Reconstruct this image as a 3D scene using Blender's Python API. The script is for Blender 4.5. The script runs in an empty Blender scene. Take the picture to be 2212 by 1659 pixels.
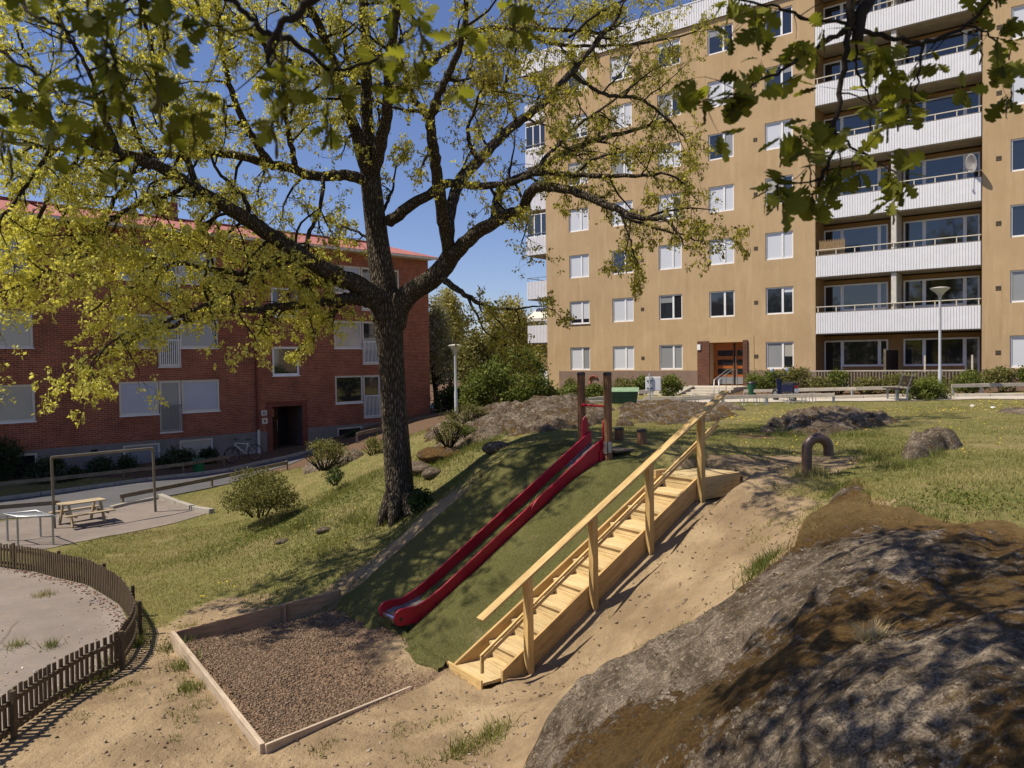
import bpy, bmesh, math, random
import numpy as np
from mathutils import Vector, Matrix
random.seed(7); RNG = np.random.default_rng(11)
C = bpy.context.scene.collection
R = math.radians
# ------------------------------------------------------------------ camera
EYE = 5.0                      # eye level above the datum; the heights h below are metres under the eye
FOC, CX, CY = 1680.0, 1106.0, 829.5
PITCH, ROLL = 0.0289, -0.0145
cam_d = bpy.data.cameras.new('camera'); cam = bpy.data.objects.new('camera', cam_d); C.objects.link(cam)
ROT = Matrix.Rotation(math.pi/2-PITCH, 3, 'X') @ Matrix.Rotation(ROLL, 3, 'Z')
cam.matrix_world = Matrix.Translation((0, 0, EYE)) @ ROT.to_4x4()
cam_d.sensor_width = 36; cam_d.lens = 36*FOC/2212; cam_d.clip_start = 0.05; cam_d.clip_end = 3000
cam_d.dof.use_dof = True; cam_d.dof.focus_distance = 15; cam_d.dof.aperture_fstop = 5.0
bpy.context.scene.camera = cam
# ------------------------------------------------------------------ sky, sun, exposure
SUN = Vector((-0.66, -0.09, 1.0)).normalized()
sc = bpy.context.scene
w = bpy.data.worlds.new('World'); sc.world = w; w.use_nodes = True
nt = w.node_tree; bgn = nt.nodes['Background']
sky = nt.nodes.new('ShaderNodeTexSky'); sky.sky_type = 'NISHITA'; sky.sun_disc = False
sky.sun_elevation = math.asin(SUN.z); sky.sun_rotation = math.atan2(SUN.x, SUN.y)
sky.air_density = 1.0; sky.dust_density = 0.1; sky.ozone_density = 5.0
tint = nt.nodes.new('ShaderNodeMix'); tint.data_type = 'RGBA'; tint.blend_type = 'MULTIPLY'; tint.inputs[0].default_value = 1; tint.inputs[7].default_value = (1.08, 0.98, 1.13, 1)
nt.links.new(sky.outputs[0], tint.inputs[6]); nt.links.new(tint.outputs[2], bgn.inputs[0]); bgn.inputs[1].default_value = 0.084
sl = bpy.data.lights.new('sun', 'SUN'); sl.energy = 5.0; sl.angle = R(0.55); sl.color = (1.0, 0.90, 0.74)
so = bpy.data.objects.new('sun', sl); C.objects.link(so); so.rotation_euler = SUN.to_track_quat('Z', 'Y').to_euler()
sc.view_settings.view_transform = 'Standard'; sc.view_settings.look = 'None'
sc.view_settings.exposure = 0.26; sc.view_settings.gamma = 1.0
# ------------------------------------------------------------------ geometry helpers
def ray(px, py): return ROT @ Vector(((px-CX)/FOC, -(py-CY)/FOC, -1))
def P(px, py, Z):
    d = ray(px, py); s = Z/d.y; return Vector((d.x*s, Z, EYE+d.z*s))
def G(px, py, h):
    d = ray(px, py); s = -h/d.z; return Vector((d.x*s, d.y*s, EYE-h))
def tag(o, label=None, cat=None, group=None, kind=None):
    if label: o['label'] = label
    if cat: o['category'] = cat
    if group: o['group'] = group
    if kind: o['kind'] = kind
    return o
def empty(name, loc, label, cat, group=None, rz=0):
    o = bpy.data.objects.new(name, None); C.objects.link(o); o.location = loc; o.rotation_euler = (0, 0, rz)
    o.empty_display_size = 0.2
    return tag(o, label, cat, group)
def link(name, me, m, parent=None, world=False):
    if m is not None and not me.materials: me.materials.append(m)
    o = bpy.data.objects.new(name, me); C.objects.link(o)
    if parent is not None:
        o.parent = parent
        if world: o.matrix_parent_inverse = WM(parent).inverted()
    return o
def WM(o):
    m = Matrix.LocRotScale(o.location, o.rotation_euler, o.scale)
    if o.parent: m = WM(o.parent) @ o.matrix_parent_inverse @ m
    return m
def npmesh(name, V, F, smooth=False, attr=None):
    """V (n,3); F (m,k) all faces with k corners; attr dict name->(domain, array)"""
    V = np.asarray(V, dtype=np.float32); F = np.asarray(F, dtype=np.int32)
    me = bpy.data.meshes.new(name); k = F.shape[1]
    me.vertices.add(len(V)); me.vertices.foreach_set('co', V.ravel())
    me.loops.add(F.size); me.loops.foreach_set('vertex_index', F.ravel())
    me.polygons.add(len(F)); me.polygons.foreach_set('loop_start', np.arange(0, F.size, k, dtype=np.int32))
    me.polygons.foreach_set('loop_total', np.full(len(F), k, dtype=np.int32))
    if smooth: me.polygons.foreach_set('use_smooth', np.ones(len(F), dtype=bool))
    if attr:
        for n, (dom, arr) in attr.items():
            arr = np.asarray(arr, dtype=np.float32)
            if arr.ndim == 1:
                a = me.attributes.new(n, 'FLOAT', dom); a.data.foreach_set('value', arr)
            else:
                a = me.attributes.new(n, 'FLOAT_COLOR', dom); a.data.foreach_set('color', arr.ravel())
    me.update(calc_edges=True)
    return me
class MB:
    def __init__(s): s.v = []; s.f = []; s.sm = []
    def add(s, vs, fs, smooth=False):
        n = len(s.v); s.v += [tuple(v) for v in vs]; s.f += [tuple(i+n for i in f) for f in fs]; s.sm += [smooth]*len(fs)
    def hexa(s, p):            # p: 8 points, bottom ring then top ring
        s.add(p, [(3,2,1,0),(4,5,6,7),(0,1,5,4),(1,2,6,5),(2,3,7,6),(3,0,4,7)])
    def box(s, c, sz, M=None, taper=1.0):
        x, y, z = sz[0]/2, sz[1]/2, sz[2]/2; c = Vector(c)
        ps = [Vector((-x,-y,-z)),Vector((x,-y,-z)),Vector((x,y,-z)),Vector((-x,y,-z)),
              Vector((-x*taper,-y*taper,z)),Vector((x*taper,-y*taper,z)),Vector((x*taper,y*taper,z)),Vector((-x*taper,y*taper,z))]
        if M is not None: ps = [M @ p for p in ps]
        s.hexa([p+c for p in ps])
    def bar(s, a, b, w, h, up=Vector((0,0,1)), ext=0):   # rectangular bar from a to b, w sideways, h along up
        a, b = Vector(a), Vector(b); d = (b-a).normalized(); a = a-d*ext; b = b+d*ext
        side = d.cross(up)
        if side.length < 1e-4: side = Vector((1,0,0))
        side.normalize(); u = side.cross(d).normalized()
        q = [side*(-w/2)-u*h/2, side*(w/2)-u*h/2, side*(w/2)+u*h/2, side*(-w/2)+u*h/2]
        s.hexa([a+x for x in q]+[b+x for x in q])
    def tube(s, pts, rad, n=8, cap=True, smooth=True):
        pts = [Vector(p) for p in pts]
        if not hasattr(rad, '__len__'): rad = [rad]*len(pts)
        vs = []; pu = None
        for i, p in enumerate(pts):
            d = (pts[min(i+1, len(pts)-1)]-pts[max(i-1, 0)]).normalized()
            if pu is None:
                pu = d.orthogonal().normalized()
            u = (pu-d*pu.dot(d))
            if u.length < 1e-5: u = d.orthogonal()
            u.normalize(); pu = u; v = d.cross(u)
            for k in range(n):
                a = 2*math.pi*k/n; vs.append(p+(u*math.cos(a)+v*math.sin(a))*rad[i])
        fs = []
        for i in range(len(pts)-1):
            for k in range(n):
                fs.append((i*n+k, i*n+(k+1)%n, (i+1)*n+(k+1)%n, (i+1)*n+k))
        s.add(vs, fs, smooth)
        if cap:
            s.add(vs[:n], [tuple(reversed(range(n)))]); s.add(vs[-n:], [tuple(range(n))])
    def lathe(s, prof, c, n=20, smooth=True):   # prof [(r,z)]
        c = Vector(c); vs = []
        for r, z in prof:
            for k in range(n):
                a = 2*math.pi*k/n; vs.append(c+Vector((r*math.cos(a), r*math.sin(a), z)))
        fs = []
        for i in range(len(prof)-1):
            for k in range(n):
                fs.append((i*n+k, i*n+(k+1)%n, (i+1)*n+(k+1)%n, (i+1)*n+k))
        s.add(vs, fs, smooth)
        s.add(vs[:n], [tuple(reversed(range(n)))]); s.add(vs[-n:], [tuple(range(n))])
    def prism(s, outline, thick, fn):   # outline list of 2D; fn(x,y,o)->3D ; o in [0,thick]
        n = len(outline)
        a = [fn(x, y, 0) for x, y in outline]; b = [fn(x, y, thick) for x, y in outline]
        s.add(a+b, [tuple(range(n))[::-1], tuple(range(n, 2*n))]+[(i, (i+1)%n, n+(i+1)%n, n+i) for i in range(n)])
    def build(s, name, m, parent=None, world=False, bevel=0):
        me = bpy.data.meshes.new(name); me.from_pydata([tuple(v) for v in s.v], [], s.f)
        me.polygons.foreach_set('use_smooth', s.sm); me.update()
        o = link(name, me, m, parent, world)
        if bevel:
            b = o.modifiers.new('bevel', 'BEVEL'); b.width = bevel; b.segments = 2; b.limit_method = 'ANGLE'; b.angle_limit = R(50)
        return o
def fx(k, seed):   # smooth value noise in numpy
    rs = np.random.default_rng(seed); tab = rs.random((256, 256)).astype(np.float64)
    def f(x, y):
        x = x*k; y = y*k; xi = np.floor(x).astype(int); yi = np.floor(y).astype(int); a = x-xi; b = y-yi
        a = a*a*(3-2*a); b = b*b*(3-2*b)
        g = lambda i, j: tab[i & 255, j & 255]
        return (g(xi, yi)*(1-a)+g(xi+1, yi)*a)*(1-b)+(g(xi, yi+1)*(1-a)+g(xi+1, yi+1)*a)*b-0.5
    return f
def fbm(x, y, k, seed, o=4, gain=0.5):
    r = 0; a = 1
    for i in range(o): r = r+a*fx(k*2**i, seed+i)(x+i*7.3, y-i*3.1); a *= gain
    return r
def inpoly(x, y, poly):
    x = np.asarray(x); r = np.zeros(x.shape, bool); n = len(poly)
    for i in range(n):
        x0, y0 = poly[i]; x1, y1 = poly[(i+1) % n]
        if y0 == y1: continue
        c = ((y0 > y) != (y1 > y)) & (x < (x1-x0)*(y-y0)/(y1-y0)+x0); r ^= c
    return r
def pdist(x, y, poly):   # distance to polygon outline, positive inside
    d = np.full(np.shape(x), 1e9); n = len(poly)
    for i in range(n):
        x0, y0 = poly[i]; x1, y1 = poly[(i+1) % n]; dx, dy = x1-x0, y1-y0; L = dx*dx+dy*dy+1e-12
        t = np.clip(((x-x0)*dx+(y-y0)*dy)/L, 0, 1); d = np.minimum(d, np.hypot(x-x0-t*dx, y-y0-t*dy))
    return np.where(inpoly(x, y, poly), d, -d)
def sstep(a, b, x):
    t = np.clip((x-a)/(b-a), 0, 1); return t*t*(3-2*t)
class TPS:
    def __init__(s, pts, lam=0.02):
        pts = np.array([(p[0], p[1], p[2]) for p in pts], float); s.p = pts[:, :2]; n = len(pts)
        K = s.U(np.hypot(s.p[:, None, 0]-s.p[None, :, 0], s.p[:, None, 1]-s.p[None, :, 1]))+lam*np.eye(n)
        A = np.zeros((n+3, n+3)); A[:n, :n] = K; Q = np.c_[np.ones(n), s.p]; A[:n, n:] = Q; A[n:, :n] = Q.T
        s.w = np.linalg.solve(A, np.r_[pts[:, 2], 0, 0, 0])
    @staticmethod
    def U(r): return r*r*np.log(r+1e-9)
    def __call__(s, x, y):
        x = np.asarray(x, float); y = np.asarray(y, float); sh = x.shape; x = x.ravel(); y = y.ravel(); out = np.empty(len(x))
        for i in range(0, len(x), 20000):
            a, b = x[i:i+20000], y[i:i+20000]
            out[i:i+20000] = s.U(np.hypot(a[:, None]-s.p[:, 0], b[:, None]-s.p[:, 1])) @ s.w[:-3]+s.w[-3]+s.w[-2]*a+s.w[-1]*b
        return out.reshape(sh)
# ------------------------------------------------------------------ materials
class N:
    def __init__(s, name):
        s.m = bpy.data.materials.new(name); s.m.use_nodes = True; s.t = s.m.node_tree
        s.b = s.t.nodes['Principled BSDF']; s.out = s.t.nodes['Material Output']
        s.co = s.t.nodes.new('ShaderNodeTexCoord')
    def set(s, i, v):
        if hasattr(v, 'links') or hasattr(v, 'is_linked'): s.t.links.new(v, i)
        else: i.default_value = (v[0], v[1], v[2], 1) if hasattr(v, '__len__') and len(v) == 3 and i.type == 'RGBA' else v
    def map(s, scale=(1,1,1), loc=(0,0,0), rot=(0,0,0), gen='Object'):
        n = s.t.nodes.new('ShaderNodeMapping'); s.t.links.new(s.co.outputs[gen], n.inputs[0])
        n.inputs['Scale'].default_value = scale; n.inputs['Location'].default_value = loc; n.inputs['Rotation'].default_value = rot
        return n.outputs[0]
    def noise(s, sc_, det=6, rough=0.6, vec=None, dist=0):
        n = s.t.nodes.new('ShaderNodeTexNoise'); n.inputs['Scale'].default_value = sc_; n.inputs['Detail'].default_value = det
        n.inputs['Roughness'].default_value = rough; n.inputs['Distortion'].default_value = dist
        s.t.links.new(vec if vec is not None else s.co.outputs['Object'], n.inputs['Vector']); return n.outputs[0]
    def vor(s, sc_, vec=None, feat='F1', out=0, rnd=1):
        n = s.t.nodes.new('ShaderNodeTexVoronoi'); n.feature = feat; n.inputs['Scale'].default_value = sc_
        n.inputs['Randomness'].default_value = rnd
        s.t.links.new(vec if vec is not None else s.co.outputs['Object'], n.inputs['Vector']); return n.outputs[out]
    def wave(s, sc_, dist=3, vec=None, d='X', det=2):
        n = s.t.nodes.new('ShaderNodeTexWave'); n.bands_direction = d; n.inputs['Scale'].default_value = sc_
        n.inputs['Distortion'].default_value = dist; n.inputs['Detail'].default_value = det
        s.t.links.new(vec if vec is not None else s.co.outputs['Object'], n.inputs['Vector']); return n.outputs[1]
    def ramp(s, f, stops):
        n = s.t.nodes.new('ShaderNodeValToRGB'); e = n.color_ramp.elements
        while len(e) < len(stops): e.new(0.5)
        for i, (p, c) in enumerate(stops):
            e[i].position = p; e[i].color = (c[0], c[1], c[2], 1) if hasattr(c, '__len__') else (c, c, c, 1)
        s.t.links.new(f, n.inputs[0]); return n.outputs[0]
    def mix(s, f, a, b, mode='MIX'):
        n = s.t.nodes.new('ShaderNodeMix'); n.data_type = 'RGBA'; n.blend_type = mode
        s.set(n.inputs[0], f); s.set(n.inputs[6], a); s.set(n.inputs[7], b); return n.outputs[2]
    def math(s, op, a, b=0.0, c=0.0, clamp=False):
        n = s.t.nodes.new('ShaderNodeMath'); n.operation = op; n.use_clamp = clamp
        s.set(n.inputs[0], a); s.set(n.inputs[1], b); s.set(n.inputs[2], c); return n.outputs[0]
    def attr(s, name, out='Fac'):
        n = s.t.nodes.new('ShaderNodeAttribute'); n.attribute_name = name; return n.outputs[out]
    def bump(s, h, strength=0.3, dist=0.02, normal=None):
        n = s.t.nodes.new('ShaderNodeBump'); n.inputs['Strength'].default_value = strength; n.inputs['Distance'].default_value = dist
        s.t.links.new(h, n.inputs['Height'])
        if normal is not None: s.t.links.new(normal, n.inputs['Normal'])
        s.t.links.new(n.outputs[0], s.b.inputs['Normal']); return n.outputs[0]
    def fin(s, col=None, rough=0.7, spec=0.3, metal=0):
        if col is not None: s.set(s.b.inputs['Base Color'], col)
        s.set(s.b.inputs['Roughness'], rough); s.set(s.b.inputs['Specular IOR Level'], spec); s.set(s.b.inputs['Metallic'], metal)
        return s.m
def sc3(c, k): return (min(c[0]*k, 1), min(c[1]*k, 1), min(c[2]*k, 1))
def basic(name, col, rough=0.6, spec=0.3, metal=0, var=0.25, ns=3.0, bump=0.15, bs=40, bd=0.004, vec=None):
    n = N(name); v = n.map(vec) if vec else None
    c = n.ramp(n.noise(ns, 6, 0.65, v), [(0.3, sc3(col, 1-var)), (0.7, sc3(col, 1+var*0.7))])
    if bump: n.bump(n.noise(bs, 4, 0.6, v), bump, bd)
    return n.fin(c, rough, spec, metal)
def wood(name, col, dark, along='X', rough=0.7, k=1.0, knots=True):
    n = N(name); s_ = {'X': (1.2, 14, 14), 'Y': (14, 1.2, 14), 'Z': (14, 14, 1.2)}[along]
    v = n.map(tuple(a*k for a in s_)); g = n.noise(2.2, 5, 0.6, v, 0.6)
    c = n.ramp(g, [(0.32, dark), (0.5, col), (0.72, sc3(col, 1.15))])
    big = n.ramp(n.noise(1.6, 3), [(0.3, 0.78), (0.7, 1.1)]); c = n.mix(1, c, big, 'MULTIPLY')
    if knots:
        kn = n.ramp(n.vor(3.2, n.map((1, 2.4, 2.4) if along == 'X' else (2.4, 2.4, 1))), [(0.03, 1), (0.075, 0)])
        c = n.mix(n.math('MULTIPLY', kn, 0.6), c, sc3(dark, 0.45))
    oi = n.t.nodes.new('ShaderNodeObjectInfo'); c = n.mix(1, c, n.ramp(oi.outputs['Random'], [(0, .8), (1, 1.12)]), 'MULTIPLY')
    c = n.mix(n.ramp(n.noise(4.5, 5, .75), [(.55, 0), (.72, .4)]), c, sc3(dark, .75))
    n.bump(g, 0.25, 0.004)
    return n.fin(c, rough, 0.25)
def leafmat(name, c0, c1, c2, trans=0.45):
    n = N(name); col = n.ramp(n.attr('rnd'), [(0.0, c0), (0.5, c1), (1.0, c2)])
    n.fin(col, 0.6, 0.25)
    tr = n.t.nodes.new('ShaderNodeBsdfTranslucent'); mx = n.t.nodes.new('ShaderNodeMixShader'); mx.inputs[0].default_value = trans
    n.t.links.new(n.mix(1, col, (1.0, 1.0, 0.55), 'MULTIPLY'), tr.inputs[0])
    n.t.links.new(n.b.outputs[0], mx.inputs[1]); n.t.links.new(tr.outputs[0], mx.inputs[2]); n.t.links.new(mx.outputs[0], n.out.inputs[0])
    return n.m
M = {}
M['white'] = basic('white_paint', (0.80, 0.80, 0.80), 0.45, 0.4, var=0.08, bump=0)
M['offwhite'] = basic('offwhite_paint', (0.62, 0.58, 0.5), 0.5, 0.4, var=0.08, bump=0)
M['dark'] = basic('dark_paint', (0.015, 0.015, 0.017), 0.5, var=0.2, bump=0)
M['blackplastic'] = basic('black_plastic', (0.02, 0.02, 0.022), 0.4, 0.5, bump=0)
M['galv'] = basic('galvanised_steel', (0.42, 0.44, 0.45), 0.42, 0.5, 0.85, var=0.15, ns=12, bump=0)
M['greysteel'] = basic('painted_grey_pole', (0.5, 0.52, 0.54), 0.45, 0.4, 0.2, var=0.1, bump=0)
M['steel'] = basic('polished_steel', (0.62, 0.62, 0.63), 0.22, 0.5, 1.0, var=0.1, bump=0)
M['rustframe'] = basic('weathered_steel_tube', (0.2, 0.17, 0.13), 0.55, 0.5, 0.4, var=0.35, ns=8)
M['concrete'] = basic('concrete', (0.36, 0.33, 0.28), 0.85, 0.2, var=0.18, ns=4, bump=0.3, bs=60)
M['lightconcrete'] = basic('pale_concrete', (0.5, 0.45, 0.37), 0.85, 0.2, var=0.15, ns=4, bump=0.3, bs=60)
M['greywood'] = wood('weathered_grey_wood', (0.2, 0.165, 0.12), (0.09, 0.075, 0.055), 'X')
M['railwood'] = wood('bleached_rail_wood', (0.58, 0.51, 0.42), (0.42, 0.36, 0.29), 'X')
M['darkwood'] = wood('dark_stained_wood', (0.028, 0.019, 0.014), (0.014, 0.01, 0.008), 'X')
M['greenplastic'] = basic('green_plastic', (0.02, 0.1, 0.05), 0.45, 0.4, var=0.15, bump=0)
# ================================================================== GROUND
# playground frame: s across the slope, t uphill
O2 = (-2.9, 13.5); EU = (0.809, 0.588); CU = (0.588, -0.809)
def T(s, t, h): return Vector((O2[0]+CU[0]*s+EU[0]*t, O2[1]+CU[1]*s+EU[1]*t, EYE-h))
def toST(x, y):
    dx, dy = x-O2[0], y-O2[1]; return dx*CU[0]+dy*CU[1], dx*EU[0]+dy*EU[1]
ctrl = [G(20,1640,4.4),G(300,1600,4.4),G(560,1610,4.38),G(800,1560,4.35),G(375,1370,4.4),G(200,1400,4.4),G(0,1280,4.4),G(250,1240,4.4),
 G(560,1450,4.36),G(700,1400,4.36),G(-300,1300,4.4),G(-300,1600,4.4),T(0,-.8,4.36),T(1.5,-1.5,4.36),T(3,-1,4.36),T(3.2,-.35,4.35),T(1.0,-.25,4.36),
 G(900,1650,4.3),G(1050,1620,4.15),T(4.3,-.7,4.32),T(5,-.6,4.2),
 G(100,1150,4.38),G(400,1105,4.32),G(250,1120,4.35),G(-100,1150,4.38),G(450,1200,4.33),G(300,1240,4.36),G(550,1150,4.25),G(650,1240,4.1),G(560,1280,4.3),G(560,1095,4.0),
 G(640,1060,3.75),G(700,1110,3.6),G(790,1110,3.45),G(870,1115,3.35),G(760,1180,3.75),G(700,1240,3.95),G(800,1020,2.95),
 T(-.5,0,4.1),T(-.6,1,3.55),T(-.7,2,2.95),T(-.7,3,2.35),T(-.8,3.8,1.95),T(-1.6,1.2,3.75),T(-1.8,3.4,2.6),
 T(1,1,3.75),T(2.5,1,3.7),T(3.6,1,3.72),T(1,3,2.35),T(2.5,3,2.35),T(3.6,3,2.7),T(4.1,1.9,3.5),T(4.05,.6,4.15),
 G(760,1000,3.0),G(900,960,2.35),G(690,1010,3.5),G(840,985,2.7),G(1000,950,2.1),G(1080,950,1.85),G(1000,905,1.9),G(930,930,2.3),G(1100,893,1.55),G(1180,880,1.42),G(1250,870,1.4),G(1300,878,1.5),
 G(600,1010,4.1),G(500,1030,4.2),G(620,985,4.1),G(300,1060,4.25),G(100,1085,4.3),G(-200,1100,4.3),G(690,960,3.9),G(820,925,3.3),G(940,890,2.8),G(990,892,2.5),G(1080,865,2.4),
 G(-60,1030,4.15),G(200,1025,4.15),G(420,1000,4.1),
 T(0,4.6,1.75),T(1,4.4,1.7),T(2.2,4.6,1.72),T(3.3,4.6,1.8),T(4.2,4.9,1.93),T(5.2,5.2,1.95),T(5.2,4.2,2.15),T(4.7,3.0,2.9),T(4.8,4.0,2.3),T(5.5,2,3.25),T(6.3,3,2.55),T(6.2,4.2,2.1),
 T(5.8,1,3.85),T(3.7,3.9,2.05),
 G(1700,900,1.75),G(1450,930,1.75),G(1500,905,1.75),G(1800,1000,1.88),G(1700,1010,1.93),G(2000,885,1.68),G(2200,880,1.66),G(1900,960,1.75),G(2100,960,1.7),G(2190,1010,1.68),G(1600,960,1.8),
 G(1400,870,1.68),G(1500,862,1.85),G(1600,868,1.75),G(1800,866,1.66),G(2000,864,1.62),G(2200,862,1.58),G(1350,875,1.6),
 Vector((0,0,EYE-1.68)),Vector((1.5,-2,EYE-1.65)),Vector((-1,2,EYE-2.6)),Vector((0.3,3,EYE-2.5)),Vector((-1,5,EYE-3.8)),Vector((-4,5,EYE-4.35)),Vector((-5,0,EYE-4.3)),Vector((2.5,3,EYE-1.8)),
 Vector((.2,6.5,EYE-4.0)),Vector((1.5,6,EYE-3.0)),Vector((5,5,EYE-1.75)),Vector((8,8,EYE-1.7)),Vector((12,10,EYE-1.65)),Vector((6,-4,EYE-1.7)),Vector((-8,-6,EYE-4.3)),
 Vector((20,36,EYE-1.55)),Vector((10,44,EYE-1.55)),Vector((4,51,EYE-1.7)),Vector((25,33,EYE-1.5)),Vector((30,20,EYE-1.6)),Vector((45,30,EYE-1.5)),Vector((60,80,EYE-1.5)),Vector((0,60,EYE-3.0)),Vector((0,90,EYE-3.5)),
 Vector((-10,48,EYE-3.6)),Vector((-30,30,EYE-4.2)),Vector((-40,60,EYE-4)),Vector((-40,10,EYE-4.4)),Vector((-4,44,EYE-3.0))]
# rim of the big rock slab in the foreground
rim = [(1110,1659,4.05),(1150,1580,3.9),(1230,1480,3.65),(1380,1388,3.12),(1500,1335,2.8),(1600,1275,2.5),(1680,1200,2.2),(1740,1120,2.1),(1820,1050,1.98),(1905,1012,1.92)]
rim = rim[:-1]+[(1872,1030,1.9)]
rimP = [G(*a) for a in rim]
rim2 = [G(*a) for a in ((1905,1062,1.76),(1965,1100,1.71),(2080,1128,1.68),(2212,1138,1.67),(2520,1170,1.65))]
ctrl += [G(2050,1060,1.71),G(2200,1100,1.67),G(1950,1050,1.77),G(2150,1050,1.69)]+[p-Vector((0,0,.02)) for p in rim2]
ctrl += [p-Vector((0, 0, 0.03)) for p in rimP]
tps = TPS(ctrl, 0.03)
slabpoly = [(p.x, p.y) for p in rimP]+[(p.x, p.y) for p in rim2]+[(9,3),(5,-1),(2.2,-1.5),(1.1,1.0),(0.3,3.2),(0.0,5.6)]
def gh0(x, y):
    x = np.asarray(x, float); y = np.asarray(y, float)
    r = np.hypot(x-5, y-20)
    z = tps(np.clip(x, -60, 70), np.clip(y, -20, 110))
    z = z+0.035*fbm(x, y, 0.9, 3)+0.12*fbm(x, y, 0.22, 9, 2)*sstep(3, 10, r)
    return np.clip(z, EYE-6, EYE-1.2)
pitpoly = [tuple(G(373,1363,4.15)[:2]), tuple(G(567,1606,4.28)[:2]), (-.85, 10.72), (-2.95, 13.45)]
def gh(x, y):
    z = gh0(x, y); s, t = toST(np.asarray(x, float), np.asarray(y, float))
    z = z+.12*sstep(.03, .12, pdist(x, y, pitpoly))*sstep(2.6, 1.2, np.abs(s-1.0))
    # below the turf and the slab the earth stays well under them
    m = sstep(0, .5, s)*sstep(3.5, 3.36, s)*sstep(0.0, .25, t)*sstep(4.9, 4.4, t); z = z-(0.30+.12*sstep(2.7, 3.2, s))*m
    m = sstep(3.3, 3.45, s)*sstep(4.60, 4.34, s)*sstep(-.02, .06, t)*sstep(5.4, 5.2, t)*np.where(s > 4.22, sstep(.3, .8, t), 1)
    z = z*(1-m)+m*np.minimum(z, EYE-(4.66-0.565*np.clip(t, .45, 4.2)+0.05*sstep(4.2, 4.6, t)))
    # a trench of washed-out sand on the outer side of the stair
    tr = np.exp(-((s-4.55)/0.16)**2)*sstep(.3, 1.2, t)*sstep(5.2, 4.4, t); z = z-(0.14+0.16*fbm(x, y, 2.2, 41, 2))*tr
    lip = np.exp(-((s-4.85)/0.2)**2)*sstep(.3, 1.2, t)*sstep(5.2, 4.4, t); z = z+0.05*lip
    d = pdist(x, y, slabpoly); z = z-0.75*sstep(0.12, 1.0, d)
    return z
def gz(x, y): return float(gh(np.array([x]), np.array([y]))[0])
def on(px, py, Z, dz=0):
    p = P(px, py, Z); return Vector((p.x, p.y, gz(p.x, p.y)+dz))
def axis(parts):
    o = [parts[0][0]]
    for a, b, st in parts:
        n = max(1, int(round((b-a)/st))); o += [a+(b-a)*(i+1)/n for i in range(n)]
    return np.array(o)
ax = axis([(-900,-300,100),(-300,-80,20),(-80,-30,2.0),(-30,-12,.35),(-12,12,.11),(12,26,.3),(26,80,2.0),(80,300,20),(300,900,100)])
ay = axis([(-300,-40,40),(-40,-4,2.0),(-4,2,.4),(2,18,.11),(18,42,.28),(42,70,1.0),(70,140,5),(140,400,40),(400,2000,200)])
X, Y = np.meshgrid(ax, ay); Zg = gh(X, Y)
nx, ny = len(ax), len(ay); V = np.c_[X.ravel(), Y.ravel(), Zg.ravel()]
i = np.arange(nx-1)[None, :]+nx*np.arange(ny-1)[:, None]; F = np.stack([i, i+1, i+1+nx, i+nx], -1).reshape(-1, 4)
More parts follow.
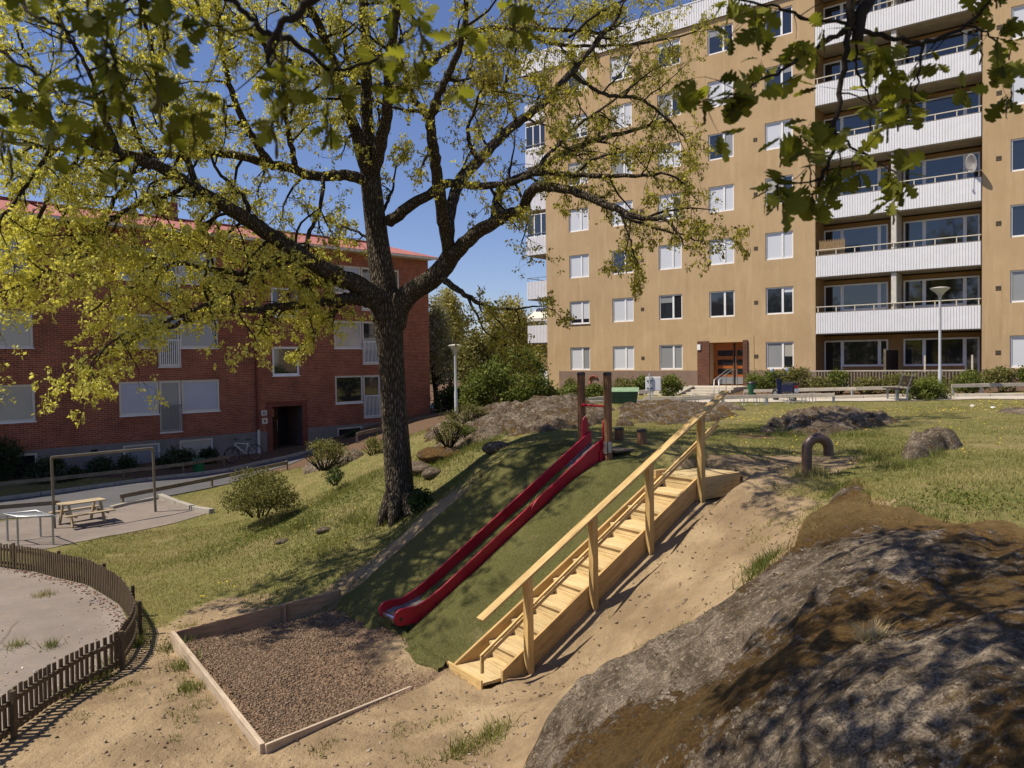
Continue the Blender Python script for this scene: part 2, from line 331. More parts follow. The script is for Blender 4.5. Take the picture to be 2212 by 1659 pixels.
# land cover (R grass, G bark mulch, B dry leaf litter / soil)
def PX(l): return [(p.x, p.y) for p in (G(*a) for a in l)]
def cover(x, y):
    s, t = toST(x, y); n1 = fbm(x, y, .55, 21, 4); n2 = fbm(x, y, 1.8, 31, 3)
    g = np.ones_like(x)*0.85+0.0*n1
    pit = [(A_[0], A_[1]), (B_[0], B_[1]), (-.95+.1, 10.72), (-2.95, 13.45)]
    dp = pdist(x, y, pit)
    # bare sand: around the pit, bottom of the stair, gully beside the stair, strip beside the turf
    sand = np.zeros_like(x)
    worn = [(-6.6,6),(-5.9,9.5),(-6.3,11.0),(-5.7,13.4),(-4.2,13.9),(-2.7,14.1),(-2.2,13.5),(-.7,10.9),(1.3,11.2),(2.4,12.4),(3.2,12.6),(4.2,11.4),(3.8,9.9),(3.1,8.9),(2.0,9.3),(1.0,8.3),(.2,6.5),(.3,3),(-4,3)]
    sand = np.maximum(sand, sstep(-.7, .7, pdist(x, y, worn)+n1*1.6))
    sand = np.maximum(sand, sstep(.65, .1, np.abs(s+.38))*sstep(-.6, .3, t)*sstep(2.9, 2.2, t))
    sand = np.maximum(sand, sstep(1.15, .7, np.hypot((s-5.0)/.9, (t-2.0)/3.4)+n1*.25))
    path = PX([(1440,1018,1.95),(1500,1000,1.9),(1700,985,1.85),(1880,990,1.85),(1800,1015,1.88),(1640,1038,1.98),(1590,1030,1.98),(1430,1032,1.98)])
    sand = np.maximum(sand, sstep(-.18, .12, pdist(x, y, path)+n2*.15))
    g = g*(1-.97*sand)
    # thin tufts come back towards the lower left
    g = np.maximum(g, .42*sstep(6.2, 3.4, np.hypot(x+5.2, y-8.2))*sstep(-.05, .15, n1))
    g = np.maximum(g, .40*sstep(2.2, .8, np.hypot(x+.6, y-8.0))*sstep(0, .2, n1))
    g = np.maximum(g, .62*sstep(2.6, 1.0, np.hypot((x-4.3)/1.4, y-11.0))*sstep(-.12, .1, n2))
    g = np.maximum(g, .45*sstep(.9, .2, np.abs(pdist(x, y, slabpoly)+.5))*sstep(7.5, 9, y)*sstep(-.1, .15, n2))
    sand = np.maximum(sand, sstep(.7, .2, np.abs(pdist(x, y, slabpoly)))*sstep(10.2, 9.2, y)*sstep(4.2, 3.8, x)); g = g*(1-.97*sand)
    mul = sstep(-.02, .04, dp)*(1-.75*sstep(1.9, .3, np.hypot(x+1.4, y-11.3)+n1*.8))
    lit = np.zeros_like(x); lit = np.maximum(lit, sstep(28.5, 29.5, y)*sstep(2, -2, x)*.9)
    strip = sstep(31.5, 33, y)*sstep(7, 10, x); lit = np.maximum(lit, strip*.7)
    brown_patch = sstep(.5, -.2, np.abs(x-2.5)-3.5)*sstep(15.8, 16.8, y)*sstep(21, 19, y); lit = np.maximum(lit, brown_patch*(.25+.9*n1))  # patchy brown ground colour beyond the turf top
    return np.stack([np.clip(g, 0, 1), np.clip(mul, 0, 1), np.clip(lit, 0, 1), np.ones_like(x)], -1)
A_ = G(373,1363,4.15); B_ = G(567,1606,4.28)
col = cover(X.ravel(), Y.ravel())
me = npmesh('ground', V, F, True, {'cover': ('POINT', col)})
n = N('earth_grass_sand')
sep = n.t.nodes.new('ShaderNodeSeparateColor'); n.t.links.new(n.attr('cover', 'Color'), sep.inputs[0])
f1 = n.noise(5, 6, .7); f2 = n.noise(38, 4, .65); f3 = n.noise(1.1, 4, .6); fine = n.noise(150, 3, .7)
sandc = n.mix(n.ramp(f3, [(.35, 0), (.65, 1)]), (.26,.19,.112), (.40,.30,.18))
sandc = n.mix(n.ramp(f2, [(.5, 0), (.72, .6)]), sandc, (.27,.18,.115))
sandc = n.mix(n.ramp(n.vor(26), [(.05, .55), (.16, 0)]), sandc, (.17,.12,.08)); sandc = n.mix(n.ramp(n.noise(.8, 6, .75), [(.48, 0), (.62, .55)]), sandc, (.185,.13,.078))
grassc = n.mix(n.ramp(f1, [(.35, 0), (.65, 1)]), (.15,.15,.046), (.25,.22,.085))
grassc = n.mix(n.ramp(n.noise(.7, 4, .6), [(.45, 0), (.65, .7)]), grassc, (.29,.23,.11))
grassc = n.mix(n.ramp(fine, [(.4, .0), (.65, .4)]), grassc, (.07,.07,.022))
gm = n.ramp(n.math('ADD', sep.outputs[0], n.math('MULTIPLY', n.math('SUBTRACT', n.noise(7, 7, .75), .5), 1.5)), [(.38, 0), (.62, 1)])
col_ = n.mix(gm, sandc, grassc)
mulc = n.ramp(n.vor(34, n.map((1, 1.9, 1)), out=1), [(0, (.13,.08,.05)), (.5, (.22,.145,.095)), (1, (.31,.22,.15))])
mm = n.ramp(n.math('ADD', sep.outputs[1], n.math('MULTIPLY', n.math('SUBTRACT', f1, .5), .7)), [(.35, 0), (.6, 1)])
col_ = n.mix(mm, col_, mulc)
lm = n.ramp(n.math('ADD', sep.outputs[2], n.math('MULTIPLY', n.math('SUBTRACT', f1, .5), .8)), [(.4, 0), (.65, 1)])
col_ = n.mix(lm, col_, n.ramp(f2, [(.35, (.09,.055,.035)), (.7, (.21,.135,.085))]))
hh = n.math('ADD', n.math('MULTIPLY', f2, .6), n.math('MULTIPLY', n.vor(22), n.math('MULTIPLY', mm, 1.0)))
b1 = n.bump(n.math('ADD', n.math('ADD', hh, n.math('MULTIPLY', n.noise(2.6, 3, .6), 2.2)), n.math('MULTIPLY', f1, 1.6)), .85, .045)
n.fin(col_, .92, .1); M['earth'] = n.m
tag(link('ground', me, M['earth']), kind='structure')
# ---- draped strips (road, court, path)
def drape(name, left, right, m, up=.015, nu=60, nv=14, kind='structure', skirt=.12):
    def res(pl, n):
        pl = [Vector((p[0], p[1])) for p in pl]; L = [0]
        for a, b in zip(pl, pl[1:]): L.append(L[-1]+(b-a).length)
        o = []
        for k in range(n):
            d = L[-1]*k/(n-1); j = max(0, min(len(pl)-2, next((q for q in range(len(L)-1) if L[q+1] >= d-1e-9), len(pl)-2)))
            o.append(pl[j].lerp(pl[j+1], (d-L[j])/max(L[j+1]-L[j], 1e-9)))
        return o
    a, b = res(left, nu), res(right, nu)
    xy = np.array([[a[i].lerp(b[i], j/(nv-1)) for j in range(nv)] for i in range(nu)])
    z = gh(xy[..., 0], xy[..., 1])+up
    top = np.concatenate([xy, z[..., None]], -1)
    q = np.arange(nv-1)[None, :]+nv*np.arange(nu-1)[:, None]
    F = np.stack([q, q+nv, q+nv+1, q+1], -1).reshape(-1, 4)
    V = top.reshape(-1, 3)
    edge = [(i, 0) for i in range(nu)]+[(nu-1, j) for j in range(1, nv)]+[(i, nv-1) for i in range(nu-2, -1, -1)]+[(0, j) for j in range(nv-2, 0, -1)]
    ids = np.array([i*nv+j for i, j in edge]); low = V[ids]-np.array([0, 0, skirt+up]); k0 = len(V); V = np.r_[V, low]
    ne = len(ids); r = np.arange(ne); F = np.r_[F, np.stack([ids[r], ids[(r+1) % ne], k0+(r+1) % ne, k0+r], -1)]
    return tag(link(name, npmesh(name, V, F, False), m), kind=kind)
n = N('court_asphalt'); c = n.ramp(n.noise(.8, 5, .6), [(.35, (.215,.18,.155)), (.65, (.29,.245,.21))])
c = n.mix(n.ramp(n.noise(90, 3, .7), [(.42, .5), (.6, 0)]), c, (.13,.115,.105)); c = n.mix(n.ramp(n.noise(2.3, 6, .7), [(.58, 0), (.72, .55)]), c, (.34,.25,.17))
ck = n.math('MULTIPLY', n.ramp(n.vor(.35, n.mix(.25, n.map((1,1,1)), n.t.nodes.new('ShaderNodeTexNoise').outputs[1], 'ADD'), 'DISTANCE_TO_EDGE'), [(.002, .6), (.009, 0)]), n.ramp(n.noise(.5), [(.5, 0), (.55, 1)]))
c = n.mix(ck, c, (.09,.075,.06))
n.bump(n.noise(120, 3), .25, .006); M['court'] = n.fin(c, .9, .15)
M['asphalt'] = basic('road_asphalt', (.105,.105,.112), .88, .2, var=.15, ns=1.5, bump=.3, bs=120)
M['gravel'] = basic('pale_gravel', (.46,.42,.36), .95, .1, var=.12, ns=5, bump=.4, bs=120)
g4 = lambda l, h: [G(x, y, h)[:2] for x, y in l]
near = g4([(-500,1175),(0,1118),(274,1089),(346,1079),(494,1053),(640,1015)], 4.3)
far = g4([(-500,1118),(0,1078),(248,1051),(494,1020),(660,992),(720,985)], 4.25)
drape('road', near, far, M['asphalt'], .02, 90, 10)
cn = g4([(-400,1215),(0,1180),(96,1177),(156,1164),(248,1148),(379,1127),(455,1112)], 4.36)
cf = g4([(-400,1155),(0,1124),(120,1108),(200,1098),(274,1091),(346,1080),(464,1105)], 4.33)
drape('paved_court', cn, cf, M['court'], .016, 70, 16)
inner = [(0,1222),(76,1233),(139,1252),(192,1269),(232,1293),(258,1308),(272,1330),(282,1352),(284,1367),(276,1392),(262,1420),(240,1452),(190,1475),(142,1505),(108,1523),(78,1547),(42,1574),(8,1596),(-60,1650)]
ic = g4(inner, 4.4); ctr = Vector((-16, 11.5))
drape('paved_play_circle', ic, [ctr.lerp(Vector(p), .03) for p in ic], M['court'], .03, 90, 22)
# gravel walk in front of the high building
gp = [G(1200,893,1.75),G(1400,871,1.66),G(1600,869,1.72),G(1800,868,1.66),G(2000,866,1.62),G(2212,864,1.6),G(2500,862,1.55)]
gn_ = [G(1200,884,1.75),G(1400,862,1.66),G(1600,860,1.72),G(1800,859,1.62),G(2000,858,1.6),G(2212,856.5,1.56),G(2500,855,1.5)]
drape('gravel_walk', [p[:2] for p in gp], [p[:2] for p in gn_], M['gravel'], .03, 80, 6)
def kerb(name, pl, m, w=.14, hgt=.12, label=None, cat='kerb'):
    mb = MB()
    pts = [Vector((p[0], p[1])) for p in pl]
    for a, b in zip(pts, pts[1:]):
        L = (b-a).length; k = max(1, int(L/1.0))
        for j in range(k):
            p, q = a.lerp(b, (j+.008)/k), a.lerp(b, (j+.992)/k)
            mb.bar((p.x, p.y, gz(p.x, p.y)+hgt-.12), (q.x, q.y, gz(q.x, q.y)+hgt-.12), w, .24)
    return tag(mb.build(name, m, bevel=.012), kind='structure')
kerb('road_kerb', far[1:], M['concrete'])
kerb('court_kerb', g4([(346,1077.5),(424,1100),(458,1110)], 4.3), M['concrete'], .16, .14)
kerb('court_kerb', g4([(240,1097),(275,1089),(338,1080)], 4.3), M['concrete'], .16, .1)
kerb('walk_kerb', [p[:2] for p in gn_], M['lightconcrete'], .18, .14)
# ================================================================== ROCKS
n = N('mossy_granite')
mo = n.attr('moss'); a1 = n.noise(1.3, 7, .7, dist=.6); a2 = n.noise(9, 6, .7); a3 = n.noise(55, 4, .7)
rock = n.ramp(n.noise(3.2, 8, .75, n.map((1, .45, 1), rot=(0, 0, .65))), [(.30, (.045,.038,.031)), (.42, (.14,.122,.104)), (.52, (.28,.25,.22)), (.66, (.50,.46,.415))])
rock = n.mix(n.ramp(n.noise(1.7, 9, .8), [(.40, .8), (.52, 0)]), rock, (.10,.082,.062)); rock = n.mix(n.ramp(a3, [(.42, .75), (.56, 0)]), rock, (.06,.052,.045)); rock = n.mix(n.ramp(n.noise(17, 7, .85), [(.55, 0), (.61, .85)]), rock, (.54,.50,.45)); rock = n.mix(n.ramp(n.vor(3.1, n.map((1,.45,1), rot=(0,0,.65)), 'DISTANCE_TO_EDGE'), [(.0, .5), (.02, 0)]), rock, (.05,.042,.034)); rock = n.mix(n.ramp(n.noise(6, 7, .85), [(.56, 0), (.62, .6)]), rock, (.17,.135,.07))
rock = n.mix(n.ramp(n.vor(7, n.map((1,1,1), rot=(.3,.2,.1)), 'DISTANCE_TO_EDGE'), [(.0, .35), (.04, 0)]), rock, (.07,.06,.055))
mossc = n.ramp(n.noise(26, 6, .75), [(.3, (.075,.042,.016)), (.47, (.225,.125,.04)), (.6, (.37,.225,.08)), (.75, (.44,.32,.14))])
mossc = n.mix(n.ramp(n.noise(1.1, 3), [(.45, 0), (.7, .5)]), mossc, (.15,.10,.035)); mossc = n.mix(n.ramp(mo, [(.68, 0), (.92, .75)]), mossc, n.ramp(n.noise(9, 6, .8), [(.35, (.25,.16,.06)), (.65, (.50,.36,.15))])); mossc = n.mix(n.ramp(n.noise(110, 3, .8), [(.55, 0), (.7, .5)]), mossc, (.38,.29,.15))
mk = n.ramp(n.math('ADD', mo, n.math('ADD', n.math('MULTIPLY', n.math('SUBTRACT', n.noise(2.6, 9, .8, n.map((1, .5, 1), rot=(0, 0, .65)), .4), .5), 2.4), n.math('MULTIPLY', n.math('SUBTRACT', n.noise(11, 9, .85), .5), 2.3))), [(.465, 0), (.505, 1)])
rock = n.mix(1, rock, (1.06,.95,.80), 'MULTIPLY'); c = n.mix(mk, rock, mossc)
n.bump(n.math('ADD', n.math('ADD', n.math('MULTIPLY', a2, 1.5), n.math('MULTIPLY', a3, .5)), n.math('MULTIPLY', n.math('MULTIPLY', mk, n.noise(90, 4, .8)), 1.6)), 1.0, .07)
M['rock'] = n.fin(c, .93, .12)
def rocksheet(name, poly, zf, label, step=.1, moss=.5, amp=.12, edge=.35, k=1.1, seed=50, drop=.7, mossf=None, group=None, micro=.6):
    xs = np.array([p[0] for p in poly]); ys = np.array([p[1] for p in poly]); m_ = .3
    a = np.arange(xs.min()-m_, xs.max()+m_, step); b = np.arange(ys.min()-m_, ys.max()+m_, step)
    X, Y = np.meshgrid(a, b); wob = .22*fbm(X, Y, 1.3, seed+9, 3)
    d = pdist(X, Y, poly)+wob*min(1, edge*2)
    z = zf(X, Y); r = 1-np.abs(fbm(X, Y, k, seed, 5, .55))*2.2
    z = z+amp*(r-.6)+.5*amp*fbm(X, Y, k*4, seed+4, 3)+.07*micro*(1-np.abs(fbm((X*.72+Y*.69)*.55, (Y*.72-X*.69)*2.2, 1.5, seed+6, 5, .6))*2.6)+.03*micro*sstep(.0, .06, fbm(X*.6+Y*.5, Y*1.2-X*1.1, 1.9, seed+8, 3))
    e = sstep(-.22, edge, d); g = gh(X, Y); z = np.minimum(z, z)*e+(g-drop)*(1-e)
    keep = (d > -.3)
    nxx = len(a); q = np.arange(nxx-1)[None, :]+nxx*np.arange(len(b)-1)[:, None]
    ok = keep[:-1, :-1] | keep[1:, :-1] | keep[:-1, 1:] | keep[1:, 1:]
    q = q[ok]; F = np.stack([q, q+1, q+1+nxx, q+nxx], -1)
    used = np.unique(F); remap = -np.ones(X.size, int); remap[used] = np.arange(len(used)); F = remap[F]
    V = np.c_[X.ravel(), Y.ravel(), z.ravel()][used]
    ms = np.full(len(V), moss) if mossf is None else mossf(V[:, 0], V[:, 1])
    me = npmesh(name, V, F, True, {'moss': ('POINT', ms)})
    return tag(link(name, me, M['rock']), label, 'rock', group)
sl_ctrl = [G(2200,1650,1.6),G(1900,1650,1.85),G(1600,1650,2.3),G(1400,1650,2.8),G(1250,1650,3.3),G(1130,1640,3.95),G(1300,1500,3.3),G(1500,1400,2.7),G(1400,1410,3.0),G(1700,1300,2.1),G(1650,1245,2.25),
 G(1900,1300,1.78),G(2100,1300,1.62),G(1950,1160,1.62),G(2150,1150,1.6),G(1800,1110,1.8),G(1870,1040,1.8),G(1500,1500,2.75),G(1700,1500,2.05),G(1900,1450,1.75),
 Vector((9,4,EYE-1.6)),Vector((5,0,EYE-1.62)),Vector((2.2,-1,EYE-1.66)),Vector((1.6,1.2,EYE-1.72)),Vector((.8,3.4,EYE-2.6)),Vector((.4,5.2,EYE-3.5))]+[p+Vector((0,0,.04)) for p in rimP]+[p+Vector((0,0,.0)) for p in rim2]
sl_t = TPS(sl_ctrl, .02)
slab_z = lambda x, y: sl_t(x, y)
def slab_moss(x, y):
    m = .47+.45*fbm(x, y, .45, 77, 3)
    for px, py, h, r, v in [(1850,1100,1.8,1.6,.9),(2100,1150,1.6,1.6,.95),(2000,1050,1.7,2.2,1.0),(2150,1280,1.62,1.2,.8),(1350,1600,3.0,.8,.85),(1700,1430,2.1,.45,.8),(1500,1560,2.6,.6,.8),(1900,1380,1.75,.5,.75),(2180,1600,1.6,.5,.8),
                            (1330,1480,3.2,.6,.1),(1450,1430,2.9,.7,.05),(1620,1330,2.3,.9,.05),(1750,1230,2.0,.8,.1),(1950,1200,1.65,.7,.15),(1750,1560,2.0,.6,.1),(2050,1460,1.7,.6,.15),(1950,1560,1.8,.5,.1),(1800,1060,1.85,.5,.3),(1850,1640,1.85,.4,.2)]:
        c = G(px, py, h); w_ = np.exp(-((x-c.x)**2+(y-c.y)**2)/(r*r)); m = m*(1-w_)+v*w_
    return m
def hybrid_slab(x, y):
    return slab_z(x, y)
slab = rocksheet('rock_slab', slabpoly, hybrid_slab, 'huge mossy grey rock slab filling the lower right foreground', .055, amp=.045, edge=.22, k=.55, seed=60, mossf=slab_moss)
def gplus(dz): return lambda x, y: gh0(x, y)+dz
def rk(name, pts, label, dz=.3, hump=None, **kw):
    poly = [tuple(G(*p)[:2]) for p in pts]
    def zf(x, y):
        d = np.clip(pdist(x, y, poly), 0, 9); return gh0(x, y)+dz*(1-np.exp(-d/(hump or .6)))
    return rocksheet(name, poly, zf, label, **kw)
rk('rock_outcrop', [(1625,930,1.75),(1700,934,1.75),(1800,938,1.76),(1900,925,1.75),(1965,912,1.72),(1930,900,1.72),(1880,893,1.72),(1760,890,1.72),(1680,900,1.75),(1640,915,1.75)], 'long low dark rock hump on the lawn behind the brown pipe arch', .24, 1.2, step=.1, amp=.2, moss=.3, k=.9, seed=81, micro=1.1)
rk('rock_outcrop', [(1925,1003,1.84),(1990,1003,1.8),(2060,985,1.75),(2110,968,1.72),(2030,958,1.74),(1950,965,1.78),(1918,985,1.82)], 'small pointed grey rock on the grass right of the brown pipe arch', .40, .6, step=.07, amp=.2, moss=.22, k=1.2, seed=85, micro=1)
rk('rock_outcrop', [(1310,935,1.7),(1400,925,1.72),(1560,908,1.75),(1610,897,1.75),(1560,884,1.74),(1500,876,1.72),(1380,876,1.68),(1320,890,1.66)], 'dark shaded rock hump behind the slide posts and the stair rail', .18, 1.4, step=.11, amp=.16, moss=.42, k=.9, seed=89, micro=1.1)
rk('rock_outcrop', [(1500,889,1.75),(1560,892,1.75),(1640,888,1.74),(1600,878,1.74),(1540,876,1.74)], 'flat pale grey rock on the grass below the entrance steps', .2, .8, step=.15, amp=.1, moss=.15, seed=93)
rk('rock_outcrop', [(900,962,2.35),(960,968,2.2),(1040,958,1.95),(1110,950,1.8),(1200,945,1.72),(1290,935,1.7),(1330,915,1.68),(1340,890,1.6),(1300,873,1.45),(1230,865,1.38),(1150,872,1.4),(1080,888,1.6),(1010,903,1.95),(940,925,2.25),(905,945,2.35)], 'broad pale rock ridge with orange moss between the oak and the slide posts', .12, .9, step=.09, amp=.18, moss=.36, k=.8, seed=97, micro=1.5)
rk('rock_outcrop', [(640,1035,3.75),(700,1022,3.5),(760,1008,3.1),(800,1000,3.0),(800,985,2.95),(740,985,3.1),(680,1003,3.5),(640,1020,3.8)], 'low white grey rock bank left of the oak trunk under the thin shrubs', .28, .35, step=.1, amp=.16, moss=.15, seed=101)
rk('rock_outcrop', [(2130,892,1.68),(2212,900,1.68),(2330,898,1.66),(2250,885,1.66),(2160,884,1.67)], 'flat grey rock at the right edge of the far lawn', .12, .8, step=.15, amp=.08, moss=.2, seed=105)
for q, (px, py, h, r, lab) in enumerate([(960,985,2.35,.34,'mossy boulder below the rock ridge beside the oak trunk'),(1075,978,2.0,.22,'white streaked stone at the upper left edge of the turf'),(905,1022,2.75,.3,'long brown stone in the grass right of the oak trunk'),
        (700,1150,3.75,.12,'small pale stone in the grass left of the oak foot'),(610,1185,4.1,.1,'lower pale stone in the grass left of the oak foot'),(935,1060,3.05,.2,'flat stone beside the ivy at the oak foot'),(1180,898,1.6,.3,'round pale stone on the ridge left of the slide posts')]):
    c = G(px, py, h); bm = bmesh.new(); bmesh.ops.create_icosphere(bm, subdivisions=4, radius=1)
    rs = random.Random(q)
    sx, sy, sz = r*(1.5+rs.random()*.6), r*(1+rs.random()*.3), r*(.5+rs.random()*.3); off = rs.random()*50
    co = np.array([v.co[:] for v in bm.verts]); nn = 1+.28*fbm(co[:, 0]+off, co[:, 1]+co[:, 2]*.7+off, 1.1, 200+q, 4)-.1*np.abs(fbm(co[:, 0]-co[:, 2], co[:, 1], 2.6, 210+q, 3))
    for v, k in zip(bm.verts, nn): v.co = Vector((v.co.x*sx*k, v.co.y*sy*k, v.co.z*sz*k))
    me = bpy.data.meshes.new('stone'); bm.to_mesh(me); bm.free()
    for p in me.polygons: p.use_smooth = True
    at = me.attributes.new('moss', 'FLOAT', 'POINT'); at.data.foreach_set('value', [.62 if q == 0 else .25]*len(me.vertices))
    o = tag(link('stone', me, M['rock']), lab, 'stone'); o.location = (c.x, c.y, gz(c.x, c.y)+sz*.25); o.rotation_euler = (0, 0, rs.random()*6)
# ================================================================== ARTIFICIAL TURF SLOPE
def turf_h(s, t):
    a = 4.0+.03*s+.24*sstep(2.5, 3.3, s)+.13*np.exp(-((s-1.8)/.42)**2); b = .632-.02*s; hp = 1.66+.05*s+.1*sstep(2.6, 3.3, s); k = .16
    return np.logaddexp((a-b*t)/k, hp/k)*k-.0
n = N('artificial_turf')
c = n.ramp(n.noise(60, 3, .7), [(.35, (.075,.078,.026)), (.65, (.165,.16,.06))]); c = n.mix(n.ramp(n.noise(1.2, 4), [(.35, 0), (.7, .5)]), c, (.18,.165,.07))
c = n.mix(n.ramp(n.noise(5, 4, .7), [(.5, 0), (.7, .35)]), c, (.09,.09,.032)); c = n.mix(n.ramp(n.noise(.9, 7, .8), [(.58, 0), (.7, .45)]), c, (.30,.24,.14)); c = n.mix(n.ramp(n.noise(14, 5, .8), [(.55, 0), (.68, .4)]), c, (.055,.06,.02))
n.bump(n.math('ADD', n.noise(170, 3, .8), n.math('MULTIPLY', n.noise(2.5, 4), 3)), .9, .016); M['turf'] = n.fin(c, .95, .05)
ts = np.r_[np.linspace(0.0, .4, 6), np.arange(.5, 6.0, .09)]; ss = np.linspace(-.08, 3.39, 60)
lip = [(-.16, 4.42), (-.17, 4.32), (-.15, 4.2), (-.10, 4.1), (-.04, 4.03)]
rows = []
for s in ss:
    notch = float(sstep(1.42, 1.55, s)*sstep(2.12, 1.98, s)); bul = .05*math.sin(s*5.1)+.03*math.sin(s*11)+.12*(1-notch)-.13*notch
    r = []
    for (t, h) in lip: r.append((s, t*1.0-bul*(1 if h > 4.15 else .7), h+(.03*s if h < 4.2 else .0)+(.04*notch)))
    hs = turf_h(s, ts)
    for t, h in zip(ts, hs):
        r.append((s, t-bul*.6*math.exp(-t/.12), h-.03*math.sin(s*2.1+t*1.3)*.4))
    rows.append(r)
rows = np.array(rows); ns_, nt_ = rows.shape[:2]
S, Tt, H = rows[..., 0], rows[..., 1], rows[..., 2]
bump_ = .045*fbm(S, Tt, 1.4, 300, 3)+.015*fbm(S*2.5, Tt*.7, 2.0, 310, 2)
edgeL = np.exp(-((S+.08)/.07)**2)*.22; H = H+edgeL-bump_
# plateau part grows past the left line and follows the lawn
Vx = O2[0]+CU[0]*S+EU[0]*Tt; Vy = O2[1]+CU[1]*S+EU[1]*Tt; Vz = EYE-H
far_ = sstep(5.2, 5.95, Tt); Vz = Vz*(1-far_)+(gh(Vx, Vy)-.03)*far_
V = np.stack([Vx, Vy, Vz], -1).reshape(-1, 3)
q = np.arange(nt_-1)[None, :]+nt_*np.arange(ns_-1)[:, None]; F = np.stack([q, q+nt_, q+nt_+1, q+1], -1).reshape(-1, 4)
tag(link('artificial_turf', npmesh('turf', V, F, True), M['turf']), 'dark green artificial turf sheet laid over the slope under the slide', 'artificial turf')
# short turf pile standing on it
def blades(name, pts, hgt, wid, m, seed, parent=None, lean=.5, off=0):
    rg = np.random.default_rng(seed); n_ = len(pts); a = rg.random(n_)*2*np.pi
    d = np.c_[np.cos(a), np.sin(a), np.zeros(n_)]; hh = hgt*(.45+rg.random(n_)**1.5*1.1); ww = wid*(.6+.8*rg.random(n_))
    l = rg.normal(0, lean, (n_, 2))*hh[:, None]
    p0 = pts-d*ww[:, None]/2-np.array([0, 0, .01]); p1 = pts+d*ww[:, None]/2-np.array([0, 0, .01]); tp = pts+np.c_[l, hh]
    V = np.stack([p0, p1, tp], 1).reshape(-1, 3); F = np.arange(3*n_).reshape(-1, 3)
    me = npmesh(name, V, F, False, {'rnd': ('FACE', np.clip(.45+off+.5*(rg.random(n_)-.5)+.9*fbm(pts[:, 0], pts[:, 1], .45, seed+70, 4), 0, 1))}); return link(name, me, m, parent)
def leafless(v): pass
# ================================================================== SLIDE
n = N('red_plastic'); c = n.ramp(n.noise(2, 5), [(.3, (.31,.004,.02)), (.7, (.39,.009,.03))]); c = n.mix(n.ramp(n.noise(60, 3, .8), [(.66, 0), (.75, .35)]), c, (.45,.12,.1))
n.bump(n.noise(9, 3), .08, .004); M['red'] = n.fin(c, .42, .45)
n = N('slide_steel'); v = n.map((60, 1, 1)); c = n.ramp(n.noise(6, 6, .7), [(.35, (.10,.08,.075)), (.6, (.22,.19,.18)), (.75, (.40,.37,.35))]); M['slidesteel'] = n.fin(c, .5, .4, .5)
M['postwood'] = wood('brown_glulam_post', (.19,.10,.055), (.06,.03,.018), 'Z', .6, 1.6)
def sl_top(t): # top edge of the side panels, t measured in turf frame
    u = t+.18
    P_ = [(-.02,3.80),(0.03,3.77),(.2,3.76),(.39,3.77),(.605,3.69),(.8,3.59),(1.015,3.46)]
    if u >= 1.015: return 3.46-.612*(u-1.015)
    return float(np.interp(u, [p[0] for p in P_], [p[1] for p in P_]))
slide = empty('slide', T(1.78, 0, 4.1), 'long red slide with steel bed running down the turf slope', 'slide')
def panel(s0, th, nm):
    t_ = [x for x in np.linspace(.0, 4.32, 64)]
    top = [(t, sl_top(t)) for t in t_]
    cen = (-.05, 3.90); r = .135; arc = [(cen[0]+r*math.cos(a)*-1, cen[1]-r*math.sin(a)) for a in np.linspace(math.pi*.42, -math.pi*.5, 16)]
    bot = [(t, sl_top(t)+.27+.09*float(sstep(.3, .9, t))) for t in t_ if t > .12]
    loop = top[::-1]+arc+bot
    mb = MB(); nn = len(loop)
    A = [T(s0, t, h) for t, h in loop]; B = [T(s0+th, t, h) for t, h in loop]
    mb.add(A+B, [tuple(range(nn)), tuple(range(nn, 2*nn))[::-1]]+[(i, nn+i, nn+(i+1)%nn, (i+1)%nn) for i in range(nn)])
    o = mb.build(nm, M['red'], slide, True, bevel=.01); return o
panel(1.51, .035, 'side_panel'); panel(2.015, .035, 'side_panel')
def bulge(s0, th):  # overlapping joint flange half way
    mb = MB(); pts = []
    for a in np.linspace(0, 2*math.pi, 25)[:-1]: pts.append((2.72+.30*math.cos(a)*.9, .085*math.sin(a)))
    f = lambda x, y, o: T(s0+o, x, sl_top(x)+.085-y*1.25)
    mb.prism(pts, th, f); return mb.build('joint_flange', M['red'], slide, True, bevel=.006)
bulge(2.051, .018)
mb = MB(); tt = np.linspace(-.07, 4.3, 70); prof = [(0, -.045), (.02, -.015), (.06, 0), (.18, .004), (.29, .004), (.41, 0), (.45, -.015), (.469, -.045)]
vs = [T(1.546+s, t, sl_top(max(t, .02))+d+.16+.10*float(sstep(.2, .9, t))+(.03 if t < 0 else 0)) for t in tt for s, d in prof]; k = len(prof)
mb.add(vs, [(i*k+j, i*k+j+1, (i+1)*k+j+1, (i+1)*k+j) for i in range(len(tt)-1) for j in range(k-1)], True)
mb.build('bed', M['slidesteel'], slide, True)
mb = MB(); mb.tube([T(1.54, -.10, 3.955), T(2.02, -.10, 3.955)], .045, 14); mb.build('end_roll', M['steel'], slide, True)
mb = MB()
for tb in (.25, .55, 2.5, 2.72, 2.95): mb.tube([T(2.045, tb, sl_top(tb)+.15), T(2.06, tb, sl_top(tb)+.15)], .011, 8)
mb.tube([T(2.045, -.07, 3.92), T(2.053, -.07, 3.92)], .03, 12)
mb.build('bolts', M['blackplastic'], slide, True)
def fin(s0):
    pts = [(4.28, 1.9), (4.28, 1.22), (4.26, 1.12), (4.20, 1.05), (4.14, 1.12), (4.12, 1.22), (4.12, 1.6), (4.05, 1.68), (4.05, 1.9)]
    mb = MB(); nn = len(pts); A = [T(s0, t, h) for t, h in pts]; B = [T(s0+.03, t, h) for t, h in pts]
    mb.add(A+B, [tuple(range(nn)), tuple(range(nn, 2*nn))[::-1]]+[(i, nn+i, nn+(i+1)%nn, (i+1)%nn) for i in range(nn)])
    mb.build('entry_fin', M['red'], slide, True, bevel=.008)
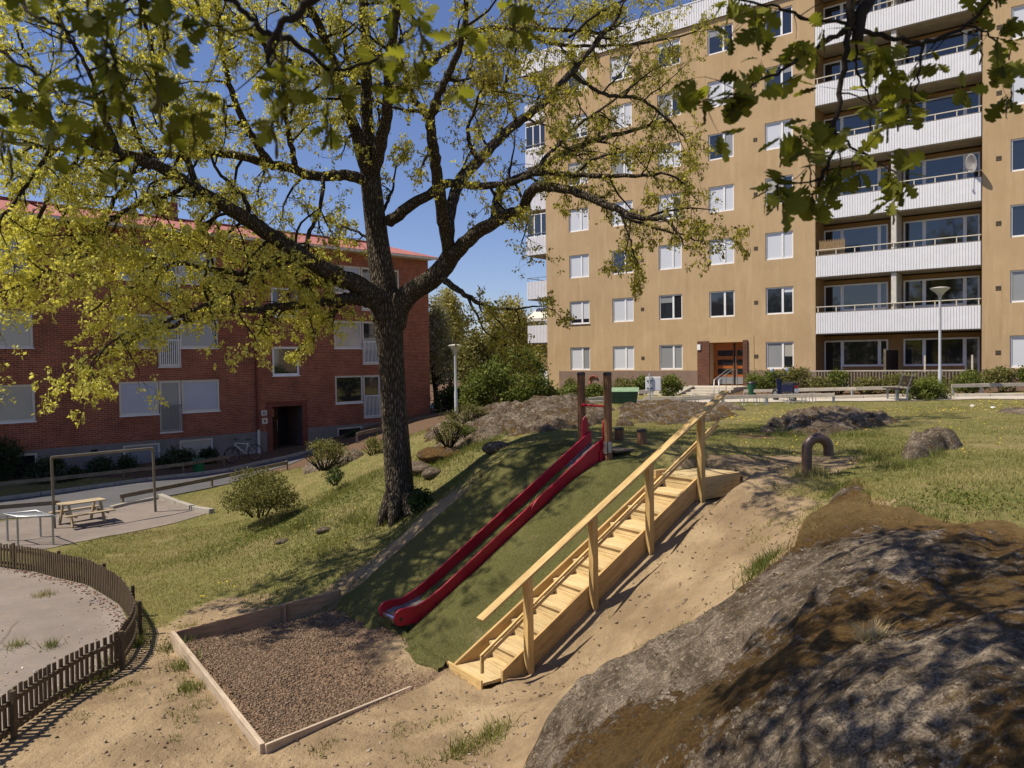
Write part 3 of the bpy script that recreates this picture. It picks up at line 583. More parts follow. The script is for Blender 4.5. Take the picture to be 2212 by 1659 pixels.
fin(1.478); fin(2.052)
def octpost(c, w, z0, z1, parent, capname='cap', nm='post', world=True):
    ps = []
    mb = MB(); r = w/2
    oc = [(-r,-r*.55),(-r*.55,-r),(r*.55,-r),(r,-r*.55),(r,r*.55),(r*.55,r),(-r*.55,r),(-r,r*.55)]
    ca, sa = EU[0], EU[1]
    loc = lambda x, y, z: Vector((c[0]+x*ca-y*sa, c[1]+x*sa+y*ca, z))
    def ring(k, z): return [loc(x*k, y*k, z) for x, y in oc]
    def stack(mb, rs):
        n = 8; vs = [v for r_ in rs for v in r_]
        mb.add(vs, [(i*n+j, i*n+(j+1)%n, (i+1)*n+(j+1)%n, (i+1)*n+j) for i in range(len(rs)-1) for j in range(n)]+[tuple(range(n))[::-1], tuple(range((len(rs)-1)*n, len(rs)*n))])
    stack(mb, [ring(1, z0), ring(1, z1-.05)]); p = mb.build(nm, M['postwood'], parent, world)
    mb = MB(); stack(mb, [ring(1.06, z1-.06), ring(1.06, z1-.02), ring(.8, z1)]); cp = mb.build(capname, M['blackplastic'], p, True) if parent is not None else mb.build(capname, M['blackplastic'], p, True)
    return p
pr = T(2.13, 4.2, 0); pl = T(1.40, 4.2, 0)
post_r = octpost(pr, .135, EYE-1.85, EYE-.22, slide); post_l = octpost(pl, .135, EYE-1.85, EYE-.22, slide)
mb = MB(); mb.box(T(2.14, 4.118, 1.60), (.012, .09, .22), Matrix.Rotation(math.atan2(EU[1], EU[0]), 3, 'Z')); mb.box(T(2.21, 4.17, 1.59), (.07, .012, .2), Matrix.Rotation(math.atan2(EU[1], EU[0]), 3, 'Z'))
mb.build('steel_shoe', M['galv'], post_r, True)
mb = MB(); mb.tube([T(1.46, 4.17, .845), T(1.56, 4.17, .845)], [.035, .03], 12); mb.tube([T(1.5, 4.17, .845), T(2.1, 4.17, .845)], .021, 12); mb.build('crossbar', M['red'], slide, True)
# low posts and the little deck behind the slide
for s, t, l in ((1.90, 5.3, 'short brown post with black cap right of the slide top'), (1.33, 5.25, 'short brown post with black cap just behind the right slide post')):
    p = T(s, t, 0); z = EYE-1.68
    e = empty('low_post', (p.x, p.y, z), l, 'post', 'low posts by the slide deck'); octpost(p, .16, z-.1, z+.34, e, 'cap', 'shaft')
mb = MB()
for j in range(7): mb.box(T(1.76, 4.42+j*.125, 1.70), (.115, .72, .04), Matrix.Rotation(math.atan2(EU[1], EU[0]), 3, 'Z'))
tag(mb.build('deck', M['greywood'], bevel=.004), 'small weathered plank deck behind the slide entry', 'deck')
# ================================================================== TIMBER STAIR
W1 = wood('fresh_pine', (.60,.42,.185), (.42,.265,.095), 'X', .62); W2 = wood('dusty_pine_tread', (.60,.46,.245), (.46,.33,.155), 'X', .75, .8)
W3 = wood('fresh_pine_upright', (.58,.40,.165), (.42,.265,.095), 'Z', .62)
# the pine textures follow the boards: build in a local frame whose X runs across or along
AE = math.atan2(EU[1], EU[0]); AC = math.atan2(CU[1], CU[0])
stair = empty('timber_stair', T(3.77, 0, 4.3), 'new yellow pine stair with handrail climbing beside the turf', 'stair')
def lplank(name, a, b, wdt, thk, m, up=Vector((0,0,1)), parent=stair, bev=.005, extra=None):
    """one board from a to b with its own local frame, X along the board"""
    a, b = Vector(a), Vector(b); d = (b-a); L = d.length; x = d.normalized(); y = up.cross(x).normalized(); z = x.cross(y)
    Mx = Matrix((x, y, z)).transposed().to_4x4(); Mx.translation = (a+b)/2
    mb = MB(); mb.box((0, 0, 0), (L, wdt, thk)); o = mb.build(name, m, parent, False, bev)
    if parent is not None: o.matrix_parent_inverse = WM(parent).inverted()
    o.location = Mx.translation; o.rotation_euler = Mx.to_euler()
    return o
def brdtop(t): return 4.30-.565*t if t < 4.2 else 1.927
for s0, nm in ((3.37, 'L'), (4.17, 'R')):
    mb = MB(); t0 = -.02 if nm == 'L' else .30; t1 = 4.12 if nm == 'L' else 4.22
    pts = [(t0, max(4.38, 0)), (t0, min(brdtop(t0), 4.26)), (t1, brdtop(t1)), (t1, brdtop(t1)+.33), (t0+.25, 4.42)]
    c = T(s0, 2.0, 3.1); ang = math.atan2(-.565, 1)*-1; Ml = Matrix.Rotation(AE, 4, 'Z') @ Matrix.Rotation(-math.atan(.565), 4, 'Y'); Ml.translation = c; Mi = Ml.inverted()
    A = [Mi @ T(s0, t, h) for t, h in pts]; B = [Mi @ T(s0+.045, t, h) for t, h in pts]; nn = len(pts)
    mb.add(A+B, [tuple(range(nn)), tuple(range(nn, 2*nn))[::-1]]+[(i, nn+i, nn+(i+1)%nn, (i+1)%nn) for i in range(nn)])
    o = mb.build('side_board', M.setdefault('pineboard', wood('pine_side_board', (.50,.33,.14), (.36,.23,.09), 'X', .65)), stair, False, .004); o.matrix_parent_inverse = WM(stair).inverted(); o.location = c; o.rotation_euler = Ml.to_euler()
lplank('landing_board', T(4.195, 4.2, 2.12), T(4.195, 5.3, 2.12), .045, .37, W1)
lplank('landing_block', T(3.39, 4.08, 2.0), T(3.39, 4.36, 2.0), .07, .24, W1)
def step_obj(t0, t1, h, riser, k):
    mb = MB(); mid = T(3.785, (t0+t1)/2, h); wv = .74; npk = 3 if k else 4; g = (t1-t0)/npk
    for j in range(npk): mb.box((0, (j+.5)*g-(t1-t0)/2, -.0225-.002*((j*7+k) % 3)), (wv, g-.007, .045))
    if riser:
        for j in range(2): mb.box((0, -(t1-t0)/2+.02+.028, -.10-j*.10), (wv-.02, .03, .094))
    o = mb.build('step', W2, stair, False, .004); o.matrix_parent_inverse = WM(stair).inverted(); o.location = mid; o.rotation_euler = (0, 0, AC)
    return o
# local X = across (c), local Y must be +e  (rotating by AC sends X to c and Y to e)
step_obj(-.02, .66, 4.24, False, 0)
lplank('bottom_riser', T(3.37, -.035, 4.29), T(4.215, -.035, 4.29), .03, .24, W1)
for k in range(10):
    t0 = .64+.4*k-.03; step_obj(t0, t0+.44+(.62 if k == 9 else 0), 4.24-.231*(k+1), True, k+1)
def slp(t, h0, k=.565): return h0-k*t
ptop = lambda t: 2.93-.566*(t-.695); pbot = lambda t: 4.2-.525*(t-.695)
for t in (.70, 1.89, 3.05, 4.24):
    mb = MB(); w_ = .055; dd = .045; z0 = EYE-pbot(t)-.05; z1 = EYE-ptop(t)
    c = T(4.27, t, 0)
    mb.add([Vector((-w_, dd, z0+.18)), Vector((w_, dd, z0+.18)), Vector((w_, -dd, z0)), Vector((-w_, -dd, z0+.02)), Vector((-w_, dd, z1)), Vector((w_, dd, z1)), Vector((w_, -dd, z1)), Vector((-w_, -dd, z1))],
           [(3,2,1,0),(4,5,6,7),(0,1,5,4),(1,2,6,5),(2,3,7,6),(3,0,4,7)])
    o = mb.build('post', W3, stair, False, .005); o.matrix_parent_inverse = WM(stair).inverted(); o.location = (c.x, c.y, 0); o.rotation_euler = (0, 0, AE+.1)
lplank('handrail', T(4.26, -.08, ptop(-.08)-.02), T(4.26, 4.87, ptop(4.87)-.02), .15, .036, W1)
rl = lambda t: 3.45-.587*(t-.695)
for dz, ds in ((0, 0), (.075, .0)):
    lplank('lower_rail', T(4.17-ds, -.02, rl(-.02)+dz), T(4.17-ds, 4.8, rl(4.8)+dz), .034, .034, W1)
lplank('rail_end', T(4.17, .0, rl(0)-.01), T(4.17, .0, rl(0)+.24), .034, .045, W1, up=Vector((EU[0], EU[1], 0)))
lplank('stub_board', T(3.30, -.06, 4.22), T(3.33, -.25, 4.40), .03, .10, W1)
# ================================================================== PIT BOARDS
pit = empty('pit_edging', A_, 'bleached timber edging boards around the bark mulch pit', 'edging')
PB = wood('bleached_board', (.58,.47,.35), (.42,.32,.22), 'X', .75)
PB2 = wood('brown_board', (.40,.27,.16), (.27,.17,.095), 'X', .8)
Tp = G(737,1273,4.02); C_ = G(962,1452,4.36)
def vboard(name, a, b, hgt, m, th=.045):
    a, b = Vector(a), Vector(b); x = (b-a).normalized()
    return lplank(name, a-Vector((0,0,hgt/2)), b-Vector((0,0,hgt/2)), th, hgt, m, parent=pit)
vboard('left_board', A_, B_, .34, PB, .06); vboard('back_board', A_+Vector((.05,.03,-.01)), Tp, .42, PB2, .05); vboard('front_board', B_+Vector((.03,0,-.01)), C_, .16, PB, .04)
q_ = A_.lerp(Tp, .63); lplank('stake', q_+Vector((.03,-.06,-.3)), q_+Vector((.03,-.06,.0)), .07, .07, PB2, up=Vector((1,0,0)), parent=pit)
# ================================================================== CURVED PICKET FENCE
inner_b = [(-160,1216),(-80,1217),(0,1221),(76,1232),(139,1251),(192,1267),(231.5,1290),(258,1306),(276,1327),(288,1350),(292,1367),(285,1395),(270,1425),(248,1456),(197,1478),(148,1508),(113,1526.5),(83,1550),(46,1577),(14,1600),(-40,1640),(-110,1690)]
pf = [G(x, y, 4.4) for x, y in inner_b]
def catmull(p, k=6):
    o = []
    for i in range(len(p)-1):
        a, b, c, d = p[max(i-1, 0)], p[i], p[i+1], p[min(i+2, len(p)-1)]
        for j in range(k):
            t = j/k; o.append(.5*((2*b)+(c-a)*t+(2*a-5*b+4*c-d)*t*t+(3*b-a-3*c+d)*t**3))
    return o+[p[-1]]
pc = catmull(pf); Ls = [0]
for a, b in zip(pc, pc[1:]): Ls.append(Ls[-1]+(b-a).length)
def fat(d):
    j = max(0, min(len(pc)-2, int(np.searchsorted(Ls, d))-1)); u = (d-Ls[j])/(Ls[j+1]-Ls[j]+1e-9); p = pc[j].lerp(pc[j+1], u); t_ = (pc[j+1]-pc[j]).normalized(); return p, t_
PW = wood('weathered_picket_wood', (.125,.092,.058), (.055,.04,.027), 'Z', .85, 1.2)
n = N('picket_wood'); c = n.ramp(n.noise(3, 5, .65, n.map((30,30,3))), [(.3, (.05,.036,.024)), (.55, (.13,.096,.06)), (.75, (.2,.155,.105))]); n.bump(n.noise(3, 5, .65, n.map((40,40,3))), .3, .004); PW = n.fin(c, .85, .2)
fence = empty('picket_fence', (pf[9].x, pf[9].y, gz(pf[9].x, pf[9].y)), 'low curved brown picket fence round the paved play circle', 'fence')
tot = Ls[-1]; step = .098; k = 0; picks = []
while k*step < tot: picks.append(k*step); k += 1
def picket(mb, d, i):
    rs = random.Random(i); p, t_ = fat(d); z = gz(p.x, p.y); a = math.atan2(t_.y, t_.x); H_ = .53+rs.uniform(-.012, .012)
    Mr = Matrix.Rotation(a, 3, 'Z') @ Matrix.Rotation(rs.uniform(-.03, .03), 3, 'Y')
    mb.box(Vector((p.x, p.y, z+H_/2+.02)), (.052, .02, H_), Mr)
cand = [(i, d) for i, d in enumerate(picks) if i % 1 == 0]
# pickets that show largest first (nearest to the camera and inside the frame)
def vis(d):
    p, _ = fat(d); return p.x/p.y*FOC+CX > -20
seen = [c for c in cand if vis(c[1])]; seen.sort(key=lambda c: fat(c[1])[0].length)
big = seen[:100]; rest = [c for c in cand if c not in big]
for i, d in big:
    mb = MB(); picket(mb, d, i); mb.build('picket', PW, fence, True)
mb = MB(); [picket(mb, d, i) for i, d in rest]; tag(mb.build('pickets', PW, fence, True), kind='stuff')
for hh in (.12, .42):
    mb = MB(); m_ = 0
    while m_ < tot-.5:
        for sgn in (1,):
            a, ta = fat(m_); b, tb = fat(min(m_+.42, tot))
            na = Vector((ta.y, -ta.x, 0))*-.028; nb = Vector((tb.y, -tb.x, 0))*-.028
            mb.bar(Vector((a.x, a.y, gz(a.x, a.y)+hh))+na*1.0, Vector((b.x, b.y, gz(b.x, b.y)+hh))+nb, .03, .055)
        m_ += .42
    mb.build('rail', PW, fence, True)
near_d = lambda px, py: min(np.arange(0, tot, .05), key=lambda d: (fat(d)[0]-G(px, py, 4.4)).length)
for px_, py_ in ((289,1366),(251,1452),(16,1599),(278,1330),(214,1281),(116,1246),(20,1224)):
    p, t_ = fat(near_d(px_, py_)); nn_ = Vector((t_.y, -t_.x, 0))*-.08; mb = MB(); z = gz(p.x, p.y)
    mb.box(Vector((p.x, p.y, z+.25))+nn_, (.058, .058, .64), Matrix.Rotation(math.atan2(t_.y, t_.x), 3, 'Z')); mb.build('fence_post', PW, fence, True, .006)
# ================================================================== PIPE ARCH
n = N('brown_painted_pipe'); c = n.ramp(n.noise(4, 6, .7), [(.3, (.07,.042,.035)), (.7, (.13,.08,.066))]); c = n.mix(n.ramp(n.noise(20, 5, .8), [(.6, 0), (.72, .5)]), c, (.2,.13,.1)); M['pipe'] = n.fin(c, .42, .5)
b_ = on(1743, 1014, 12.7); pts = []; r = .19
top = P(1766, 968, 12.7); zc = EYE-(972-771.5)*12.7/1680
pts = [Vector((b_.x, b_.y, b_.z-.1)), Vector((b_.x, b_.y, zc-.02))]
for a in np.linspace(math.pi, -.05*math.pi, 18): pts.append(Vector((b_.x+r+r*math.cos(a), b_.y+.03*(1+math.cos(a)), zc+r*math.sin(a))))
pts.append(pts[-1]+Vector((.01, 0, -.07)))
mb = MB(); mb.tube(pts, .082, 20); 
arch = empty('pipe_arch', b_, 'brown cane shaped pipe standing in the sandy path above the stair', 'pipe'); mb.build('bent_pipe', M['pipe'], arch, True)
mb = MB(); mb.tube([Vector((b_.x, b_.y, zc-.045)), Vector((b_.x, b_.y, zc-.02))], .086, 20); mb.tube([pts[-1]+Vector((0,0,.012)), pts[-1]-Vector((0,0,.006))], .087, 20); mb.build('collar', M['pipe'], arch, True)
# ================================================================== CARPET FRAME, RACK, PICNIC TABLE
fr = empty('carpet_beating_stand', on(118, 1137, 21.2), 'tall rusty carpet beating frame of bent steel tube on the court', 'carpet beating frame')
a = G(118,1137.3,4.34); b = G(336,1104,4.34); ah = 1.0
a1 = Vector((a.x, a.y, P(112,988,a.y).z)); b1 = Vector((b.x, b.y, P(330,968,b.y).z)); hb = (a1.z+b1.z)/2
ztop = EYE-2.48
for nm, q in (('post', a), ('post', b)):
    mb = MB(); mb.tube([Vector((q.x, q.y, q.z-.1)), Vector((q.x-.03, q.y, (a1.z if q is a else b1.z)))], .038, 12); mb.build(nm, M['rustframe'], fr, True)
mb = MB(); mb.tube([Vector((a.x-.03, a.y, a1.z)), Vector((b.x-.03, b.y, b1.z))], .038, 12); mb.build('crossbar', M['rustframe'], fr, True)
rk_ = empty('carpet_rack', G(60,1160,4.36), 'low galvanised brushing rack with slatted top beside the picket fence', 'rack')
lf = [G(16.7,1164,4.38), G(39,1172,4.38), G(88,1155.6,4.38), G(115,1170,4.38)]
tc = [P(7.8,1105,lf[0].y), P(40,1128,lf[1].y), P(120.5,1117,lf[3].y), P(78,1096,lf[2].y)]
zt = sum(p.z for p in tc)/4; tc = [Vector((p.x, p.y, zt)) for p in tc]
for q in lf:
    mb = MB(); mb.tube([Vector((q.x, q.y, q.z-.1)), Vector((q.x, q.y, zt))], .026, 10); mb.build('leg', M['galv'], rk_, True)
mb = MB(); mb.tube(tc+[tc[0]], .024, 10, cap=False); mb.build('top_frame', M['galv'], rk_, True)
mb = MB()
for j in range(1, 12): u = j/12; mb.tube([tc[0].lerp(tc[1], u)-Vector((0,0,.0)), tc[3].lerp(tc[2], u)], .0055, 6)
tag(mb.build('top_bars', M['galv'], rk_, True))
# picnic table
tb = empty('picnic_table', G(180,1125,4.35), 'weathered yellow pine picnic table with attached benches on the court', 'picnic table')
TW = wood('bleached_pine', (.42,.34,.22), (.28,.21,.13), 'X', .75)
c0 = G(178,1128,4.35); zt = c0.z; ang = math.atan2(*(lambda d: (d.y, d.x))(G(262,1117,4.35)-G(175,1131,4.35)))
def tbx(name, c, sz, rot=None, m=TW):
    mb = MB(); mb.box((0,0,0), sz, rot); o = mb.build(name, m, tb, False, .006)
    Rz = Matrix.Rotation(ang, 3, 'Z'); o.matrix_parent_inverse = WM(tb).inverted(); o.location = Vector((c0.x, c0.y, zt))+Rz @ Vector(c); o.rotation_euler = (0, 0, ang); return o
def slats(name, y0, z, wd, n_, L=1.25):
    mb = MB(); g = wd/n_
    for j in range(n_): mb.box((0, -wd/2+(j+.5)*g, 0), (L, g-.008, .035))
    o = mb.build(name, TW, tb, False, .004); Rz = Matrix.Rotation(ang, 3, 'Z'); o.matrix_parent_inverse = WM(tb).inverted(); o.location = Vector((c0.x, c0.y, zt))+Rz @ Vector((0, y0, z)); o.rotation_euler = (0, 0, ang)
slats('tabletop', 0, .58, .5, 4, 1.15); slats('bench_seat', -.52, .31, .2, 2, 1.3); slats('bench_seat', .52, .31, .2, 2, 1.3)
for sx in (-.42, .42):
    for sy in (-1, 1): tbx('leg', (sx, sy*.32, .27), (.05, .09, .62), Matrix.Rotation(sy*.42, 3, 'X'))
    tbx('crossbeam', (sx+.045, 0, .28), (.04, 1.2, .07))
# ================================================================== LOW WOODEN RAILS
def railobj(name, label, posts, beam, m, hgt, bw=.05, bh=.13, pw=.09, group=None, pm=None, beams=1, gap=.2, pext=0.0):
    """posts: list of ground points; beam runs above them"""
    e = empty(name, posts[0], label, 'rail', group)
    for p in posts:
        mb = MB(); mb.box((p.x, p.y, p.z+hgt/2-.05+pext/2), (pw*.7, pw, hgt+.1+pext), Matrix.Rotation(math.atan2(beam[-1].y-beam[0].y, beam[-1].x-beam[0].x), 3, 'Z')); mb.build('post', pm or m, e, True, .006)
    for i in range(beams):
        for a, b in zip(beam, beam[1:]):
            up = Vector((0, 0, hgt-bh/2-i*gap)); off = (b-a).normalized().cross(Vector((0,0,1)))*.07
            lplank('beam', a+up+off, b+up+off, bw, bh, m, parent=e, bev=.008)
    return e
def gp_(px, py, h): p = G(px, py, h); return Vector((p.x, p.y, gz(p.x, p.y)))
railobj('low_rail', 'low grey wooden rail between the road and the court, behind the carpet frame', [gp_(265,1089,4.3), gp_(457.6,1057,4.3), gp_(620,1030,4.2)], [gp_(257,1090,4.3), gp_(457.6,1057,4.3), gp_(620,1030,4.2)], M['greywood'], .36, group='low rails along the road')
railobj('low_rail', 'low grey wooden rail at the left edge behind the brushing rack', [gp_(128,1102,4.3), gp_(-60,1119,4.3)], [gp_(131,1101,4.3), gp_(-60,1119,4.3), gp_(-300,1145,4.3)], M['greywood'], .36, group='low rails along the road')
railobj('low_rail', 'long shaded wooden rail in front of the shrubs at the red brick wall', [gp_(-50,1075,4.25), gp_(119,1060,4.25), gp_(266.7,1047.4,4.25), gp_(396,1027,4.2), gp_(484,1014,4.2)], [gp_(-200,1092,4.25), gp_(119,1060,4.25), gp_(266.7,1047.4,4.25), gp_(396,1027,4.2), gp_(494,1012,4.2)], M['greywood'], .5, group='low rails along the road')
ra, rb, rc_ = P(771,938,34.5), P(827,925,36.3), P(972,890,41)
e = empty('ramp_rail', Vector((ra.x, ra.y, gz(ra.x, ra.y))), 'wooden rail climbing behind the oak trunk past the brick corner', 'rail')
lplank('beam', ra, rb, .05, .16, M['greywood'], parent=e); lplank('beam', rb, rc_, .05, .16, M['greywood'], parent=e)
lplank('beam', ra-Vector((0,0,.42)), rb-Vector((0,0,.42)), .05, .14, M['greywood'], parent=e)
for q in (ra, rb, rb.lerp(rc_, .5), rc_):
    g_ = gz(q.x, q.y); mb = MB(); mb.box((q.x, q.y, (q.z+min(g_, q.z-.8))/2), (.1, .1, q.z-min(g_, q.z-.8)+.05)); mb.build('post', M['greywood'], e, True)
# ================================================================== BUILDINGS
class Fac:
    def __init__(s, px, Z, d):
        p = P(px, 785, Z); s.o = Vector((p.x, p.y, EYE)); s.d = Vector((d[0], d[1], 0)).normalized(); s.i = Vector((-s.d.y, s.d.x, 0)); s.rz = math.atan2(s.d.y, s.d.x)
    def l(s, px, y=0, py=780):
        r = ray(px, py); o = s.o+s.i*y      # (t*r) = o + d*l
        det = r.x*(-s.d.y)-(-s.d.x)*r.y
        t = (o.x*(-s.d.y)+s.d.x*o.y)/det
        return (Vector((r.x*t, r.y*t, 0))-Vector((o.x, o.y, 0))).dot(s.d)
def lb(mb, x0, x1, y0, y1, z0, z1): mb.box(((x0+x1)/2, (y0+y1)/2, (z0+z1)/2), (x1-x0, y1-y0, z1-z0))
def wallgrid(name, m, parent, x0, x1, z0, z1, holes, depth=.14, y=0.0, extra=None):
    xs = sorted({x0, x1, *[v for h in holes for v in h[:2] if x0 < v < x1]}); zs = sorted({z0, z1, *[v for h in holes for v in h[2:4] if z0 < v < z1]})
    mb = MB()
    for a, b in zip(xs, xs[1:]):
        for c, d in zip(zs, zs[1:]):
            mx_, mz = (a+b)/2, (c+d)/2
            if any(h[0] < mx_ < h[1] and h[2] < mz < h[3] for h in holes): continue
            mb.add([(a, y, c), (b, y, c), (b, y, d), (a, y, d)], [(0, 1, 2, 3)])
    for h in holes:
        a, b, c, d = h[:4]; dp = h[4] if len(h) > 4 else depth
        mb.add([(a,y,c),(b,y,c),(b,y,d),(a,y,d),(a,y+dp,c),(b,y+dp,c),(b,y+dp,d),(a,y+dp,d)], [(0,4,5,1),(1,5,6,2),(2,6,7,3),(3,7,4,0)])
    if extra: extra(mb)
    return mb.build(name, m, parent)
def me_share(cache, key, fn):
    if key not in cache: cache[key] = fn()
    return cache[key]
MC = {}
def meshof(mb, m):
    me = bpy.data.meshes.new('part'); me.from_pydata([tuple(v) for v in mb.v], [], mb.f); me.polygons.foreach_set('use_smooth', mb.sm); me.materials.append(m); me.update(); return me
def put(name, me, parent, loc):
    o = bpy.data.objects.new(name, me); C.objects.link(o); o.parent = parent; o.location = loc; return o
# materials
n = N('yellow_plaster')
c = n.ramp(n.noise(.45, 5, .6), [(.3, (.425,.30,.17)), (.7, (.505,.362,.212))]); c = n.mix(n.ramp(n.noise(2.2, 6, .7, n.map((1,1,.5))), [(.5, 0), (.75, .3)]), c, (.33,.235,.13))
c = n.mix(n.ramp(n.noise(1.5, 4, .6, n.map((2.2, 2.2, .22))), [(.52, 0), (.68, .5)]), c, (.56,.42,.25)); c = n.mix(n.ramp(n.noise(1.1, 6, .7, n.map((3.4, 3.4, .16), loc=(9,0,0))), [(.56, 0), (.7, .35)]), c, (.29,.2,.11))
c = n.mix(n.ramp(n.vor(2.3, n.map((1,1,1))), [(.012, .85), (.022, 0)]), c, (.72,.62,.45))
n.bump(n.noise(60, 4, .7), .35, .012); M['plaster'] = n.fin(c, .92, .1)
M['plaster_side'] = M['plaster']
M['plaster_pale'] = basic('yellow_plaster_panel', (.46,.335,.19), .9, .1, var=.08, ns=2, bs=60)
M['plinth_brown'] = basic('mauve_brown_plinth', (.235,.165,.13), .92, .1, var=.12, ns=1.4, bs=70, bd=.01)
M['plinth_grey'] = basic('grey_rough_plinth', (.22,.20,.185), .93, .1, var=.2, ns=1.6, bump=.5, bs=50, bd=.015)
def brick(name, c1, c2, mort, sc=1.0):
    n = N(name); v = n.map((1, 1, 1), rot=(math.pi/2, 0, 0)); b = n.t.nodes.new('ShaderNodeTexBrick'); n.t.links.new(v, b.inputs[0])
    b.inputs['Scale'].default_value = 1; b.inputs['Brick Width'].default_value = .25*sc; b.inputs['Row Height'].default_value = .0775*sc; b.inputs['Mortar Size'].default_value = .010
    b.inputs['Mortar Smooth'].default_value = .3; b.inputs['Bias'].default_value = -.1; b.offset = .5
    b.inputs['Color1'].default_value = (*c1, 1); b.inputs['Color2'].default_value = (*c2, 1); b.inputs['Mortar'].default_value = (*mort, 1)
    c = n.mix(1, b.outputs[0], n.ramp(n.noise(1.1, 5, .65), [(.3, .72), (.7, 1.18)]), 'MULTIPLY'); c = n.mix(n.ramp(n.noise(.35, 3), [(.45, 0), (.7, .3)]), c, (.2,.06,.03))
    n.bump(n.math('SUBTRACT', 1, b.outputs[1]), .5, .006); return n.fin(c, .88, .15)
M['brick'] = brick('red_brick', (.33,.095,.045), (.20,.058,.03), (.37,.235,.175)); M['brick_brown'] = brick('brown_brick', (.13,.055,.035), (.09,.038,.026), (.16,.11,.085))
n = N('window_glass'); n.fin((.014, .017, .022), .04, .9); n.b.inputs['Coat Weight'].default_value = .6; n.b.inputs['Coat Roughness'].default_value = .03; n.bump(n.noise(1.3, 2), .05, .02); M['glass'] = n.m
def blind(name, col, stripes=True):
    n = N(name); c = n.ramp(n.wave(11, 0, n.map((0, 0, 1)), 'Z'), [(.0, sc3(col, .86)), (.5, col)]) if stripes else n.ramp(n.noise(1.5), [(.3, sc3(col, .92)), (.7, col)])
    n.fin(c, .35, .5); n.b.inputs['Coat Weight'].default_value = .8; n.b.inputs['Coat Roughness'].default_value = .04; return n.m
M['blind'] = blind('white_blind', (.62,.64,.69)); M['blind_grey'] = blind('grey_blind', (.27,.28,.29)); M['roller'] = blind('roller_blind', (.40,.44,.55), False); M['curtain'] = blind('pale_curtain', (.42,.40,.35), False)
M['corr'] = basic('white_corrugated_sheet', (.76,.76,.79), .45, .35, var=.05, ns=2, bump=0)
M['slab'] = basic('balcony_concrete', (.34,.30,.25), .9, .1, var=.25, ns=1.5)
M['rail_beige'] = basic('beige_handrail', (.62,.57,.46), .4, .4, var=.05, bump=0)
M['door_orange'] = wood('varnished_orange_door', (.36,.115,.03), (.24,.07,.018), 'Z', .35, .7, False)
M['drain_red'] = basic('dark_red_downpipe', (.16,.03,.02), .4, .4, bump=0)
# ------------------------------------------------------------------ YELLOW TOWER
yf = Fac(1183, 107643/(1183+1020), (math.sin(R(51.7)), -math.cos(R(51.7))))
yb = empty('apartment_tower', yf.o, 'tall yellow plaster apartment tower with white balconies and open sky on its left', 'building', rz=yf.rz)
L = yf.l; xr = L(2120.6); xl = L(1762); XE = xr+16; ZT = 18.05; ZG = -2.6
cols = [L(1232.3), L(1324), L(1424.6), L(1533), L(1654.6), L(2181.3)]; cols.append(cols[-1]+3.4); WW, WH = 1.42, 1.39
holes = []
door = (L(1534), L(1606), -1.45, .86, .55)
for k in range(7):
    for ci, x in enumerate(cols):
        if k == 0 and ci == 3: continue
        holes.append((x, x+WW, -.58+2.8*k, -.58+2.8*k+WH, .16))
holes.append(door)
holes.append((xl, xr, -1.75, 18.0, 0))
def shell(mb):
    D = 13.0
    mb.add([(0,0,ZG),(0,D,ZG),(0,D,ZT),(0,0,ZT),(XE,0,ZG),(XE,D,ZG),(XE,D,ZT),(XE,0,ZT)], [(0,1,2,3),(5,4,7,6),(1,5,6,2),(3,2,6,7)])
wallgrid('wall', M['plaster'], yb, 0, XE, ZG, ZT, holes, extra=shell)
# plinth, in two runs, 2 cm proud
for a_, b_ in ((L(1208), L(1508)), (L(1616), xl), (xr, XE)): mb = MB(); lb(mb, a_, b_, -.03, .0, ZG, -.64); mb.build('plinth', M['plinth_brown'], yb)
def frame_mb(w_, h_, mull, t=.065, dp=.06, x0=0, z0=0):
    mb = MB(); lb(mb, x0, x0+t, 0, dp, z0, z0+h_); lb(mb, x0+w_-t, x0+w_, 0, dp, z0, z0+h_); lb(mb, x0+t, x0+w_-t, 0, dp, z0, z0+t*1.15); lb(mb, x0+t, x0+w_-t, 0, dp, z0+h_-t, z0+h_)
    for a in mull: lb(mb, x0+a-t*.75, x0+a+t*.75, -.004, dp, z0+t*1.15, z0+h_-t)
    return mb
fm = meshof(frame_mb(WW, WH, [.86], .07), M['white'])
mb = MB(); lb(mb, .07, .79, 0, .02, .08, WH-.07); pane_w = mb; mb = MB(); lb(mb, .93, WW-.07, 0, .02, .08, WH-.07); pane_n = mb
pm_ = {k: (meshof(pane_w, M[k]), meshof(pane_n, M[k])) for k in ('glass', 'blind', 'blind_grey')}
mb = MB(); mb.add([(-.05,-.05,-.035),(WW+.03,-.05,-.035),(WW+.03,.17,.0),(-.05,.17,.0),(-.05,-.05,-.015),(WW+.03,-.05,-.015),(WW+.03,.17,.025),(-.05,.17,.025)], [(3,2,1,0),(4,5,6,7),(0,1,5,4),(1,2,6,5),(2,3,7,6),(3,0,4,7)]); sill_me = meshof(mb, M['white'])
half_me = []
for fr_, mt in ((.3, 'blind_grey'), (.55, 'curtain'), (.18, 'blind')):
    r_ = []
    for a_, b_ in ((.07, .79), (.93, WW-.07)): mb = MB(); lb(mb, a_+.005, b_-.005, -.004, .0, WH-.07-(WH-.16)*fr_, WH-.075); r_.append(meshof(mb, M[mt]))
    half_me.append(r_)
gap_me = []
for a_, b_ in ((.07, .79), (.93, WW-.07)): mb = MB(); lb(mb, a_+.005, b_-.005, -.004, .0, .085, .085+.22); gap_me.append(meshof(mb, M['glass']))
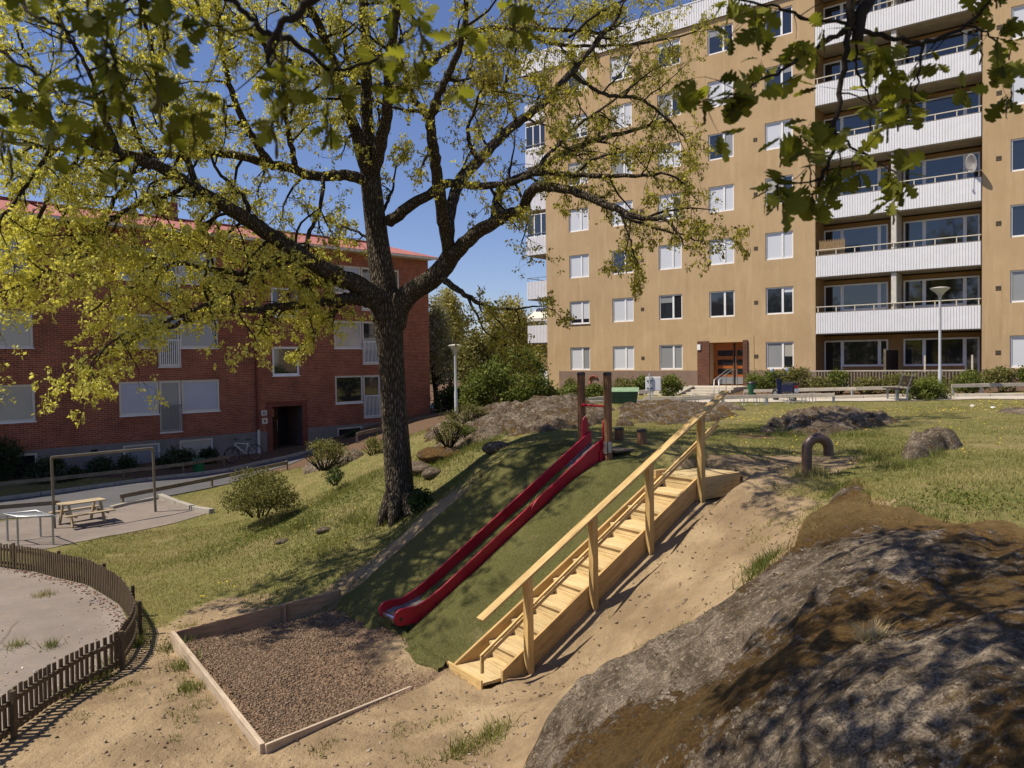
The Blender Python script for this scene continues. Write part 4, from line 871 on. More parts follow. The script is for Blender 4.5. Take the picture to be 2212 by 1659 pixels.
# which sashes show blinds: b blind, g dark glass, y grey blind   (rows from the ground up)
pat = {0: ['by','bb','yy',None,'yg','bb','bb'], 1: ['bb','bb','gg','gg','gg','yy','bb'], 2: ['bb','gg','bb','bb','bb','gg','yy'], 3: ['bb','bb','bg','bb','gg','gg','bb'], 4: ['gb','yb','bb','gy','bb','bb','gg'], 5: ['bb','bb','yg','bb','gg','bg','bb'], 6: ['gb','bb','gg','gg','gg','gg','bb']}
kk = {'b': 'blind', 'g': 'glass', 'y': 'blind_grey'}
for k in range(7):
    for ci, x in enumerate(cols):
        if pat[k][ci] is None: continue
        wd = put('window', fm, yb, (x, .06, -.58+2.8*k))
        for q_, s_ in ((0, pat[k][ci][0]), (1, pat[k][ci][1])):
            put('pane', pm_[kk[s_]][q_], wd, (0, .03, 0))
            if s_ == 'g' and (k*3+ci*5+q_) % 4 < 2: put('curtain', half_me[(k+ci) % 3][q_], wd, (0, .03, 0))
            if s_ == 'b' and (k*5+ci*3) % 4 == 1: put('curtain', gap_me[q_], wd, (0, .03, 0)); put('sill', sill_me, wd, (0, -.06, 0))
# vents
mb = MB(); lb(mb, -.10, .10, -.012, .01, -.095, .095); vent_me = meshof(mb, M['dark']); mb = MB()
for j in range(3): lb(mb, -.09, .09, -.02, -.011, -.07+j*.06, -.05+j*.06)
vs_me = meshof(mb, basic('vent_slats', (.2,.14,.08), .6, bump=0))
for k in range(7):
    for px in (1389, 1634, 2156): v = put('vent', vent_me, yb, (L(px), 0, .08+2.8*k)); put('vent_slats', vs_me, v, (0, 0, 0))
# loggias
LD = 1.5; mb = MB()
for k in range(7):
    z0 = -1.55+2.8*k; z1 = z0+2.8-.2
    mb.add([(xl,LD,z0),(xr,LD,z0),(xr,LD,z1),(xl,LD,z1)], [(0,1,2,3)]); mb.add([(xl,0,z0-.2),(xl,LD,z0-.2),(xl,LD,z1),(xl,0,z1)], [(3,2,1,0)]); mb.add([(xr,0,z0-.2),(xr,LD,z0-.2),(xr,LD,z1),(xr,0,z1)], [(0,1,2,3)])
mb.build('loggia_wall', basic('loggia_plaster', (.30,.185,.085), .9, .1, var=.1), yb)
def corr(mb, x0, x1, z0, z1, y, axis='x', pitch=.115, dep=.03):
    nrib = int(round(abs(x1-x0)/pitch)); p = (x1-x0)/nrib; pts = []
    for j in range(nrib):
        a = x0+j*p; pts += [(a, dep*.9), (a+p*.14, 0), (a+p*.80, 0), (a+p*.92, dep*.9)]
    pts.append((x1, dep*.9)); f = (lambda u, v, z: (u, y+v, z)) if axis == 'x' else (lambda u, v, z: (y+v, u, z))
    vs = []
    for u, v in pts: vs += [f(u, v, z0), f(u, v, z1)]
    fs = [(2*j, 2*j+2, 2*j+3, 2*j+1) for j in range(len(pts)-1)]; mb.add(vs, fs)
    q0, q1 = min(x0, x1), max(x0, x1)
    if axis == 'x': lb(mb, q0, q1, y+dep, y+dep+.03, z0, z1)
    else: lb(mb, y+min(0, dep)+(.0), y+max(0, dep)+.001, q0, q1, z0, z1) if False else lb(mb, y+(.032 if dep > 0 else -.062), y+(.062 if dep > 0 else -.032), q0, q1, z0, z1)
mb = MB(); lb(mb, xl+.01, xr-.01, .0, LD-.01, -.19, 0); slab_me = meshof(mb, M['slab'])
mb = MB(); corr(mb, xl+.03, xr-.03, -.13, .89, -.05); fas_me = meshof(mb, M['corr'])
mb = MB(); lb(mb, xl+.03, xr-.03, -.01, .05, 1.155, 1.195); 
for j in range(9): x = xl+.12+(xr-xl-.24)*j/8; lb(mb, x-.02, x+.02, 0, .04, .9, 1.155)
rl_me = meshof(mb, M['rail_beige'])
mb = MB(); lb(mb, xl+.03, xr-.03, -.03, .045, .895, .915); cap_me = meshof(mb, M['slab'])
xc = L(1930); mb = MB(); lb(mb, xc-.11, xc+.11, .06, .3, 0, 2.6); lb(mb, xc-.05, xc+.05, .3, LD-.005, 0, 2.6); div_me = meshof(mb, basic('white_pillar', (.6,.57,.52), .8, .2, bump=.1))
LY = lambda px: yf.l(px, LD-.04)
strips = [(LY(1781), LY(1926)-.15, [LY(1820), LY(1900)], True), (LY(1952), LY(2119)-.05, [LY(1996.5), LY(2084)], False)]
def strip_parts():
    out = []
    for x0, x1, ms, dl in strips:
        # a door that reaches the floor at one end, windows beside it
        mb = MB(); t = .075; z0, z1 = -.5+1.5, .82+1.5
        seq = [x0]+ms+[x1]; di = 0 if dl else len(seq)-2
        lb(mb, x0, x1, 0, .07, z1-t, z1)
        for j, (a, b) in enumerate(zip(seq, seq[1:])):
            zb = .06 if j == di else z0
            lb(mb, a, a+t, 0, .07, zb, z1-t); lb(mb, b-t, b-.002, 0, .07, zb, z1-t); lb(mb, a+t, b-t, 0, .07, zb, zb+t*1.3)
        fr_ = meshof(mb, M['white']); panes = []
        for j, (a, b) in enumerate(zip(seq, seq[1:])):
            mb = MB(); lb(mb, a+t, b-t, .02, .04, (.06 if j == di else z0)+t*1.3, z1-t); panes.append(meshof(mb, M['glass']))
        out.append((fr_, panes))
    return out
sp = strip_parts()
for k in range(7):
    z = -1.5+2.8*k
    if k > 0:
        b = put('balcony', slab_me, yb, (0, 0, z-.0)); put('corrugated_front', fas_me, b, (0, 0, -.144+.13-.0)); put('railing', rl_me, b, (0, 0, 0)); put('front_cap', cap_me, b, (0, 0, 0))
        put('balcony_divider', div_me, yb, (0, 0, z))
    for f_, ps in sp:
        w_ = put('balcony_window', f_, yb, (0, LD-.075, z))
        for q in ps: put('pane', q, w_, (0, 0, 0))
mb = MB(); lb(mb, xl, xr, -.0, LD, 17.9, 18.04); mb.build('loggia_roof', M['slab'], yb)
# gable balconies on the left end
mb = MB(); lb(mb, -1.72, -.01, .32, 3.3, -.19, 0); gs_me = meshof(mb, M['slab'])
mb = MB(); corr(mb, -1.75, -.02, -.13, .98, .27); corr(mb, .30, 3.3, -.13, .98, -1.75, 'y'); gf_me = meshof(mb, M['corr'])
mb = MB(); lb(mb, -1.74, -.02, .29, .32, 1.2, 1.235); lb(mb, -1.76, -1.73, .3, 3.3, 1.2, 1.235)
for x in (-1.7, -.9, -.06): lb(mb, x-.015, x+.015, .3, .325, .98, 1.2)
gr_me = meshof(mb, M['galv'])
for k in range(0, 7):
    b = put('end_balcony', gs_me, yb, (0, 0, -1.5+2.8*k)); put('corrugated_front', gf_me, b, (0, 0, 0)); put('railing', gr_me, b, (0, 0, 0))
    if k in (3, 5):
        mb = frame_mb(1.72, 1.45, [.6, 1.15], .05, .04); o = mb.build('balcony_glazing', M['white'], b); o.location = (-1.74, .33, 1.0); mb = MB(); lb(mb, .05, 1.67, .015, .025, .06, 1.4); mb.build('pane', M['glass'], o)
    if k == 1:
        mb = MB(); mb.add([(-1.7,.2,1.45),(-.05,.2,1.45),(-.05,.9,2.1),(-1.45,.9,2.1),(-1.7,.2,1.25),(-.05,.2,1.25)], [(0,1,2,3),(4,5,1,0)]); mb.build('awning', M['offwhite'], b)
BAM = N('bamboo_screen'); c_ = BAM.ramp(BAM.noise(3, 4, .6, BAM.map((30, 30, 1.5))), [(.3, (.16,.10,.05)), (.7, (.42,.29,.15))]); BAM.fin(c_, .8, .2); M['bamboo'] = BAM.m
mb = MB(); 
for j in range(34): x = -1.15+j*.033; lb(mb, x, x+.024, .33, .345, 1.0, 1.72+.03*math.sin(j*2.3))
mb.build('bamboo_screen', M['bamboo'], yb).location = (0, 0, -1.5)
mb = MB(); x0 = L(1769); 
for j in range(36): x = x0+j*.034; lb(mb, x, x+.025, .09, .105, .85, 1.62+.05*math.sin(j*1.7))
mb.build('bamboo_screen', M['bamboo'], yb).location = (0, 0, -1.5+5.6)
# roof edge band
mb = MB(); corr(mb, -1.8, XE, 18.05, 19.2, -.12, pitch=.14); corr(mb, -.1, 13.2, 18.05, 19.2, -1.8, 'y', pitch=.14); lb(mb, -1.82, XE, -.14, 13.2, 19.2, 19.26); lb(mb, -1.8, 0, .0, 13.2, 17.98, 18.04); mb.build('roof_band', M['corr'], yb)
# entrance
x0, x1 = door[0], door[1]; p0, p1 = L(1508), L(1616)
for a_, b_ in ((p0, x0), (x1, p1)): mb = MB(); lb(mb, a_, b_, -.10, .0, -1.9, .95); mb.build('brick_pier', M['brick_brown'], yb)
mb = MB(); lb(mb, x0, x1, -.09, .0, .86, .95); lb(mb, L(1496), p0, -.02, 0, -.64, 1.2); lb(mb, p1, L(1629), -.02, 0, -.64, 1.2); lb(mb, p0, p1, -.02, 0, .95, 1.2); mb.build('plaster_surround', M['plaster_pale'], yb)
dw = (x1-x0)
dr = MB(); lb(dr, x0, x1, .45, .5, -1.4, .86); ed = dr.build('entrance_door', M['door_orange'], yb)
ca, cb = x0+dw*.10, x0+dw*.60; mb = MB()
for z in (.28, -.22, -.70): lb(mb, ca+.06, cb-.02, .435, .45, z-.15, z+.15); lb(mb, cb+.22, x1-.06, .435, .45, z-.15, z+.15)
mb.build('glass_strips', M['glass'], ed); mb = MB(); lb(mb, ca, cb+.02, .43, .45, -1.38, -1.0); lb(mb, cb+.14, x1-.04, .43, .45, -1.38, -1.0); mb.build('kick_plate', M['galv'], ed)
mb = MB(); lb(mb, cb+.03, cb+.12, .42, .45, -1.38, .8); mb.build('glazing_bar', M['dark'], ed); mb = MB(); mb.tube([(cb+.16, .4, -.5), (cb+.16, .4, .1)], .015, 8); mb.build('handle', M['steel'], ed)
mb = MB(); lb(mb, p0+.02, p0+.2, -.16, -.1, .48, .78); mb.build('intercom', M['white'], yb)  # white intercom box on the left brick pier
# vent pipe on plinth
mb = MB(); q = L(1283); mb.tube([(q-.28, -.05, -1.55), (q-.28, -.05, -1.2)]+[(q-.28+.28-.28*math.cos(a), -.05-.02*math.sin(a), -1.2+.26*math.sin(a)) for a in np.linspace(0, 2.6, 10)], .075, 10); mb.build('vent_pipe', basic('rust_red_pipe', (.2,.06,.04), .6), yb)
# steps and landing in front of the door
def gpt(fac, l, y): 
    v = fac.o+fac.d*l+fac.i*y; return v
st = empty('entrance_steps', gpt(yf, (p0+p1)/2, -2)+Vector((0,0,-1.9)), 'pale concrete steps and landing leading up to the orange entrance door', 'steps', rz=yf.rz)
def inst(mb, name, m, parent, bevel=0):   # mesh given in facade coordinates
    o = mb.build(name, m, None, bevel=bevel); o.parent = parent; o.matrix_parent_inverse = WM(parent).inverted(); o.location = yf.o; o.rotation_euler = (0, 0, yf.rz); return o
xs0 = p0-.2; xs1 = p1+.15
mb = MB(); lb(mb, xs0, xs1, -2.3, -.101, -2.6, -1.46); inst(mb, 'landing', M['lightconcrete'], st, .01)
for j in range(4):
    mb = MB(); lb(mb, xs0-.35*(j+1)-.3, xs1, -2.3-.36*(j+1), -2.3-.36*j, -2.8, -1.46-.115*(j+1)); inst(mb, 'step', M['lightconcrete'], st, .01)
for q in (.55, 1.25):
    mb = MB(); mb.add([(xs0+q-.9,-4.0,-1.96),(xs0+q-.6,-4.0,-1.96),(xs0+q-.2,-2.3,-1.43),(xs0+q-.5,-2.3,-1.43),(xs0+q-.9,-4.0,-1.91),(xs0+q-.6,-4.0,-1.91),(xs0+q-.2,-2.3,-1.38),(xs0+q-.5,-2.3,-1.38)], [(3,2,1,0),(4,5,6,7),(0,1,5,4),(1,2,6,5),(2,3,7,6),(3,0,4,7)]); inst(mb, 'pram_ramp', M['concrete'], st)
mb = MB()
for q in (0, .25): mb.tube([(xs1-.1-q, -3.9, -1.9), (xs1-.1-q, -3.85, -1.05), (xs1-.1-q, -2.2, -.55), (xs1-.1-q, -1.6, -.55), (xs1-.1-q, -1.6, -1.46)], .022, 8)
mb.tube([(xs1-.1, -3.0, -1.7), (xs1-.1, -3.0, -.8)], .018, 8)
inst(mb, 'handrail', M['galv'], st)
# satellite dish
k3 = -1.5+8.4; dish = empty('satellite_dish', gpt(yf, L(2104), -.15)+Vector((0,0,k3+1.5)), 'grey satellite dish on the balcony railing at the right end', 'satellite dish', rz=yf.rz)
mb = MB(); prof = [(.0, .0), (.12, .008), (.24, .035), (.36, .085), (.42, .12), (.42, .13), (.36, .10), (.0, .015)]; mb.lathe(prof, (0,0,0), 24); me_ = meshof(mb, basic('grey_dish', (.3,.29,.29), .5, bump=0))
o = put('reflector', me_, dish, (0, 0, 0)); o.rotation_euler = (R(100), 0, R(-52)); mb = MB(); mb.tube([(0,.1,-.5),(0,.1,0)], .025, 8); mb.tube([(0,.1,-.25),(-.45,-.35,-.3)], .012, 6); mb.box((-.46,-.36,-.27), (.07,.07,.07)); mb.build('arm', M['dark'], dish)
# patio fence and screens at the ground-floor flats
pfn = empty('patio_fence', gpt(yf, xl, -1.2)+Vector((0,0,-1.9)), 'dark weathered board fence of the ground floor patios behind the shrubs', 'fence', rz=yf.rz)
mb = MB(); x = xl+.1
while x < xr-.2: lb(mb, x, x+.07, -1.32, -1.30, -2.1, -.72); x += .135
inst(mb, 'boards', M['greywood'], pfn); mb = MB(); lb(mb, xl+.05, xr-.3, -1.30, -1.25, -.7, -.64); lb(mb, xl+.05, xr-.3, -1.30, -1.26, -1.5, -1.42); inst(mb, 'top_rail', M['railwood'], pfn)
scn = empty('patio_screen', gpt(yf, xc, -.6)+Vector((0,0,-1.5)), 'tall dark plank screen between the two ground floor patios', 'screen', rz=yf.rz)
mb = MB(); 
for j in range(8): lb(mb, xc-.1, xc-.04, -1.2+.3*j, -.93+.3*j, -1.6, .28)
inst(mb, 'planks', M['darkwood'], scn); mb = MB(); lb(mb, xc-.14, xc-.04, -1.28, -1.2, -1.6, .33); inst(mb, 'post', M['greywood'], scn)
for px, zt_ in ((2009, -.0), (2109, .0)):
    q = L(px); mb = MB(); lb(mb, q-.035, q+.035, -1.2, -1.13, -1.7, zt_); e = empty('patio_pole', gpt(yf, q, -1.2)+Vector((0,0,-1.7)), 'thin wooden pole rising above the patio fence %s' % ('left of the street lamp' if px < 2050 else 'at the right end of the patio'), 'pole', rz=yf.rz); inst(mb, 'pole', M['railwood'], e)
# ------------------------------------------------------------------ RED BRICK BLOCK
rf = Fac(0, 79864/2764, (math.cos(R(45.4)), math.sin(R(45.4))))
rb_ = empty('brick_block', rf.o, 'long red brick apartment block with pink tiled roof on the left', 'building', rz=rf.rz)
L2 = rf.l; XL, XR = -14.0, L2(928); EZ, PZ, GZ = 5.75, -3.1, -5.2
wins = []; fren = []
for k in range(3):
    z = 2.8*k
    wins += [(L2(-62), L2(74), -2.02+z, -.6+z, 'w'), (L2(255), L2(342), -2.02+z, -.6+z, 'w'), (L2(390), L2(473), -2.02+z, -.6+z, 'w'), (L2(723), L2(783.5), -2.02+z, -.6+z, 'w'), (L2(821), L2(866), -2.02+z, -.6+z, 'w')]
    fren += [(L2(342), L2(390), -2.82+z, -.6+z), (L2(783.5), L2(821), -2.82+z, -.6+z)]
stairw = [(L2(588.5), L2(646.6), -.53+2.8*k, .87+2.8*k) for k in range(2)]
base = [(L2(-20), L2(75), -4.35, -3.22), (L2(260), L2(341), -4.45, -3.22), (L2(383), L2(456), -4.2, -3.2), (L2(726), L2(780), -4.0, -3.22)]
dh = (L2(585), L2(650), -4.25, -1.98, 1.4)
hol = [(a, b, c, d, .1) for a, b, c, d, _ in wins]+[(a+.0, b-.0, c, d, .1) for a, b, c, d in fren]+[(a, b, c, d, .1) for a, b, c, d in stairw]+[dh]
def shell2(mb):
    D = 10.0; mb.add([(XL,0,GZ),(XL,D,GZ),(XL,D,EZ),(XL,0,EZ),(XR,0,GZ),(XR,D,GZ),(XR,D,EZ),(XR,0,EZ),(XL,D/2,7.0),(XR,D/2,7.0)], [(0,1,2,3),(5,4,7,6),(1,5,6,2),(3,2,8),(6,7,9)])
wallgrid('wall', M['brick'], rb_, XL, XR, PZ, EZ, hol, extra=shell2)
wallgrid('plinth', M['plinth_grey'], rb_, XL, XR, GZ, PZ, [(a, b, c, d, .1) for a, b, c, d in base]+[dh], y=-.012)
def winobj(parent, x0, x1, z0, z1, glass, mull=(), t=.075, nm='window', m='offwhite', yy=.03, sill=True):
    w_ = x1-x0; h_ = z1-z0; o = frame_mb(w_, h_, list(mull), t, .07).build(nm, M[m], parent); o.location = (x0, yy, z0)
    ed_ = [0]+list(mull)+[w_]
    for j, (a, b) in enumerate(zip(ed_, ed_[1:])):
        mb = MB(); lb(mb, a+t*.75, b-t*.75, .03, .045, t, h_-t*.9); mb.build('pane', M[glass if isinstance(glass, str) else glass[j]], o)
    if sill: mb = MB(); lb(mb, -.03, w_+.03, -.07, .02, -.03, .012); mb.build('sill', M['white'], o)
    return o
gl = {0: ['curtain','roller','roller','glass','glass'], 1: ['curtain','glass','blind_grey','curtain','curtain'], 2: ['roller','blind_grey','roller','roller','glass']}
for i_, (a, b, c, d, _) in enumerate(wins): winobj(rb_, a+.01, b-.01, c, d, gl[i_//5][i_ % 5], t=.09)
mb_r = {}
for i_, (a, b, c, d) in enumerate(fren):
    o = winobj(rb_, a+.01, b-.01, c, d, 'glass' if i_ != 0 else 'blind_grey', t=.1, nm='french_window', sill=True)
    w_ = b-a; mb = MB(); lb(mb, .0, w_, -.12, -.09, 1.13, 1.17); lb(mb, 0, w_, -.12, -.09, .06, .09); j = .03
    while j < w_-.02: lb(mb, j, j+.03, -.115, -.1, .09, 1.13); j += .085
    mb.build('railing', basic('grey_railing_%d' % i_, (.24,.235,.22), .5, bump=0) if not mb_r else mb_r['m'], o); mb_r.setdefault('m', o.children[-1].data.materials[0] if o.children else M['galv'])
for a, b, c, d in stairw: winobj(rb_, a, b, c, d, 'glass', t=.1, m='white')
for i_, (a, b, c, d) in enumerate(base): winobj(rb_, a, b, c, d, ['glass','blind_grey','curtain','glass'][i_], t=.09, yy=.02)
# door niche
x0, x1 = dh[0], dh[1]; mb = MB(); lb(mb, x0, x1, 1.4, 1.45, -4.25, -1.98); nd = mb.build('niche_back', M['dark'], rb_)
mb = MB(); lb(mb, x0+.0, x0+1.0, 1.3, 1.36, -4.2, -2.02); dd = mb.build('entrance_door', wood('brown_door', (.16,.06,.02), (.1,.035,.012), 'Z', .4, .7, False), rb_); mb = MB(); lb(mb, x0+.12, x0+.8, 1.28, 1.3, -3.1, -2.15); mb.build('pane', M['glass'], dd); mb = MB(); lb(mb, x0+.9, x0+.94, 1.2, 1.3, -3.3, -2.7); mb.build('handle', M['steel'], dd)
mb = MB(); lb(mb, x0-.28, x0, -.03, .0, -4.25, -1.75); lb(mb, x1, x1+.28, -.03, 0, -4.25, -1.75); lb(mb, x0, x1, -.03, 0, -1.98, -1.75); mb.build('door_surround', brick('niche_brick', (.22,.06,.038), (.14,.04,.027), (.2,.11,.08)), rb_)
mb = MB(); lb(mb, x0-.5, x1+.5, -1.0, 1.4, -4.6, -4.26); mb.build('threshold', M['concrete'], rb_)
# downpipe, signs, vent
q = L2(552); mb = MB(); mb.tube([(q, -.3, EZ-.05), (q, -.08, EZ-.45), (q, -.08, -3.05)], .05, 10); dpp = mb.build('downpipe', M['drain_red'], rb_); mb = MB(); mb.tube([(q+.02, -.09, -3.0), (q+.02, -.09, -4.4)], .065, 10); mb.build('pipe_foot', M['offwhite'], dpp)
for px, z0, z1, w_ in ((561, -2.36, -2.12, .28), (562, -2.75, -2.48, .28)):
    mb = MB(); q = L2(px); lb(mb, q, q+w_, -.05, 0, z0, z1); s_ = mb.build('sign_box', M['offwhite'], rb_); mb = MB(); 
    if z0 > -2.5: lb(mb, q+.08, q+.12, -.056, -.05, z0+.05, z1-.05); lb(mb, q+.16, q+.2, -.056, -.05, z0+.05, z1-.05)
    else: lb(mb, q+.09, q+.19, -.056, -.05, z0+.08, z1-.08)
    mb.build('sign_mark', basic('mark_%d' % px, (.03,.05,.12) if z0 > -2.5 else (.3,.08,.03), .5, bump=0), s_)
mb = MB(); lb(mb, L2(190), L2(190)+.25, -.03, 0, -3.42, -3.28); mb.build('wall_vent', M['dark'], rb_)
# roof
n = N('pink_tile_roof'); v = n.map((1,1,1)); w1 = n.wave(1.6, 0, v, 'X', 0); w2 = n.wave(1.15, 0, v, 'Y', 0)
c = n.ramp(w1, [(.0, (.30,.10,.085)), (.35, (.50,.19,.165)), (.8, (.56,.23,.2))]); c = n.mix(n.ramp(w2, [(.0, .6), (.2, 0)]), c, (.22,.07,.06)); c = n.mix(1, c, n.ramp(n.noise(1.1, 4), [(.3, .8), (.7, 1.1)]), 'MULTIPLY')
n.bump(n.math('ADD', w1, w2), .6, .03); M['tiles'] = n.fin(c, .7, .2)
mb = MB(); e0 = -.5; zr = 7.1; ze = EZ-.02
xm = L2(470)
mb.add([(XL-.4,e0,ze),(XR+.4,e0,ze),(XR+.4,5,zr),(XL-.4,5,zr),(XL-.4,e0,ze+.1),(XR+.4,e0,ze+.1),(XR+.4,5,zr+.1),(XL-.4,5,zr+.1)], [(3,2,1,0),(4,5,6,7),(0,1,5,4),(1,2,6,5),(3,0,4,7)])
mb.add([(XL-.4,5,zr),(XR+.4,5,zr),(XR+.4,10.5,ze),(XL-.4,10.5,ze),(XL-.4,5,zr+.1),(XR+.4,5,zr+.1),(XR+.4,10.5,ze+.1),(XL-.4,10.5,ze+.1)], [(3,2,1,0),(4,5,6,7),(1,2,6,5),(2,3,7,6),(3,0,4,7)])
roof = mb.build('roof', M['tiles'], rb_)
mb = MB(); mb.tube([(XL-.4, 5, zr+.12), (XR+.4, 5, zr+.12)], .1, 8); mb.build('ridge_cap', M['drain_red'], roof)
q = L2(368, 5); mb = MB(); lb(mb, q-.4, q+.4, 4.6, 5.4, 6.6, 8.0); ch = mb.build('chimney', M['drain_red'], roof)
mb = MB(); lb(mb, XL-.4, XR+.4, e0-.12, e0-.02, ze-.06, ze+.06); mb.build('gutter', M['offwhite'], rb_)
mb = MB(); lb(mb, XL, XR, e0, -.0, ze-.06, ze-.03); mb.build('soffit', M['offwhite'], rb_)
# ================================================================== VEGETATION
n = N('oak_bark'); v = n.map((9, 9, 2.2)); f = n.vor(2.6, v, 'DISTANCE_TO_EDGE'); g = n.noise(7, 6, .7)
c = n.ramp(f, [(.0, (.035,.027,.02)), (.12, (.11,.088,.066)), (.4, (.22,.185,.14))]); c = n.mix(n.ramp(n.noise(11, 4, .7), [(.6, 0), (.7, .6)]), c, (.30,.29,.25)); c = n.mix(n.ramp(n.noise(1.2, 3), [(.45, 0), (.7, .5)]), c, (.06,.055,.03))
n.bump(n.math('ADD', n.ramp(f, [(0, 0), (.3, 1)]), n.math('MULTIPLY', g, .6)), 1.0, .05); M['bark'] = n.fin(c, .95, .1)
M['bark_dark'] = basic('dark_twig_bark', (.035,.027,.02), .9, .1, var=.35, ns=9, bump=.5, bs=60, bd=.01)
M['oakleaf'] = leafmat('young_oak_leaves', (.14,.115,.034), (.50,.455,.09), (.86,.82,.24), .5)
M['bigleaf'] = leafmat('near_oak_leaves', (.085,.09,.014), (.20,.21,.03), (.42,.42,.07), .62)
def tubes_np(chains, nside_fn=lambda r: 3 if r < .02 else (5 if r < .06 else 10)):
    Vs, Fs, n0 = [], [], 0
    for pts, rad in chains:
        ns = nside_fn(max(rad)); mb = MB(); mb.tube(pts, rad, ns, cap=False)
        Vs += mb.v; Fs += [tuple(i+n0 for i in f) for f in mb.f]; n0 += len(mb.v)
    return np.array(Vs), np.array(Fs)
def crm(pts, k=5):
    o = []
    for i in range(len(pts)-1):
        a, b, c, d = pts[max(i-1, 0)], pts[i], pts[i+1], pts[min(i+2, len(pts)-1)]
        for j in range(k):
            t = j/k; o.append(tuple(.5*((2*b[q])+(c[q]-a[q])*t+(2*a[q]-5*b[q]+4*c[q]-d[q])*t*t+(3*b[q]-a[q]-3*c[q]+d[q])*t**3) for q in range(len(a))))
    return o+[tuple(pts[-1])]
def leafquads(cen, size, per, spread, seed, rmul, down=.35, aspect=.6, rr=None):
    """small leaf faces round each centre; returns V,F,rnd"""
    rg = np.random.default_rng(seed); n_ = len(cen)*per; c = np.repeat(cen, per, 0)+rg.normal(0, spread, (n_, 3))
    d = rg.normal(0, 1, (n_, 3)); d[:, 2] -= down*1.6; d /= np.linalg.norm(d, axis=1)[:, None]
    u = np.cross(d, rg.normal(0, 1, (n_, 3))); u /= np.linalg.norm(u, axis=1)[:, None]+1e-9
    s = size*(.55+.9*rg.random(n_))[:, None]
    V = np.stack([c, c+d*s*.5+u*s*aspect*.5, c+d*s, c+d*s*.5-u*s*aspect*.5], 1).reshape(-1, 3)
    base = np.repeat(rmul, per) if hasattr(rmul, '__len__') else rmul
    return V, np.arange(4*n_).reshape(-1, 4), np.clip(base+rg.normal(0, .16, n_), 0, 1)
class Tree:
    def __init__(s, seed): s.r = random.Random(seed); s.ch = []; s.tips = []; s.tr = []
    def rv(s): return Vector((s.r.gauss(0, 1), s.r.gauss(0, 1), s.r.gauss(0, 1))).normalized()
    def grow(s, p, d, L, r, nseg, bend=.35, grav=0.0, rend=.3):
        pts = [p.copy()]; rad = [r]; d = d.normalized()
        for i in range(nseg):
            d = (d+s.rv()*bend+Vector((0, 0, grav))).normalized(); p = p+d*(L/nseg); pts.append(p.copy()); rad.append(r*(1-(1-rend)*(i+1)/nseg))
        s.ch.append((pts, rad)); return pts, rad, d
    def spray(s, p, d, L, r, lvl, tone, leafstep=.22, kids=5):
        pts, rad, de = s.grow(p, d, L, r, 6 if lvl else 4, .38 if lvl else .5, -.03 if lvl else -.06)
        if lvl == 0:
            s.tips.append(pts[-1]); s.tr.append(tone); 
            if s.r.random() < .6: s.tips.append(pts[2]+s.rv()*.05); s.tr.append(tone)
            return
        for k in range(kids):
            i = s.r.randint(1, len(pts)-1); dd = (de*.6+s.rv()*1.0+Vector((0, 0, .05))).normalized()
            s.spray(pts[i], dd, L*s.r.uniform(.32, .6), max(rad[i]*.55, .0035), lvl-1, tone, kids=kids)
        s.tips.append(pts[-1]); s.tr.append(tone)
T1 = Tree(5)
def limb(spec, Z0, Z1, dens=0, start=.2, tone=.6, Ls=1.0, up=.15, kids=5, wig=.02):
    pts2 = crm([(a, b, c) for a, b, c in spec], 5); n_ = len(pts2)
    pts, rad = [], []
    for i, (x, y, r) in enumerate(pts2):
        Z = Z0+(Z1-Z0)*i/(n_-1); p = P(x, y, Z); pts.append(p+T1.rv()*wig*(1 if 0 < i else 0)); rad.append(max(r*.88, 1.1)*Z/FOC)
    T1.ch.append((pts, rad))
    L = [0]
    for a, b in zip(pts, pts[1:]): L.append(L[-1]+(b-a).length)
    tot = L[-1]; k = int(tot*dens+.5)
    for j in range(k):
        d = tot*(start+(1-start)*(j+T1.r.random())/max(k, 1)); i = min(len(pts)-2, int(np.searchsorted(L, d))-1); i = max(i, 0)
        u = (d-L[i])/(L[i+1]-L[i]+1e-9); p = pts[i].lerp(pts[i+1], min(u, 1)); t_ = (pts[i+1]-pts[i]).normalized()
        s = T1.rv(); s = (s-t_*s.dot(t_)).normalized(); dd = s+t_*.55+Vector((0, 0, up))
        T1.spray(p, dd, T1.r.uniform(.7, 1.5)*Ls, min(rad[i]*.45, .03)+.004, 2, tone, kids=kids)
    if dens: T1.spray(pts[-1], pts[-1]-pts[-2], .9*Ls, rad[-1], 2, tone, kids=kids)
LT, RT = .66, .2  # leaf tones: sunlit left and shaded right of the crown put into the colour
# trunk and forks (x, y, half width) in photograph pixels at the distance of the oak
limb([(872,1135,42),(869,1110,38),(864,1060,35),(858,980,33.5),(852,900,32),(848,820,31),(843,750,32),(838,690,38),(832,645,40)], 16.9, 17.0, wig=0)
limb([(836,690,40),(828,610,32),(818,540,28),(810,470,26),(803,410,25),(800,370,24)], 17.0, 17.1, wig=.005)
limb([(800,385,20),(778,320,16),(758,250,14),(740,195,13),(715,120,11),(690,60,10),(665,0,9),(650,-60,8)], 17.1, 14.4, 2.32, .2, LT)
limb([(800,385,19),(796,300,16),(792,210,15),(790,120,13),(786,40,12),(780,-50,10)], 17.1, 16.0, 2.00, .2, LT)
limb([(806,380,18),(822,310,16),(835,250,14),(841,170,13),(846,90,11),(856,20,10),(864,-60,8)], 17.1, 14.0, 1.44, .2, .5)
limb([(848,700,34),(862,660,29),(890,630,26),(930,605,25),(960,575,24),(978,545,23)], 17.0, 16.4, wig=.005)
limb([(975,560,17),(962,500,16),(952,440,15),(944,380,14),(938,320,13),(930,270,12),(938,225,10),(965,170,9),(990,110,8),(1003,50,7),(1006,-20,6)], 16.4, 11.8, 0.95, .35, RT)
